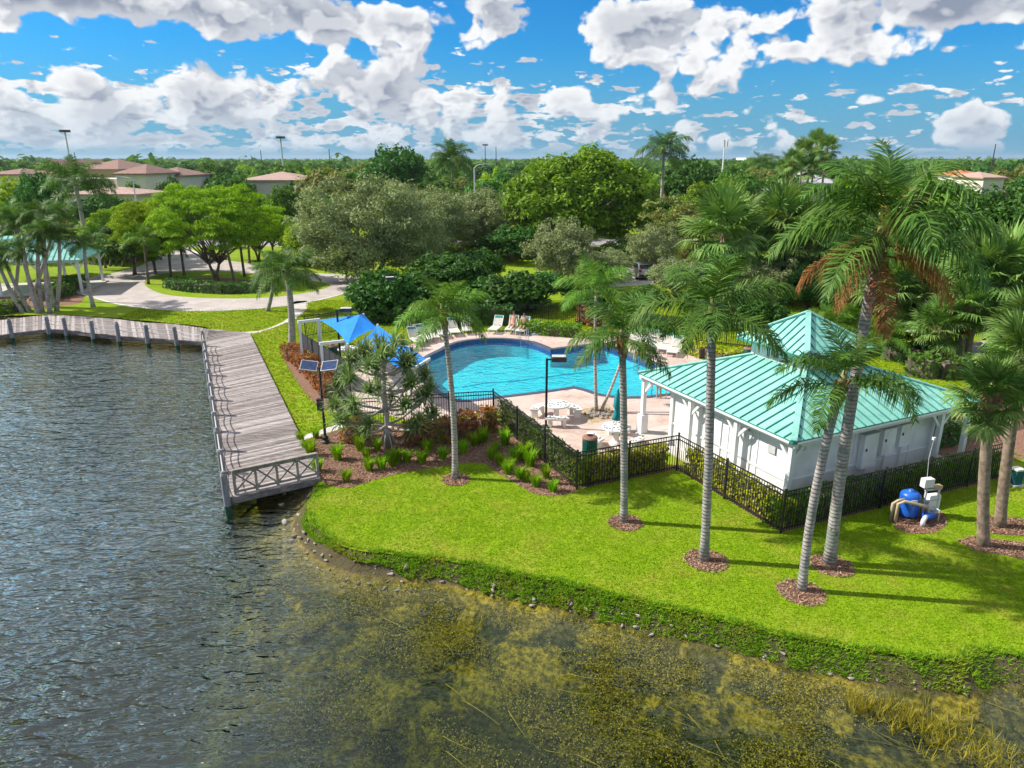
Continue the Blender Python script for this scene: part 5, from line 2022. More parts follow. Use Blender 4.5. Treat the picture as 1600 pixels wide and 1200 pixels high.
# ------------------------------------------------------------ hedges and shrubs
def hedge(name, line, width, height, mat, label, cat='hedge', size=.07, dens=190, seed=1, aspect=.6, core='soil', group=None, rough=.12):
    """leafy hedge along a polyline (ground coordinates)"""
    rng = np.random.default_rng(seed)
    L = [Vector((*p, 0)) for p in line]
    org = L[0].copy()
    C, Nn = [], []
    for a, b in zip(L[:-1], L[1:]):
        d_ = b - a
        ln = d_.length
        u = d_.normalized()
        s = Vector((-u.y, u.x, 0))
        m = int(ln * (width + 2 * height) * dens)
        t = rng.uniform(-.04, 1.04, m) * ln
        w = rng.uniform(0, width + 2 * height, m)
        wob = 1 + rough * np.sin(t * 3.1 + seed) * np.sin(t * 1.7 + 2 * seed) + rng.normal(0, .05, m)
        dep = np.abs(rng.normal(0, .05, m))
        lat = np.where(w < height, -width / 2 + dep, np.where(w > height + width, width / 2 - dep, w - height - width / 2))
        zz = np.where(w < height, w, np.where(w > height + width, width + 2 * height - w, height - dep))
        nl = np.where(w < height, -1.0, np.where(w > height + width, 1.0, 0.0))
        nz = np.where(nl == 0, 1.0, .25)
        lat = lat * wob
        zz = np.maximum(.03, zz * (wob * .5 + .5 + rng.normal(0, .03, m)))
        P_ = np.array([a.x - org.x, a.y - org.y, 0])[None] + t[:, None] * np.array(u)[None] + lat[:, None] * np.array(s)[None]
        P_[:, 2] = zz
        C.append(P_)
        Nn.append(nl[:, None] * np.array(s)[None] + np.array([0, 0, 1.])[None] * nz[:, None] + rng.normal(0, .6, (m, 3)))
    V, F = leaf_quads(np.concatenate(C), np.concatenate(Nn), size, aspect, rng)
    root = empty(name, org, 0, label, cat, group)
    link(bpy.data.objects.new('foliage', mesh_np('foliage', V, F, MATS[mat])), root)
    cb = MB()
    for a, b in zip(L[:-1], L[1:]):
        cb.bar(a - org + Vector((0, 0, height * .40)), b - org + Vector((0, 0, height * .40)), width * .55, height * .78)
    cb.build('branches', MATS['bark'], root)
    return root


def inset(a, b, off):
    """line a-b shifted sideways"""
    d_ = Vector((b[0] - a[0], b[1] - a[1])).normalized()
    s = Vector((-d_.y, d_.x)) * off
    return [(a[0] + s.x + d_.x * .3, a[1] + s.y + d_.y * .3), (b[0] + s.x - d_.x * .3, b[1] + s.y - d_.y * .3)]


hedge('hedge', inset(FC1, FC2, .5), .55, .95, 'leaf_gold', 'yellow green hedge behind the short fence run by the green bin', seed=2)
hedge('hedge', inset(FC2, FC3, .5), .5, .95, 'leaf_gold', 'yellow green hedge between fence and sunlit side of the pool house', seed=3)
hedge('hedge', inset(FC3, FC4, .5), .55, .95, 'leaf_hedge', 'green hedge between fence and shaded side of the pool house', seed=4)
hedge('hedge', inset(FC0, FC1, .42), .4, 1.0, 'leaf_hedge', 'green hedge inside the long fence beside the tables', seed=5)
hedge('copper_hedge', pix([(452, 556), (478, 575), (500, 598), (518, 620)]), 1.0, .8, 'leaf_copper', 'copper leaved hedge in front of the dark screened fence', seed=6, size=.10, dens=110, rough=.25)
hedge('copper_hedge', pix([(545, 684), (566, 690)]), .9, 1.0, 'leaf_copper', 'copper leaved bush left of the pandanus trunk', 'shrub', seed=7, size=.09, rough=.3)
hedge('copper_hedge', pix([(633, 694), (700, 688), (745, 680)]), .9, .95, 'leaf_copper', 'copper and green bushes between pandanus and fence', seed=8, size=.09, dens=130, rough=.3)
hedge('copper_hedge', pix([(752, 676), (772, 672)]), .7, 1.1, 'leaf_copper', 'copper leaved bush at the bend of the picket fence', 'shrub', seed=9, size=.09, rough=.3)
hedge('hedge', pix([(815, 519), (860, 523), (905, 526)]), 1.1, .8, 'leaf_hedge', 'low clipped green hedge right of the sunbathers', seed=10, size=.10, dens=90)
hedge('hedge', pix([(640, 518), (700, 508), (760, 506), (800, 507)]), 1.0, 1.4, 'leaf_dark', 'dark hedge in shade behind the left loungers', seed=11, size=.13, dens=60)
hedge('hedge', pix([(1075, 548), (1100, 560), (1118, 560)]), 1.0, .8, 'leaf_gold', 'yellow clipped hedge at the right end of the lounger row', seed=12, size=.09, dens=100)
hedge('hedge', pix([(1122, 566), (1165, 558)]), .9, .6, 'leaf_gold', 'yellow clipped hedge left of the cupola', seed=13, size=.09, dens=100)
hedge('hedge', pix([(985, 526), (1010, 529), (1040, 537), (1072, 546)]), .8, .9, 'leaf_hedge', 'loose green hedge behind the right loungers', seed=14, size=.10, dens=80, rough=.4)
hedge('hedge', smooth_line(pix([(265, 449), (300, 455), (350, 458), (400, 456), (425, 449)]), 3), 1.3, .9, 'leaf_dark', 'dark clipped hedge ring on the island of the drive', seed=15, size=.14, dens=45)
hedge('hedge', pix([(145, 414), (190, 408), (238, 407)]), 1.5, .8, 'leaf_hedge', 'low green hedge beyond the drive behind the five slim palms', seed=16, size=.14, dens=40)
hedge('hedge', pix([(70, 470), (100, 462), (122, 450)]), 1.6, 1.1, 'leaf_mid', 'green bushes beside the gazebo', seed=17, size=.13, dens=50, rough=.4)
hedge('hedge', pix([(-20, 492), (20, 488), (35, 484)]), 1.4, .9, 'leaf_hedge', 'clipped green hedge in front of the gazebo at the left edge', seed=18, size=.12, dens=60)
hedge('hedge', pix([(600, 401), (700, 396), (800, 397), (860, 398)]), 2.2, 1.0, 'leaf_hedge', 'long bright green hedge along the street behind the silver trees', seed=19, size=.22, dens=14)
hedge('hedge', pix([(1440, 700), (1470, 690), (1500, 680)]), 1.0, .9, 'leaf_dark', 'dark bushes under the right porch behind the fence', seed=20, size=.10, dens=80, rough=.3)
hedge('hedge', pix([(560, 505), (600, 502), (640, 506)]), 1.6, 1.2, 'leaf_dark', 'dark bushes at the foot of the sea grape behind the sail', seed=21, size=.16, dens=40, rough=.4)
hedge('hedge', pix([(905, 505), (930, 508), (960, 512)]), 1.2, 1.3, 'leaf_copper', 'reddish bushes behind the far fence near the double palm', seed=22, size=.13, dens=50, rough=.4)

# ------------------------------------------------------------ pandanus
def rosette_mesh(seed, L=.75, n=34):
    r = random.Random(seed)
    V, F4, F3 = [], [], []
    for i in range(n):
        a = i * 2.39996
        e = radians(88 - 100 * (i / n)) + r.uniform(-.15, .15)
        d1 = Vector((cos(a) * cos(e), sin(a) * cos(e), sin(e)))
        ll = L * r.uniform(.8, 1.15)
        s = d1.cross(Vector((0, 0, 1)))
        s = (s.normalized() if s.length > .01 else Vector((1, 0, 0))) * .03
        m1 = d1 * ll * .55
        tip = m1 + (d1 + Vector((0, 0, -.7))).normalized() * ll * .45
        b_ = len(V)
        V += [-s, s, m1 + s, m1 - s, tip]
        F4.append((b_, b_ + 1, b_ + 2, b_ + 3))
        F3.append((b_ + 3, b_ + 2, b_ + 4))
    return mesh_np('leaf_rosette', np.array([tuple(v) for v in V]), [np.array(F4), np.array(F3)], MATS['leaf_pandan'])


ROS = [rosette_mesh(s) for s in (1, 2, 3)]
x, y = ground_point(606, 700)
pdn = empty('pandanus_tree', (x, y, 0), 0, 'many branched pandanus tree with pale limbs and spiky leaf tufts by the fence', 'tree')
pr2 = random.Random(12)
tk = MB()
tk.tube([(0, 0, -.05), (.02, 0, 1.0), (-.02, 0, 2.2), (0, 0, 3.4), (.03, 0, 4.2)], [.13, .115, .10, .08, .06], 9)
for a in np.linspace(0, 6.28, 8)[:-1]:
    tk.tube([(cos(a) * .42, sin(a) * .42, -.05), (cos(a) * .25, sin(a) * .25, .45), (0, 0, .95)], [.03, .035, .035], 6)
tk.build('trunk', MATS['bark_pale'], pdn, True)
tufts = [Vector((.03, 0, 4.3))]
nb = 0
for tier, (z0, reach, zend, nb_) in enumerate(((1.0, 2.0, 1.5, 7), (1.7, 2.05, 2.35, 8), (2.5, 1.6, 3.1, 7), (3.2, 1.05, 3.75, 6), (3.7, .55, 4.15, 4))):
    for k in range(nb_):
        a = 2 * pi * k / nb_ + tier * .5 + pr2.uniform(-.15, .15)
        rc_ = reach * pr2.uniform(.8, 1.1)
        dvec = Vector((cos(a), sin(a), 0))
        p0_ = Vector((0, 0, z0 + pr2.uniform(-.1, .1)))
        p1_ = dvec * rc_ * .45 + Vector((0, 0, z0 + .05))
        p2_ = dvec * rc_ * .8 + Vector((0, 0, lerp(Vector((0, 0, z0)), Vector((0, 0, zend)), .45).z))
        p3_ = dvec * rc_ + Vector((0, 0, zend + pr2.uniform(-.2, .2)))
        MB().tube([p0_, p1_, p2_, p3_], [.06, .05, .042, .035], 7).build('branch', MATS['bark_pale'], pdn, True)
        tufts.append(p3_)
        for f_ in range(2):
            a2 = a + pr2.uniform(-.9, .9)
            q = p2_ + Vector((cos(a2) * .42, sin(a2) * .42, pr2.uniform(.15, .5)))
            MB().tube([p2_, p2_.lerp(q, .6) - Vector((0, 0, .06)), q], [.038, .033, .028], 6).build('branch', MATS['bark_pale'], pdn, True)
            tufts.append(q)
for i, p in enumerate(tufts):
    inst('leaf_rosette', ROS[i % 3], pdn, p, (pr2.uniform(-.35, .35), pr2.uniform(-.35, .35), pr2.uniform(0, 6)), pr2.uniform(.75, 1.05))

# ------------------------------------------------------------ ornamental grass clumps
def clump_mesh(seed, n=150, h=.62, w=.30):
    r = np.random.default_rng(seed)
    a = r.uniform(0, 6.283, n)
    q = np.sqrt(r.uniform(0, 1, n)) * .12
    base = np.stack([q * np.cos(a), q * np.sin(a), np.zeros(n)], 1)
    a2 = a + r.normal(0, .5, n)
    out_ = r.uniform(.25, 1, n) * w
    hh = h * r.uniform(.6, 1.1, n)
    mid = base + np.stack([out_ * .35 * np.cos(a2), out_ * .35 * np.sin(a2), hh * .65], 1)
    tip = base + np.stack([out_ * np.cos(a2), out_ * np.sin(a2), hh * r.uniform(.75, 1, n)], 1)
    sd = np.stack([-np.sin(a2), np.cos(a2), np.zeros(n)], 1) * .014
    V = np.stack([base - sd, base + sd, mid + sd, mid - sd, tip], 1).reshape(-1, 3)
    k = np.arange(n)[:, None] * 5
    return mesh_np('blades', V, [k + np.array([[0, 1, 2, 3]]), k + np.array([[3, 2, 4]])], MATS['leaf_tuft'])


CLM = [clump_mesh(s) for s in (1, 2, 3)]
clumps = [(470, 690), (478, 703), (486, 712), (496, 736), (494, 684), (528, 718), (542, 752), (563, 704), (573, 716), (577, 735), (590, 704), (597, 733), (612, 727), (622, 722), (636, 722), (660, 724), (668, 706), (692, 718),
          (690, 692), (724, 708), (742, 696), (755, 690), (768, 718), (780, 726), (795, 734), (789, 696), (806, 720), (820, 716), (828, 728), (812, 748), (822, 752), (837, 760), (853, 747), (864, 768), (793, 740), (775, 706)]
whereabouts = ['at the dock edge', 'along the dock', 'beside the dock planks', 'at the end railing of the dock', 'beside the solar lamp', 'alone in the mulch right of the dock', 'at the lawn edge near the dock', 'left of the pandanus roots', 'front left of the pandanus', 'nearer the lawn below the pandanus',
               'just left of the pandanus trunk', 'third from the left along the lawn edge', 'in the row in front of the pandanus', 'centre of the row in front of the pandanus', 'right end of the row in front of the pandanus', 'left of the curved palm trunk', 'rear, left of the curved palm', 'just left of the curved palm trunk base',
               'in shade under the copper bushes', 'just right of the curved palm', 'in shade right of the palm', 'in shade near the fence bend', 'left end of the strip below the fence', 'second in the strip below the fence', 'middle front of the strip below the fence', 'against the long fence, uppermost', 'rear of the strip below the fence', 'against the long fence, second', 'against the long fence, third',
               'front row near the strip end', 'front row next to the strip end', 'front row third from the strip end', 'beside the fence near its corner', 'last one at the tip of the bed', 'front of the strip, left', 'in shade behind the strip']
cr3 = random.Random(4)
for k, (u, v) in enumerate(clumps):
    x, y = ground_point(u, v)
    g_ = empty('grass_clump', (x, y, 0), cr3.uniform(0, 6), 'lime green ornamental grass clump %s' % whereabouts[k], 'grass clump', 'lime grass clumps in the planting bed')
    s_ = cr3.uniform(.85, 1.25)
    inst('blades', CLM[k % 3], g_, (0, 0, 0), (0, 0, 0), (s_, s_, s_ * cr3.uniform(.85, 1.1)))

# ------------------------------------------------------------ bank, lawn and water plants (nobody could count these)
def blades(name, C, h, w, lean, mat, label, cat, seed, per=3, wind=(0.0, 0.0), hj=.4):
    """tufts of single-triangle blades at points C"""
    r = np.random.default_rng(seed)
    C = np.repeat(C, per, 0)
    n = len(C)
    a = r.uniform(0, 6.283, n)
    C = C + np.stack([np.cos(a), np.sin(a), np.zeros(n)], 1) * (w * 1.2) * r.uniform(0, 1, n)[:, None]
    hh = h * r.uniform(1 - hj, 1 + hj, n)
    ln = lean * r.uniform(.2, 1.0, n)
    tip = C + np.stack([np.cos(a) * ln + wind[0] * hh, np.sin(a) * ln + wind[1] * hh, hh], 1)
    a3 = r.uniform(0, 6.283, n)
    sd = np.stack([np.cos(a3), np.sin(a3), np.zeros(n)], 1) * (w / 2)
    V = np.stack([C - sd, C + sd, tip], 1).reshape(-1, 3)
    o = link(bpy.data.objects.new(name, mesh_np(name, V, np.arange(3 * n).reshape(-1, 3), MATS[mat])))
    return tag(o, label, cat, None, 'stuff')


gr = np.random.default_rng(5)
fixed = [p for p in shore if -12 < p[0] < 30 and 5 < p[1] < 30]
# lawn in front: blades where the camera can tell them apart
X_ = gr.uniform(-9, 24, 330000)
Y_ = gr.uniform(9, 30, 330000)
bk_p = bed_main
loc_land = [p for p in shore[::2] if -40 < p[0] < 40] + [(-40, 60), (40, 60)]
keep = inside(X_, Y_, loc_land) & ~inside(X_, Y_, bed_main)
house_poly = [(FC1[0], FC1[1]), (FC2[0], FC2[1]), (FC3[0], FC3[1]), (FC4[0], FC4[1]), (30, 26), (30, 40), (-8, 40), (FC0[0], FC0[1])]
keep &= ~inside(X_, Y_, house_poly)
dock_poly = [(p.x, p.y) for p in (NLp, NRp, MRp, FRp, FLp)]
keep &= ~inside(X_, Y_, dock_poly)
for u, v, rx in ((713, 750, .55), (977, 817, .62), (1103, 876, .68), (1252, 926, .68), (1300, 884, .66)):
    x, y = ground_point(u, v)
    keep &= np.hypot(X_ - x, Y_ - y) > rx
for poly in (pix([(1392, 812), (1400, 802), (1440, 795), (1475, 802), (1480, 820), (1455, 834), (1420, 834), (1400, 826)]), pix([(1494, 845), (1520, 838), (1570, 845), (1625, 850), (1625, 878), (1570, 868), (1525, 862)]),
             pix([(1522, 815), (1545, 806), (1600, 812), (1620, 830), (1600, 838), (1550, 834)]), pix([(472, 681), (474, 688), (540, 668), (534, 661)])):
    keep &= ~inside(X_, Y_, poly)
keep &= (np.abs(X_) < Y_ * .80 + 2)
# thin out with distance
keep &= gr.random(len(X_)) < np.clip(24 / (Y_ + 1) - .1, .25, 1)
C_ = np.stack([X_[keep], Y_[keep], np.zeros(keep.sum())], 1)
mX = gr.uniform(-30, 30, 200000)
mY = gr.uniform(26, 66, 200000)
mk = inside(mX, mY, loc_land) & ~inside(mX, mY, bed_main) & ~inside(mX, mY, dock_poly) & (np.abs(mX) < mY * .78)
for poly in (deck_poly, drive_out, pix([(443, 560), (452, 545), (468, 548), (500, 575), (530, 612), (545, 640), (520, 642), (498, 635), (470, 605)]), pix([(472, 681), (474, 688), (540, 668), (534, 661)]),
             pix([(372, 519), (405, 517), (440, 504), (458, 488), (450, 474), (478, 470), (479, 483), (462, 498), (430, 511), (398, 521)]), [(p.x, p.y) for p in fr_] + [(p.x, p.y) for p in bk_[::-1]],
             pix([(905, 452), (1080, 440), (1080, 421), (930, 421)]), pix([(1410, 560), (1480, 575), (1560, 545), (1660, 530), (1660, 520), (1540, 532), (1450, 545)]),
             pix([(1390, 640), (1500, 610), (1640, 600), (1640, 700), (1500, 720), (1420, 700)])):
    mk &= ~inside(mX, mY, poly)
hpoly = [tuple((house.matrix_basis @ Vector((a, b_, 0)))[:2]) for a, b_ in ((-.3, -.3), (BX + .3, -.3), (BX + .3, BY + .3), (-.3, BY + .3))]
mk &= ~inside(mX, mY, hpoly)
mk &= ~(inside(mX, mY, house_poly) & (mY < 34) & (mX < 8))
blades('rear_lawn_grass', np.stack([mX[mk], mY[mk], np.zeros(mk.sum())], 1), .05, .07, .10, 'blade_lawn', 'mown lawn round the dock, the paths and behind the pool', 'grass', 16, 2)
blades('lawn_grass', C_, .026, .034, .06, 'blade_lawn', 'short mown lime green lawn between lake and pool fence', 'grass', 6, 2)
# rough growth on the bank
sa = np.array(fixed)
m = 17000
ix = gr.integers(0, len(sa) - 1, m)
tt = gr.random(m)
bp_ = sa[ix] * (1 - tt[:, None]) + sa[ix + 1] * tt[:, None]
nrm_ = sa[ix + 1] - sa[ix]
nrm_ = np.stack([nrm_[:, 1], -nrm_[:, 0]], 1) / (np.linalg.norm(nrm_, axis=1, keepdims=True) + 1e-9)
tst = inside(bp_[:, 0] + nrm_[:, 0] * .3, bp_[:, 1] + nrm_[:, 1] * .3, loc_land)
nrm_[tst] *= -1
od = gr.uniform(-.18, .56, m)
lf = np.clip((bp_[:, 0] + 6.5) / 6.0, 0, 1) + .25 * np.sin(bp_[:, 0] * 2.7) * np.sin(bp_[:, 0] * .9 + 1)
cn_ = np.sin(bp_[:, 0] * 3.3 + 2 * np.sin(bp_[:, 0] * 1.1)) * .5 + np.sin(bp_[:, 0] * 7.9 + bp_[:, 1] * 3) * .35
kk = gr.random(m) < np.clip(.26 + .62 * lf + .42 * cn_, .10, 1)
od = np.minimum(od, .10 + .46 * np.clip(lf, 0, 1))
pz = np.interp(np.maximum(od, 0), [0, .2, .55], [-.03, -.16, -.46])
bpts = np.stack([bp_[:, 0] + nrm_[:, 0] * od, bp_[:, 1] + nrm_[:, 1] * od, np.where(od < 0, 0, pz)], 1)[kk]
blades('bank_growth', bpts, .075, .035, .15, 'blade_bank', 'rough overhanging grass and weeds along the lake bank', 'grass', 8, 5, hj=.75)
# reeds in the shallows at the lower right
rl_ = np.array([ground_point(u, v, WATER_Z) for u, v in ((1330, 1096), (1350, 1102), (1390, 1116), (1440, 1130), (1510, 1160), (1580, 1200), (1680, 1250))])
m = 240
ix = gr.integers(0, len(rl_) - 1, m)
tt = gr.random(m)[:, None]
rp = rl_[ix] * (1 - tt) + rl_[ix + 1] * tt + gr.normal(0, .34, (m, 2)) * (0.5 + ix[:, None] * .2)
blades('reeds', np.stack([rp[:, 0], rp[:, 1], np.full(m, WATER_Z - .1)], 1), .30, .022, .26, 'blade_reed', 'yellow reeds standing in the shallow water at the lower right', 'reeds', 9, 6, (-.1, 0), .7)
# floating and drowned strands
def strands(name, boxes, n, zlo, zhi, Lr, mat, label, seed, ang0=-.55, w=.011):
    r = np.random.default_rng(seed)
    V, F = [], []
    k = 0
    for i in range(n):
        u, v, su, sv = boxes[i % len(boxes)]
        uu, vv = r.normal(u, su), r.normal(v, sv)
        if vv < 800:
            continue
        x_, y_ = ground_point(uu, vv, WATER_Z)
        if inside(np.array([x_]), np.array([y_]), loc_land)[0]:
            continue
        L_ = r.uniform(*Lr)
        a = ang0 + r.normal(0, .28)
        c_ = r.normal(0, .5)
        z_ = r.uniform(zlo, zhi)
        p = np.array([x_, y_])
        row = []
        for s in range(5):
            row.append(p.copy())
            p = p + np.array([cos(a), sin(a)]) * L_ / 4
            a += c_ * .2
        for s in range(5):
            dxy = row[min(s + 1, 4)] - row[max(s - 1, 0)]
            dxy /= np.linalg.norm(dxy)
            sd_ = np.array([-dxy[1], dxy[0]]) * w * (1 - s / 5.5)
            V.append((row[s][0] + sd_[0], row[s][1] + sd_[1], z_ - .02 * s * (zhi < WATER_Z)))
            V.append((row[s][0] - sd_[0], row[s][1] - sd_[1], z_ - .02 * s * (zhi < WATER_Z)))
        for s in range(4):
            F.append((k + 2 * s, k + 2 * s + 1, k + 2 * s + 3, k + 2 * s + 2))
        k += 10
    o = link(bpy.data.objects.new(name, mesh_np(name, np.array(V), np.array(F), MATS[mat])))
    return tag(o, label, 'water weed', None, 'stuff')


wb_ = [(560, 900, 60, 25), (620, 930, 90, 40), (800, 1000, 120, 50), (950, 1040, 130, 60), (1200, 1080, 120, 60), (1280, 1090, 80, 35), (1380, 1130, 90, 40), (700, 1000, 140, 60), (1050, 1120, 160, 50)]
strands('drowned_strands', wb_, 130, WATER_Z - .25, WATER_Z - .03, (.4, 1.3), 'weed_water', 'long pale water weed strands trailing below the surface off the bank', 3)
# loose wood chips on the mulch
mc = []
for poly, n_ in ((bed_main, 26000), (pix([(1392, 812), (1400, 802), (1440, 795), (1475, 802), (1480, 820), (1455, 834), (1420, 834), (1400, 826)]), 1500), (pix([(1494, 845), (1520, 838), (1570, 845), (1625, 850), (1625, 878), (1570, 868), (1525, 862)]), 2200),
                 (pix([(1522, 815), (1545, 806), (1600, 812), (1620, 830), (1600, 838), (1550, 834)]), 2200)):
    P_ = np.array(poly)
    lo_, hi_ = P_.min(0), P_.max(0)
    q_ = gr.uniform(lo_, hi_, (n_, 2))
    mc.append(q_[inside(q_[:, 0], q_[:, 1], poly)])
for u, v, rx in ((713, 750, .50), (977, 817, .55), (1103, 876, .62), (1252, 926, .62), (1300, 884, .6)):
    x, y = ground_point(u, v)
    a_ = gr.uniform(0, 6.283, 900)
    d_ = rx * np.sqrt(gr.random(900)) * 1.08
    mc.append(np.stack([x + d_ * np.cos(a_), y + d_ * np.sin(a_)], 1))
mc = np.concatenate(mc)
mcV, mcF = leaf_quads(np.concatenate([mc, gr.uniform(.015, .035, (len(mc), 1))], 1), gr.normal(0, .45, (len(mc), 3)) + np.array([0, 0, 1.0]), .045, .38, gr)
tag(link(bpy.data.objects.new('mulch_chips', mesh_np('mulch_chips', mcV, mcF, MATS['mulch_chip']))), 'loose reddish wood chips lying on the beds and round the palms', 'mulch', None, 'stuff')
# bushy weed under water
m = 16000
px_ = gr.uniform(380, 1680, m)
py_ = gr.uniform(840, 1230, m)
wx_, wy_ = [], []
GPT = [ground_point(a, b, WATER_Z - .5) for a, b in zip(px_, py_)]
wx_, wy_ = np.array([p[0] for p in GPT]), np.array([p[1] for p in GPT])
wd = dist_to_line(wx_, wy_, fixed[::3])
cl_n = np.sin(wx_ * 1.1 + 1.3 * np.sin(wy_ * .9)) * np.sin(wy_ * 1.5 + 1.1 * np.sin(wx_ * .6)) + .35 * np.sin(wx_ * 3.1 + wy_ * 2.3 + np.sin(wy_ * 2))
kp = ~inside(wx_, wy_, loc_land) & (wd > .7) & (wd < 8.5) & (cl_n + gr.normal(0, .2, m) > .1) & (gr.random(m) < np.clip(1.3 - wd / 8, .1, 1))
zb = np.interp(wd, prof_d, prof_z)
wc = np.stack([wx_, wy_, zb], 1)[kp]
top_gap = np.clip(WATER_Z - .08 - wc[:, 2], .08, 1.2)
r_ = np.random.default_rng(31)
per = 16
Cw = np.repeat(wc, per, 0)
nW = len(Cw)
hw = np.repeat(top_gap, per) * r_.uniform(.15, .75, nW)
Cw = Cw + np.stack([r_.normal(0, .15, nW), r_.normal(0, .15, nW), hw], 1)
Vw, Fw = leaf_quads(Cw, r_.normal(0, .6, (nW, 3)) + np.array([0, 0, 1.2]), .028, .5, r_)
ow = link(bpy.data.objects.new('drowned_weed', mesh_np('drowned_weed', Vw, Fw, MATS['weed_water'])))
tag(ow, 'bushy yellow green weed growing under the clear shallow water', 'water weed', None, 'stuff')

# rocks along the left bank, each one a stone of its own
rk = [(440, 788), (452, 800), (447, 815), (470, 812), (476, 826), (482, 838), (492, 848), (487, 858), (500, 862), (536, 874), (470, 842), (462, 830), (455, 845), (600, 888), (612, 886), (640, 892), (588, 880), (650, 893), (700, 898), (444, 775), (1150, 1002), (1165, 1010), (1215, 1024), (1245, 1036), (1070, 978)]
rkw = ['under the end of the dock', 'at the dock corner', 'below the dock corner', 'first of the group on the left tip', 'second of the pale group on the left tip', 'third of the pale group on the left tip', 'fourth of the pale group, round the tip', 'low in the shallows at the tip', 'largest of the group at the tip',
       'lone pale one right of the tip', 'half drowned left of the tip', 'drowned, beside the tip', 'farthest into the shallows', 'left one of the flat pair on the front bank', 'right one of the flat pair on the front bank', 'right of the flat pair', 'left of the flat pair', 'beyond the flat pair', 'alone half way along the bank', 'in the dark under the dock',
       'left one in the eroded bank at the right', 'second in the eroded bank', 'third in the eroded bank', 'last in the eroded bank', 'left of the eroded bank']
rs_ = random.Random(9)
for k, (u, v) in enumerate(rk):
    x, y = ground_point(u, v, -.5)
    s_ = rs_.uniform(.10, .22) * (.8 if k > 18 else 1)
    o = inst('shore_rock', rock_meshes[k % 4], None, (x, y, -.52 if k < 19 else -.40), (rs_.uniform(-.3, .3), rs_.uniform(-.3, .3), rs_.uniform(0, 6)), s_)
    tag(o, 'pale rock at the water, %s' % rkw[k], 'rock', 'rocks along the bank')
# rubble along the foot of the bank
rbv, rbf = [], []
base_v = np.array([v.co[:] for v in rock_meshes[1].vertices])
base_f = np.array([p_.vertices[:] for p_ in rock_meshes[1].polygons])
cand = [p_ for p_ in fixed if -9.5 < p_[0] < 12]
for k in range(300):
    q_ = cand[rs_.randrange(len(cand))]
    if q_[0] > -2.5 and rs_.random() < .72:
        continue
    e_ = rs_.uniform(.25, 1.1) if q_[0] < -2.5 else rs_.uniform(.3, .6)
    # outwards is towards the camera side and left
    nx_, ny_ = (-.75, -.65) if q_[0] < -5 else (-.3, -.95)
    s_ = rs_.uniform(.03, .11)
    a_ = rs_.uniform(0, 6.28)
    ca, sa_ = cos(a_), sin(a_)
    zz_ = np.interp(e_, prof_d, prof_z)
    vv_ = base_v * s_ * np.array([1, rs_.uniform(.6, 1), rs_.uniform(.6, 1)])
    vv_ = np.stack([vv_[:, 0] * ca - vv_[:, 1] * sa_, vv_[:, 0] * sa_ + vv_[:, 1] * ca, vv_[:, 2]], 1) + np.array([q_[0] + nx_ * e_, q_[1] + ny_ * e_, zz_ + s_ * .2])
    rbf.append(base_f + len(rbv) * len(base_v))
    rbv.append(vv_)
tag(link(bpy.data.objects.new('shore_rubble', mesh_np('shore_rubble', np.concatenate(rbv), np.concatenate(rbf), MATS['rock']))), 'small broken limestone rubble along the foot of the bank', 'stones', None, 'stuff')
# cobbles in the palm planter
m_ = MB()
for k in range(60):
    x, y = ground_point(938 + rs_.gauss(0, 11), 647 + rs_.gauss(0, 3.5))
    a = rs_.uniform(.05, .11)
    m_.lathe([(a * .7, 0), (a, .04), (a * .7, .09), (a * .2, .11)], (x, y, .01), 6)
tag(m_.build('planter_cobbles', MATS['rail_wood']), 'dark cobbles round the stems in the pool planter', 'stones', None, 'stuff')

hedge('hedge', pix([(1415, 583), (1465, 590), (1530, 586)]), 1.3, 1.1, 'leaf_mid', 'loose green bushes right behind the teal roof end', seed=31, size=.13, dens=50, rough=.45)
hedge('hedge', pix([(1380, 558), (1425, 566), (1455, 562)]), 1.4, 1.0, 'leaf_dark', 'dark low bushes on the lawn near the white bench', seed=32, size=.13, dens=50, rough=.45)

# ------------------------------------------------------------ broad trees
PR = {}
PR['ficus'] = tree_proto('ficus', (10.8, 9.0, 6.6), 7.6, 380, 1.5, 100, .28, .55, 'leaf_ficus', 3.0, .6, 'bark', 4, 14, 3, .9, lower=-.85, lump=.14)
PR['silver'] = tree_proto('silver', (8.2, 6.8, 5.0), 6.0, 380, 1.15, 90, .19, .38, 'leaf_silver', 2.6, .30, 'bark', 9, 16, 2, 1.3, lower=-.95, lump=.22, shell=(.35, 1.0))
PR['silver_small'] = tree_proto('silver_small', (5.0, 4.4, 3.9), 4.6, 220, .85, 80, .17, .38, 'leaf_silver', 1.8, .2, 'bark_pale', 10, 14, 3, .8, lower=-.95, lump=.25, shell=(.35, 1.0))
PR['poinciana'] = tree_proto('poinciana', (9.5, 7.0, 3.4), 5.9, 330, 1.15, 120, .20, .30, 'leaf_poinciana', 2.0, .24, 'bark', 13, 14, 2, .8, lower=-.8, lump=.22, flat=.66, shell=(.55, 1.0))
PR['seagrape'] = tree_proto('seagrape', (3.0, 2.6, 1.9), 2.1, 120, .75, 60, .19, .8, 'leaf_dark', .9, .12, 'bark', 16, 8, 3, .5, lower=-.9, lump=.2)
PR['dark'] = tree_proto('dark', (4.6, 4.4, 3.4), 5.2, 130, 1.1, 60, .28, .5, 'leaf_dark', 2.4, .28, 'bark', 18, 8, lower=-.6, lump=.2)
PR['mid'] = tree_proto('mid', (4.6, 4.4, 3.0), 5.0, 120, 1.1, 60, .28, .5, 'leaf_mid', 2.4, .26, 'bark', 19, 8, lower=-.6, lump=.24)
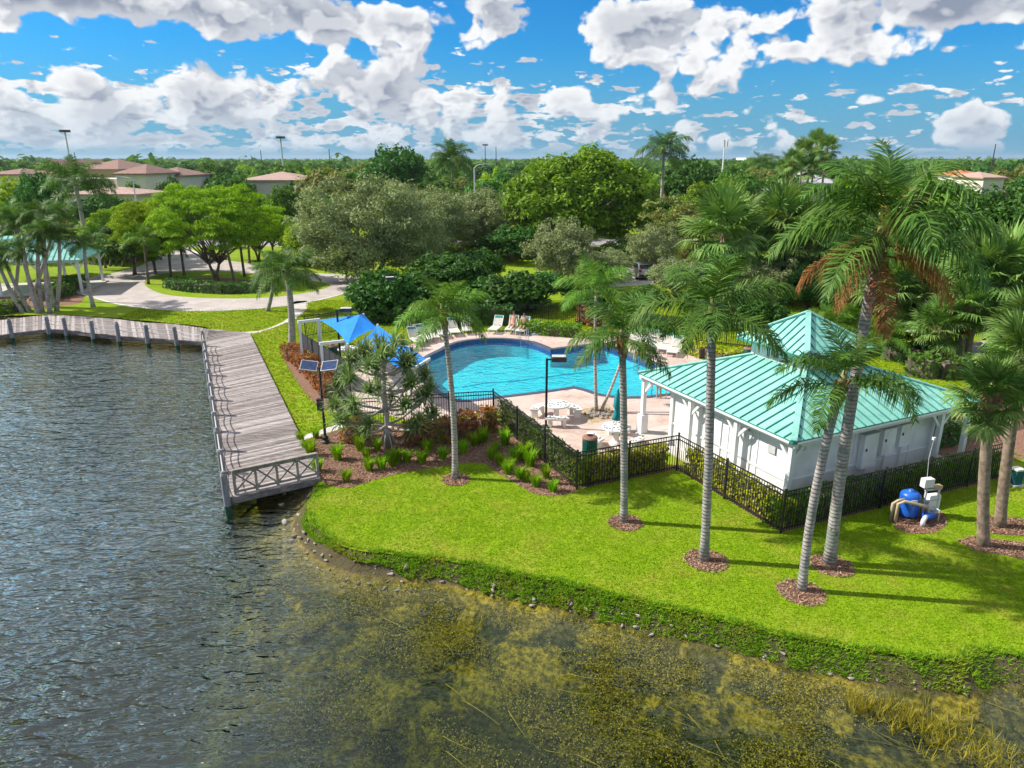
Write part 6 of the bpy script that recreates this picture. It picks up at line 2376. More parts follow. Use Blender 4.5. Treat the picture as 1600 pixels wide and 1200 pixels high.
PR['olive'] = tree_proto('olive', (4.6, 4.4, 3.2), 5.0, 130, .95, 64, .24, .42, 'leaf_olive', 2.2, .24, 'bark', 20, 8, lower=-.65, lump=.26, shell=(.4, 1.0))
PR['lime'] = tree_proto('lime', (4.4, 4.0, 3.0), 4.8, 110, 1.1, 70, .26, .5, 'leaf_lime', 2.2, .24, 'bark', 21, 8, lower=-.6, lump=.2)


def tree_at(kind, u, vtop, Y, width_px, label, name='broadleaf_tree', nat_w=None, nat_h=None, rz=None, group=None, cat='tree'):
    """stand a tree at forward distance Y under pixel column u, its top at row vtop, its crown width_px wide in the photo"""
    top = at_distance(u, vtop, Y)
    depth = Y * cos(PITCH) + (CAM_H - top.z) * sin(PITCH)
    w = width_px * depth / FOC
    pr = PR[kind]
    co = np.empty(len(pr[1].vertices) * 3, dtype=np.float32)
    if pr[1].name not in DIMS:
        pr[1].vertices.foreach_get('co', co)
        c3 = co.reshape(-1, 3)
        DIMS[pr[1].name] = (np.ptp(c3[:, 0]), c3[:, 2].max())
    dw, dh = DIMS[pr[1].name]
    sx = w / dw
    sz = max(.3, top.z / dh)
    return plant_tree(name, pr, (top.x, Y, 0), RND.uniform(-.4, .4) if rz is None else rz, (sx, sx, sz), label, cat, group)


DIMS = {}
tree_at('poinciana', 318, 283, 70, 225, 'wide flat crowned bright green tree on the hedged island of the drive', 'flame_tree')
tree_at('poinciana', 225, 308, 74, 165, 'lower feathery bright green tree left of the island of the drive', 'flame_tree', rz=1.7)
tree_at('silver', 572, 262, 68, 262, 'large silvery grey green tree behind the blue sail, beside the drive', 'buttonwood_tree')
tree_at('silver', 742, 288, 92, 170, 'silvery tree between the large silver tree and the huge round tree', 'buttonwood_tree', rz=2.0)
tree_at('ficus', 915, 219, 92, 268, 'huge round bright green tree in the middle behind the pool', 'ficus_tree')
tree_at('silver_small', 882, 335, 66, 130, 'silvery small leaved tree in front of the huge round tree', 'buttonwood_tree', rz=1.0)
tree_at('olive', 1075, 302, 80, 145, 'olive toned tree right of the parked car', 'broadleaf_tree')
tree_at('seagrape', 596, 418, 53, 130, 'dark glossy sea grape shrub behind the blue sail', 'sea_grape', cat='shrub')
tree_at('seagrape', 655, 425, 56, 90, 'dark glossy sea grape shrub behind the left loungers', 'sea_grape', rz=2, cat='shrub')
tree_at('seagrape', 805, 420, 55, 120, 'dark glossy sea grape shrub behind the sunbathers', 'sea_grape', rz=4, cat='shrub')
tree_at('seagrape', 720, 400, 60, 110, 'dark leafy shrub between the two silver trees', 'sea_grape', rz=1, cat='shrub')
tree_at('lime', 775, 258, 120, 75, 'yellow green tree left of the huge round tree', 'broadleaf_tree')
tree_at('dark', 610, 222, 150, 120, 'tall dark tree on the skyline above the large silver tree', 'broadleaf_tree')
tree_at('dark', 48, 262, 100, 85, 'dense dark tree in front of the cream buildings at the left edge', 'broadleaf_tree')
tree_at('dark', 1075, 240, 120, 110, 'dark tree on the skyline right of the huge round tree', 'broadleaf_tree')
tree_at('mid', 1150, 262, 110, 100, 'green tree below the slim mast right of the huge round tree', 'broadleaf_tree')
tree_at('olive', 1170, 300, 85, 130, 'olive brown tree behind the wide fan palms', 'broadleaf_tree', rz=1.5)
tree_at('mid', 1330, 330, 62, 130, 'green tree behind the crown of the tallest palm', 'broadleaf_tree', rz=.5)
tree_at('dark', 1570, 285, 60, 170, 'dense dark tree at the right edge behind the fan palms', 'broadleaf_tree', rz=2.5)
tree_at('mid', 1475, 325, 66, 150, 'green tree right of the tallest palm, above the fan palms', 'broadleaf_tree', rz=3.3)
tree_at('silver_small', 1205, 400, 58, 110, 'grey green shrubby tree left of the hanging dead fronds', 'broadleaf_tree', rz=2.2)
tree_at('dark', 1270, 415, 52, 90, 'small dark tree left behind the tallest palm trunk', 'broadleaf_tree', rz=.2)
tree_at('silver_small', 1025, 345, 72, 90, 'grey green tree shading the parked car', 'broadleaf_tree', rz=2.8)
tree_at('mid', 440, 285, 95, 90, 'leafy green tree between the flat crowned tree and the silver tree', 'broadleaf_tree', rz=1.8)
tree_at('mid', 200, 360, 74, 130, 'light leafy tree behind the palms, left of the flat crowned tree', 'broadleaf_tree', rz=.7)

# ---- feather palms farther back
QFAR = (('royal_palm', 706, 255, 150, 6.0, 'full royal palm on the skyline above the silver trees', 'queen', 22),
        ('coconut_palm', 1037, 238, 105, 4.2, 'tall palm rising above the huge round tree at its right', 'queen', 18),
        ('feather_palm', 118, 290, 82, 4.4, 'palm with wind blown fronds in front of the olive building', 'queen', 15),
        ('feather_palm', 1190, 260, 190, 5, 'small palm on the skyline beneath the slim mast', 'queen', 14))
for nm, u, v, Y, L, lab, key, nf in QFAR:
    tp = at_distance(u, v, Y)
    queen_palm(nm, (tp.x, Y, 0), tuple(tp), L, lab, key, nf, .28, .2, (.1, 0), 0, int(u), trunk_mat='palm_ring_pale', boots=False)
# washingtonia group
for k, (u, v) in enumerate(((1240, 252), (1256, 236), (1276, 225), (1292, 232), (1265, 262), (1228, 265))):
    Y = 120 + 4 * (k % 3)
    tp = at_distance(u, v, Y)
    fan_palm('washington_palm', (tp.x, Y, 0), tuple(tp), 2.0, ['leftmost but one', 'third', 'tallest', 'right hand', 'shorter middle', 'leftmost short'][k] + ' slim fan palm of the group on the skyline', 20, .2, .15, k + 3, 'slim fan palms on the skyline', 2, lowest=-60)

# ---- clump of pale stemmed palms round the gazebo
CL = [(47, 487, 5, 400), (60, 490, 38, 395), (66, 488, 60, 372), (78, 489, 70, 365), (88, 486, 92, 372), (36, 488, -5, 405),
      (146, 480, 132, 385), (20, 480, 30, 352), (60, 478, 20, 340), (85, 480, 60, 335), (48, 470, 88, 338)]
wsd = ['leaning far left', 'leaning left', 'slightly left', 'upright', 'right of the middle', 'leftmost', 'standing alone right of the roof',
       'rear left', 'rear leaning left', 'rear tall', 'rear middle']
for k, (u, v, u2, v2) in enumerate(CL):
    b, t = base_top(u, v, u2, v2)
    queen_palm('clump_palm', b, t, 1.85, 'pale stemmed palm of the clump by the gazebo, %s' % wsd[k], ('queen', 'queen', 'lime')[k % 3], 13, .17, .11, (.15 if u2 > u else -.15, 0), 0, 50 + k, 'pale stemmed palms by the gazebo', trunk_mat='palm_ring_pale', boots=False)
# palms along the drive
DRV = [(158, 421, 152, 375), (165, 419, 160, 370), (172, 416, 178, 372), (181, 416, 194, 372), (191, 417, 203, 368), (232, 444, 225, 378), (267, 432, 263, 388), (288, 430, 281, 380), (368, 446, 350, 372), (382, 432, 372, 360),
       (352, 406, 346, 352), (390, 412, 386, 350)]
wsd2 = ['first of five in a fan', 'second of five in a fan', 'middle of five in a fan', 'fourth of five in a fan', 'last of five in a fan', 'at the left tip of the island', 'left of the flat crowned tree trunk', 'just left of the flat crowned tree trunk',
        'leaning over the hedge right of the trunk', 'at the right end of the hedge', 'on the grass behind the island', 'on the grass behind, right']
for k, (u, v, u2, v2) in enumerate(DRV):
    b, t = base_top(u, v, u2, v2)
    queen_palm('drive_palm', b, t, 2.3, 'slim dark stemmed palm along the drive, %s' % wsd2[k], ('queen', 'queen', 'lime')[k % 3], 11, .14, .11, (0, 0), 0, 80 + k, 'slim palms along the drive', trunk_mat='bark', boots=False)

# ---- understorey behind the pool and at the right
for k_, (kd, u, vt, Y, w, lab) in enumerate((
        ('dark', 690, 392, 59, 130, 'dark leafy tree behind the left loungers'),
        ('dark', 852, 428, 57, 95, 'dark leafy tree behind the low clipped hedge'),
        ('seagrape', 760, 432, 56, 110, 'dark shrub right of the curved palm crown'),
        ('seagrape', 925, 445, 57, 80, 'dark shrub behind the slim double palms'),
        ('silver_small', 1150, 430, 52, 120, 'grey green tree behind the yellow hedge'),
        ('mid', 1100, 455, 50, 90, 'green leafy tree behind the right loungers'),
        ('mid', 505, 388, 82, 95, 'leafy tree in the shade left of the large silver tree'),
        ('dark', 640, 375, 84, 120, 'dark tree in the shade under the large silver tree'),
        ('dark', 800, 350, 84, 120, 'dark tree between the silver trees and the huge round tree'),
        ('mid', 990, 372, 84, 110, 'green tree under the right side of the huge round tree'),
        ('dark', 1395, 415, 50, 120, 'dark tree behind the hanging dead fronds'),
        ('mid', 1560, 415, 46, 130, 'green leafy tree among the fan palms at the right edge'),
        ('dark', 1330, 440, 48, 90, 'dark tree just left of the tallest palm trunk'),
        ('mid', 1245, 395, 60, 110, 'green tree under the left fronds of the tallest palm'),
        ('olive', 1110, 360, 74, 110, 'olive toned tree right of the grey green car park tree'),
        ('lime', 420, 330, 88, 80, 'bright green tree right of the flat crowned tree'),
        ('mid', 60, 360, 72, 120, 'leafy green tree behind the gazebo palms'),
        ('lime', 170, 330, 84, 110, 'bright green tree left of the flat crowned tree'))):
    tree_at(kd, u, vt, Y, w, lab, 'broadleaf_tree' if kd != 'seagrape' else 'sea_grape', rz=k_ * .7, cat='tree' if kd != 'seagrape' else 'shrub')
for (ub, vb, ut, vt, L, lab, sd) in ((1395, 545, 1388, 450, 2.0, 'fan palm partly hidden by the hanging dead fronds', 61), (1555, 560, 1568, 440, 2.6, 'fan palm at the right between tall fan palm and picture edge', 63), (1425, 500, 1420, 420, 2.8, 'fan palm far behind the teal roof', 65),
                                (1120, 500, 1130, 365, 2.8, 'fan palm with pale leaves left of the wide grey green fan palm', 67), (1260, 470, 1262, 380, 2.8, 'fan palm left of the tallest palm crown', 69)):
    b, t = base_top(ub, vb, ut, vt)
    fan_palm('fan_palm', b, t, L, lab, 30, .26, .22, sd, 'fan palms right of the pool house', 3)

for k_, (kd, u, vt, Y, w, lab) in enumerate((
        ('silver', 655, 285, 84, 190, 'silvery tree just behind the large silver tree'),
        ('poinciana', 395, 320, 84, 170, 'bright feathery tree right of the flat crowned tree, behind the island'),
        ('poinciana', 205, 318, 86, 190, 'bright feathery tree left behind the flat crowned tree'),
        ('dark', 735, 350, 100, 110, 'dark tree at the street behind the second silver tree'),
        ('mid', 820, 275, 108, 110, 'green tree on the left flank of the huge round tree'),
        ('ficus', 1120, 275, 100, 150, 'bright round tree right of the huge round tree, behind the olive tree'),
        ('silver_small', 945, 385, 70, 100, 'grey green tree left of the parked car'),
        ('mid', 500, 300, 100, 120, 'green tree behind the left side of the large silver tree'),
        ('olive', 1250, 310, 78, 130, 'olive tree below the slim fan palms'),
        ('dark', 1400, 325, 72, 120, 'dark tree right behind the tallest palm crown'),
        ('mid', 1540, 330, 64, 130, 'green tree at the right, under the dense dark one'),
        ('silver', 1330, 375, 66, 140, 'grey green tree behind the left fronds of the tallest palm'),
        ('ficus', 1500, 295, 90, 160, 'bright round tree at the right below the pink roofs'),
        ('dark', 150, 300, 110, 110, 'dark tree between gazebo palms and pink roofed house'),
        ('mid', 15, 320, 84, 120, 'green tree at the left edge above the gazebo'),
        ('lime', 470, 345, 80, 80, 'lime green tree at the left foot of the large silver tree'))):
    tree_at(kd, u, vt, Y, w, lab, 'broadleaf_tree', rz=k_ * .9 + .3)

for k_, (kd, u, vt, Y, w, lab) in enumerate((
        ('silver_small', 1060, 400, 62, 110, 'grey green tree hiding the right side of the car park'),
        ('mid', 1010, 455, 52, 80, 'low green tree behind the far lounger row'),
        ('dark', 1190, 470, 48, 90, 'dark leafy tree left of the cupola, behind the fence'),
        ('mid', 1150, 385, 66, 110, 'green tree under the wide fan palms'),
        ('dark', 1290, 395, 58, 110, 'dark tree left of the hanging dead fronds'),
        ('dark', 1105, 405, 64, 90, 'dark tree right of the car park'),
        ('mid', 930, 405, 62, 70, 'green tree directly in front of the parked car'),
        ('mid', 1450, 400, 58, 120, 'green tree behind the small fan palm'),
        ('dark', 1590, 440, 44, 110, 'dark leafy tree at the right edge behind the pale fan palm'),
        ('dark', 745, 385, 66, 90, 'dark tree behind the crown of the curved palm'),
        ('mid', 540, 415, 70, 70, 'small green tree where the drive meets the dark shrubs'))):
    tree_at(kd, u, vt, Y, w, lab, 'broadleaf_tree', rz=k_ * 1.1 + .2)

# ------------------------------------------------------------ gazebo at the left edge
gx0, gy0 = ground_point(56, 452)
gz = empty('gazebo', (gx0, gy0, 0), radians(14), 'white columned gazebo with teal metal roof among the pale palms at the left edge', 'gazebo')
GXH, GYH, GE = 5.2, 3.6, 2.9
MB().box((0, 0, .05), (2 * GXH, 2 * GYH, .1)).build('floor_slab', MATS['concrete'], gz)
for sx in (-1, -.33, .33, 1):
    for sy in (-1, 1):
        c = MB().box((sx * (GXH - .4), sy * (GYH - .4), GE / 2), (.2, .2, GE)).build('column', MATS['white_trim'], gz)
        for dx_ in (-1, 1):
            MB().bar((sx * (GXH - .4), sy * (GYH - .4), GE - .8), (sx * (GXH - .4) + dx_ * .55, sy * (GYH - .4), GE - .15), .08, .1).build('bracket', MATS['white_trim'], c)
for sy in (-1, 1):
    MB().box((0, sy * (GYH - .4), GE - .02), (2 * GXH - .5, .16, .26)).build('beam', MATS['white_trim'], gz)
for sx in (-1, 1):
    MB().box((sx * (GXH - .4), 0, GE - .025), (.16, 2 * GYH - 1.0, .24)).build('beam', MATS['white_trim'], gz)
rf = MB()
Ee = [Vector((sx * GXH, sy * GYH, GE + .12)) for sx, sy in ((-1, -1), (1, -1), (1, 1), (-1, 1))]
r1, r2 = Vector((-(GXH - GYH), 0, GE + 2.0)), Vector((GXH - GYH, 0, GE + 2.0))
rf.poly([Ee[0], Ee[1], r2, r1])
rf.poly([Ee[1], Ee[2], r2])
rf.poly([Ee[2], Ee[3], r1, r2])
rf.poly([Ee[3], Ee[0], r1])
rf.poly([e - Vector((0, 0, .08)) for e in reversed(Ee)])
for i in range(4):
    rf.poly([Ee[i] - Vector((0, 0, .08)), Ee[(i + 1) % 4] - Vector((0, 0, .08)), Ee[(i + 1) % 4], Ee[i]])
gro = rf.build('roof', MATS['teal_roof'], gz)
for k in range(1, 24):
    s_ = -GXH + 2 * GXH * k / 24
    f_ = min(1, (GXH - abs(s_)) / GYH)
    for sy in (-1, 1):
        MB().bar((s_, sy * GYH, GE + .14), (s_, sy * GYH * (1 - f_), GE + .14 + 1.88 * f_), .04, .05).build('seam', MATS['teal_seam'], gro)
for k in range(1, 16):
    s_ = -GYH + 2 * GYH * k / 16
    f_ = 1 - abs(s_) / GYH
    for sx in (-1, 1):
        MB().bar((sx * GXH, s_, GE + .14), (sx * (GXH - GYH * f_), s_, GE + .14 + 1.88 * f_), .04, .05).build('seam', MATS['teal_seam'], gro)

# ------------------------------------------------------------ parked car
cx, cy = ground_point(1001, 433)
car = empty('parked_car', (cx, cy, 0), radians(97), 'silver hatchback parked under the trees behind the pool, seen from the rear', 'car')
prof = [(-2.15, .35), (-2.2, .75), (-2.12, 1.0), (-1.95, 1.08), (-1.55, 1.52), (-1.2, 1.62), (.1, 1.60), (.45, 1.5), (1.05, 1.06), (1.95, .92), (2.15, .72), (2.18, .38), (1.9, .25), (-1.95, .25)]
cb = MB()
for i, (wd_s) in enumerate((1,)):
    b0 = len(cb.v)
    for s in (-1, 1):
        for (x, z) in prof:
            w_ = .90 if z < 1.07 else .90 - (z - 1.07) * .38
            cb.v.append((x, s * w_, z))
    n_ = len(prof)
    for k in range(n_):
        k2 = (k + 1) % n_
        cb.f.append((b0 + k, b0 + k2, b0 + n_ + k2, b0 + n_ + k))
        cb.m.append(0)
    cb.f.append(tuple(b0 + k for k in reversed(range(n_))))
    cb.f.append(tuple(b0 + n_ + k for k in range(n_)))
    cb.m += [0, 0]
body = cb.build('body', MATS['car_silver'], car)
bv = body.modifiers.new('bevel', 'BEVEL')
bv.width = .05
bv.segments = 2
MB().poly
rw = MB()
rw.box((-1.765, 0, 1.31), (.03, 1.36, .46), M=Matrix.Rotation(radians(42), 3, 'Y'))
rw.build('rear_window', MATS['glass_dark'], car)
for s in (-1, 1):
    MB().box((-.65, s * .83, 1.33), (1.5, .04, .36), M=Matrix.Rotation(s * .35, 3, 'X')).build('side_window', MATS['glass_dark'], car)
    MB().box((-2.13, s * .74, .93), (.16, .28, .22)).build('tail_lamp', MATS['lamp_red'], car)
    MB().box((2.06, s * .68, .76), (.16, .34, .16)).build('headlight', MATS['lens_white'], car)
    MB().box((.55, s * 1.0, 1.08), (.14, .18, .12)).build('mirror', MATS['car_silver'], car)
    for wx_ in (-1.35, 1.4):
        wl_ = MB().tube([(wx_, s * .70, .32), (wx_, s * .92, .32)], .32, 18).build('wheel', MATS['tyre'], car)
        MB().tube([(wx_, s * .90, .32), (wx_, s * .935, .32)], .2, 12).build('rim', MATS['grey_metal'], wl_)
MB().box((.78, 0, 1.30), (.03, 1.4, .5), M=Matrix.Rotation(radians(-52), 3, 'Y')).build('windscreen', MATS['glass_dark'], car)
MB().box((-2.2, 0, .48), (.1, 1.6, .16)).build('bumper', MATS['tyre'], car)
MB().box((-2.21, 0, .80), (.03, .5, .13)).build('number_plate', MATS['lens_white'], car)

# white garden bench far right
bxx, byy = ground_point(1416, 527)
bn = empty('garden_bench', (bxx, byy, 0), radians(10), 'white garden bench on the far lawn right of the tallest palm trunk', 'bench')
for k in range(4):
    MB().box((0, -.18 + k * .13, .45), (1.5, .1, .03)).build('seat_slat', MATS['white_trim'], bn)
for k in range(3):
    MB().box((0, .30, .6 + k * .15), (1.5, .03, .1)).build('back_slat', MATS['white_trim'], bn)
for s in (-.65, .65):
    MB().box((s, -.18, .22), (.07, .07, .44)).build('leg', MATS['white_trim'], bn)
    MB().box((s, .27, .46), (.07, .07, .92)).build('leg', MATS['white_trim'], bn)
    MB().box((s, .04, .66), (.06, .5, .05)).build('armrest', MATS['white_trim'], bn)


# ------------------------------------------------------------ far buildings
def far_building(name, u0, u1, v_top, v_eave, Y, depth, wall, roof, label, nwin=0, gable=False, over=.6, awn=0, flat=False, chimney=False, group=None):
    A, B = at_distance(u0, v_eave, Y), at_distance(u1, v_eave, Y)
    ez = max(2.5, A.z)
    tz = at_distance((u0 + u1) / 2, v_top, Y + depth / 2).z
    tz = max(tz, ez + .6)
    w = B.x - A.x
    r = empty(name, ((A.x + B.x) / 2, Y, 0), 0, label, 'building', group)
    wl_ = MB()
    if gable:
        P5 = [(-w / 2, 0), (w / 2, 0), (w / 2, ez), (0, tz - .3), (-w / 2, ez)]
        b0 = len(wl_.v)
        for yy in (0, depth):
            wl_.v += [(x, yy, z) for x, z in P5]
        wl_.f += [(0, 1, 2, 3, 4), (9, 8, 7, 6, 5), (0, 5, 6, 1), (1, 6, 7, 2), (4, 9, 5, 0)]
        wl_.m += [0] * 5
    else:
        wl_.box((0, depth / 2, ez / 2), (w, depth, ez))
    wl_.build('wall', MATS[wall], r)
    ro = MB()
    hw, o_ = w / 2 + over, over
    if flat:
        MB().box((0, depth / 2, ez + .25), (w + .3, depth + .3, .5)).build('roof', MATS[roof], r)
    elif gable:
        for s in (-1, 1):
            ro.poly([(s * hw, -o_, ez - .2), (s * hw, depth + o_, ez - .2), (0, depth + o_, tz), (0, -o_, tz)][::s])
            ro.poly([(s * hw, -o_, ez - .45), (s * hw, depth + o_, ez - .45), (0, depth + o_, tz - .25), (0, -o_, tz - .25)][::-s])
            ro.poly([(s * hw, -o_, ez - .45), (0, -o_, tz - .25), (0, -o_, tz), (s * hw, -o_, ez - .2)][::s])
        rr_o = ro.build('roof', MATS[roof], r)
    else:
        hd = depth / 2 + o_
        rl = max(0.0, hw - hd)
        E4 = [(-hw, -o_, ez), (hw, -o_, ez), (hw, depth + o_, ez), (-hw, depth + o_, ez)]
        if hw >= hd:
            R1, R2 = (-rl, depth / 2, tz), (rl, depth / 2, tz)
        else:
            R1 = R2 = (0, depth / 2, tz)
        ro.poly([E4[0], E4[1], R2, R1])
        ro.poly([E4[1], E4[2], R2])
        ro.poly([E4[2], E4[3], R1, R2])
        ro.poly([E4[3], E4[0], R1])
        for i in range(4):
            a, b = E4[i], E4[(i + 1) % 4]
            ro.poly([(a[0], a[1], a[2] - .3), (b[0], b[1], b[2] - .3), b, a])
        ro.poly([(e[0], e[1], e[2] - .3) for e in reversed(E4)])
        rr_o = ro.build('roof', MATS[roof], r)
        if chimney:
            MB().box((rl * .5, depth / 2, tz + .4), (.9, .9, 1.4)).build('chimney', MATS[wall], rr_o)
    for i in range(nwin):
        x = -w / 2 + w * (i + .5) / nwin
        wz = min(ez * .55, 3.0)
        if awn and i in awn_set(awn):
            aw = MB().tube([(x - 1.3, -.4, wz + .8), (x + 1.3, -.4, wz + .8)], .7, 10).build('awning', MATS['awning_teal'], r)
        f = MB().box((x, -.03, wz), (min(1.7, w / nwin * .6), .12, 1.9)).build('window', MATS['white_trim'], r)
        MB().box((x, -.10, wz), (min(1.4, w / nwin * .48), .04, 1.6)).build('pane', MATS['glass_dark'], f)
    return r


def awn_set(k):
    return {1: (1,), 2: (0, 2), 3: (1, 3)}.get(k, ())


far_building('commercial_building', 55, 110, 249, 267, 190, 22, 'stucco_olive', 'tile_maroon', 'olive walled building with maroon gable roof, left one of the far pair', 3, True)
far_building('commercial_building', 118, 183, 249, 264, 185, 22, 'stucco_olive', 'tile_maroon', 'olive walled building with maroon hip roof, right one of the far pair', 4)
far_building('commercial_building', 80, 178, 281, 283, 172, 11, 'stucco_cream', 'stucco_cream', 'low cream building with dark arched awnings in front of the olive pair', 6, awn=3, flat=True)
far_building('commercial_building', 181, 226, 256, 271, 165, 16, 'stucco_cream', 'tile_maroon', 'cream two storey building with dark windows right of the olive pair', 4, awn=3)
far_building('commercial_building', 224, 280, 261, 274, 180, 18, 'stucco_cream', 'tile_maroon', 'cream building with long maroon roof right of the far group', 3)
far_building('house', 104, 214, 292, 303, 128, 10, 'stucco_cream', 'tile_pink', 'low house with pale pink tile roof in front of the far buildings', 4)
far_building('house', -20, 26, 263, 272, 175, 16, 'stucco_cream', 'tile_maroon', 'maroon roofed house cut by the left edge', 2)
far_building('house', 378, 472, 268, 281, 150, 14, 'stucco_cream', 'tile_pink', 'pink tile roofed house left of the large silver tree', 4)
far_building('house', 1243, 1312, 268, 286, 135, 14, 'stucco_cream', 'tile_grey', 'house with pale grey hip roof behind the slim fan palms', 3, chimney=True)
far_building('house', 1158, 1196, 290, 296, 112, 9, 'stucco_cream', 'tile_grey', 'small cream house with grey roof left of the slim fan palms', 2)
far_building('house', 1424, 1456, 294, 306, 100, 8, 'stucco_cream', 'tile_orange', 'orange tile roofed house right of the tallest palm', 1)
far_building('house', 1508, 1536, 265, 273, 190, 12, 'stucco_cream', 'tile_orange', 'orange roofed far house at the right', 1)
far_building('house', 1538, 1570, 268, 277, 170, 12, 'stucco_cream', 'tile_pink', 'pink roofed house at the far right', 1)
far_building('warehouse', 1166, 1216, 244, 247, 900, 40, 'white_trim', 'white_trim', 'long white warehouse on the horizon right of the slim mast', 5, flat=True)


# ------------------------------------------------------------ masts and street lamps
def mast(u, v0, Y, label, r_=.35, head='cross', mat='grey_metal'):
    tp = at_distance(u, v0, Y)
    m_ = empty('light_mast', (tp.x, Y, 0), 0, label, 'mast', 'tall masts on the skyline')
    MB().tube([(0, 0, 0), (0, 0, tp.z)], [r_, r_ * .6], 8).build('pole', MATS[mat], m_)
    if head == 'cross':
        MB().tube([(0, 0, tp.z - .5), (0, 0, tp.z + .2)], [1.6, 1.6], 10).build('lamp_ring', MATS['bronze_metal'], m_)
    elif head == 'cell':
        for a in (0, 2.1, 4.2):
            MB().box((cos(a) * .9, sin(a) * .9, tp.z - 1.0), (.4, .4, 2.2)).build('antenna', MATS['white_trim'], m_)


mast(101, 204, 230, 'tall floodlight mast at the left, above the far buildings')
mast(438, 214, 260, 'tall floodlight mast above the large silver tree, left of centre', .4)
mast(1133, 219, 250, 'pale antenna mast right of the huge round tree', .35, 'cell', 'white_trim')
mast(407, 235, 400, 'thin pole on the skyline left of the floodlight mast', .3, None, 'bronze_metal')
mast(514, 233, 400, 'thin pole on the skyline between floodlight mast and dark tree', .3, None, 'bronze_metal')
mast(758, 226, 420, 'thin pole on the skyline left of the huge round tree', .3, 'cross', 'bronze_metal')
mast(775, 229, 430, 'second thin pole on the skyline left of the huge round tree', .3, None, 'bronze_metal')
mast(1005, 228, 430, 'thin pole behind the huge round tree at its right', .3, None, 'bronze_metal')
mast(1556, 225, 200, 'leaning thin pole on the skyline at the far right', .2, None, 'bronze_metal')
mast(116, 238, 420, 'short thin pole right of the left floodlight mast', .3, None, 'bronze_metal')


def street_lamp(u, v0, Y, sgn, label):
    tp = at_distance(u, v0, Y)
    r = empty('street_lamp', (tp.x, Y, 0), 0, label, 'street lamp', 'street lamps along the road')
    MB().tube([(0, 0, 0), (0, 0, tp.z - .4), (sgn * .5, 0, tp.z), (sgn * 1.8, 0, tp.z + .2)], [.12, .09, .07, .05], 8).build('pole', MATS['grey_metal'], r)
    MB().box((sgn * 2.1, 0, tp.z + .18), (.8, .35, .16)).build('lamp_head', MATS['grey_metal'], r)


street_lamp(741, 258, 112, 1, 'pale curved street lamp right of the royal palm')
street_lamp(207, 278, 110, -1, 'street lamp in front of the cream building at the left')

# ------------------------------------------------------------ trees of the far canopy
fr5 = random.Random(77)
PR['far1'] = tree_proto('far1', (4.6, 4.4, 3.6), 4.4, 70, 1.25, 34, .42, .55, 'leaf_mid', 2.0, .26, 'bark', 31, 5, lower=-.8, lump=.24)
PR['far2'] = tree_proto('far2', (4.6, 4.4, 3.8), 4.4, 70, 1.25, 34, .42, .55, 'leaf_dark', 2.0, .26, 'bark', 32, 5, lower=-.8, lump=.24)
PR['far3'] = tree_proto('far3', (4.6, 4.4, 3.4), 4.2, 70, 1.2, 34, .40, .5, 'leaf_olive', 2.0, .26, 'bark', 33, 5, lower=-.8, lump=.28)
PR['far4'] = tree_proto('far4', (4.6, 4.4, 3.4), 4.2, 70, 1.2, 34, .42, .5, 'leaf_poinciana', 2.0, .26, 'bark', 34, 5, lower=-.8, lump=.24)
KL = {'far1': 'mid green', 'far2': 'dark green', 'far3': 'olive brown', 'far4': 'bright green'}
taken = [(300, 70), (572, 68), (915, 92)]
nt = 0
tries = 0
placed = []
while nt < 285 and tries < 5000:
    tries += 1
    Y = 112 * (420 / 112) ** (fr5.random() ** .9)
    u = fr5.uniform(-330, 1930) if fr5.random() < .3 else fr5.uniform(-90, 1690)
    x = (u - 800) / FOC * (Y * cos(PITCH) + 2)
    w = fr5.uniform(7, 13) * (1 + (Y - 112) / 500)
    if any((x - a) ** 2 + (Y - b) ** 2 < ((w + c) * .32) ** 2 for a, b, c in placed):
        continue
    # keep clear of the far houses
    hid = (40 < u < 300 and Y < 200) or (370 < u < 480 and Y < 165) or (1235 < u < 1320 and Y < 150) or (1150 < u < 1200 and Y < 124) or (1500 < u < 1575 and Y < 200 and Y > 120) or (1410 < u < 1465 and Y < 112)
    if (-40 < u < 300 and 165 < Y < 215) or (375 < u < 475 and 145 < Y < 170) or (1240 < u < 1315 and 130 < Y < 152):
        continue
    h = fr5.uniform(5.5, 10.5)
    if hid:
        h = fr5.uniform(3.0, 4.8) if 40 < u < 300 else fr5.uniform(3, 4)
        w *= .6
    kd = fr5.choice(['far1', 'far1', 'far2', 'far2', 'far3', 'far4'])
    pr = PR[kd]
    side = 'left' if u < 480 else ('middle' if u < 1100 else 'right')
    plant_tree('canopy_tree', pr, (x, Y, 0), fr5.uniform(0, 6.28), (w / 10.5, w / 10.5, h / 8.6), '%s tree in the canopy below the horizon, %s part of the picture' % (KL[kd], side), 'tree', '%s far canopy trees, %s' % (KL[kd], side))
    placed.append((x, Y, w))
    nt += 1
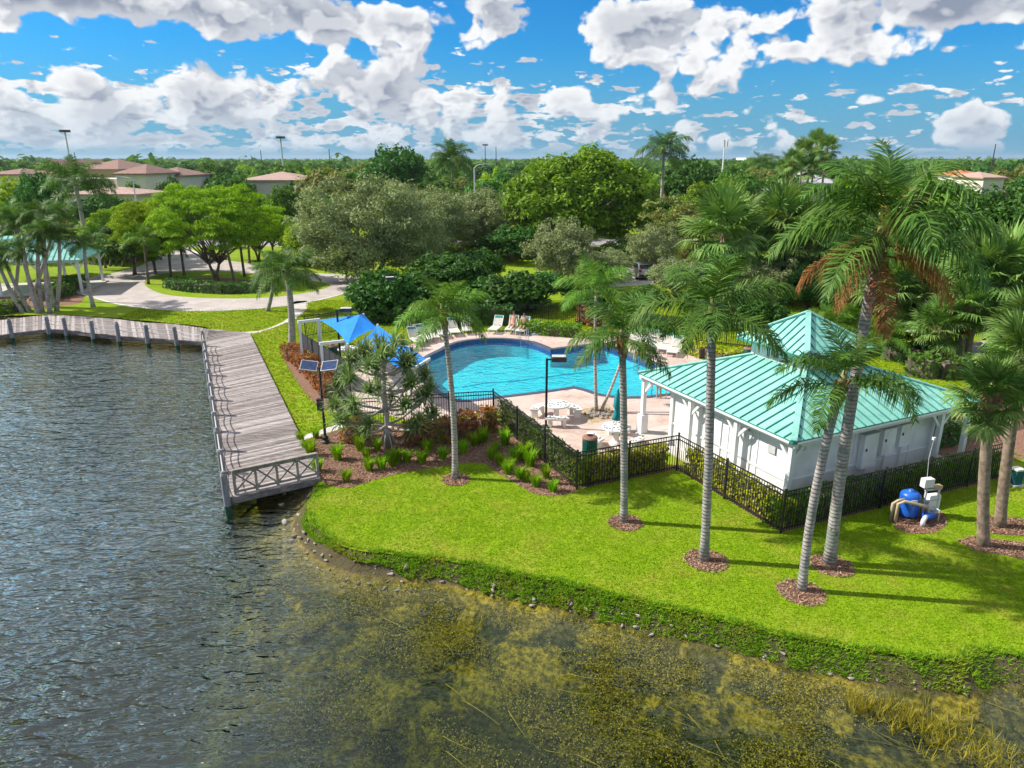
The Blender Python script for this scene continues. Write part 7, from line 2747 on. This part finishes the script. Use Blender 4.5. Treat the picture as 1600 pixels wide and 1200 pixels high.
# trees that read as one mass towards the horizon
wr = np.random.default_rng(8)
m = 3600
Yf = 400 * (3800 / 400) ** (wr.random(m) ** .75)
uf = wr.uniform(-700, 2300, m)
Xf = (uf - 800) / FOC * Yf * .953
sc_ = wr.uniform(5, 10, m) * (1 + Yf / 2500)
hz = wr.uniform(6, 11, m) * (1 + (wr.random(m) < .05) * .4)
per = 26
q = wr.normal(size=(m, per, 3))
q /= np.linalg.norm(q, axis=2, keepdims=True)
q[:, :, 2] = np.abs(q[:, :, 2])
Cf = np.stack([Xf, Yf, hz * .45], 1)[:, None, :] + q * np.stack([sc_, sc_, hz * .55], 1)[:, None, :] * wr.uniform(.7, 1.05, (m, per, 1))
nn = (q + wr.normal(0, .5, q.shape) + np.array([0, 0, .3])).reshape(-1, 3)
szf = np.repeat(np.clip(sc_ * .30, 1.2, 4), per)
Vf, Ff = leaf_quads(Cf.reshape(-1, 3), nn, 1.0, .6, wr)
cen_f = np.repeat(Cf.reshape(-1, 3), 4, 0)
Vf = cen_f + (Vf - cen_f) * np.repeat(szf, 4)[:, None]
fw = link(bpy.data.objects.new('far_woods', mesh_np('far_woods', Vf, Ff, MATS['leaf_mid'])))
tag(fw, 'unbroken dark tree canopy reaching to the horizon', 'woods', None, 'stuff')

for k_, (kd, u, vt, Y, w, lab) in enumerate((
        ('far2', 128, 276, 150, 45, 'small dark tree in front of the left cream building'),
        ('far1', 205, 282, 146, 50, 'small green tree below the cream two storey building'),
        ('far2', 262, 272, 150, 55, 'dark tree at the right end of the far maroon roofs'),
        ('far1', 372, 270, 140, 60, 'green tree left of the pink tile roof'),
        ('far2', 455, 282, 132, 60, 'dark tree covering the right end of the pink tile roof'),
        ('far1', 335, 252, 200, 70, 'tall green tree on the skyline between mast and far buildings'))):
    tree_at(kd, u, vt, Y, w, lab, 'broadleaf_tree', rz=k_ * 1.3)

# ------------------------------------------------------------ haze: thin pale air over the whole place
hm = bpy.data.materials.new('haze_air')
hm.use_nodes = True
ht = NT(hm.node_tree)
ht.n.clear()
ho_ = ht.add('ShaderNodeOutputMaterial')
hv_ = ht.add('ShaderNodeVolumePrincipled', ins={'Color': rgb(0.78, 0.88, 1.0), 'Density': 0.00008, 'Anisotropy': 0.2})
ht.l.new(hv_.outputs[0], ho_.inputs['Volume'])
hz_o = MB().box((0, 3500, 18), (18400, 11200, 52)).build('haze', hm)
hz_o['kind'] = 'stuff'
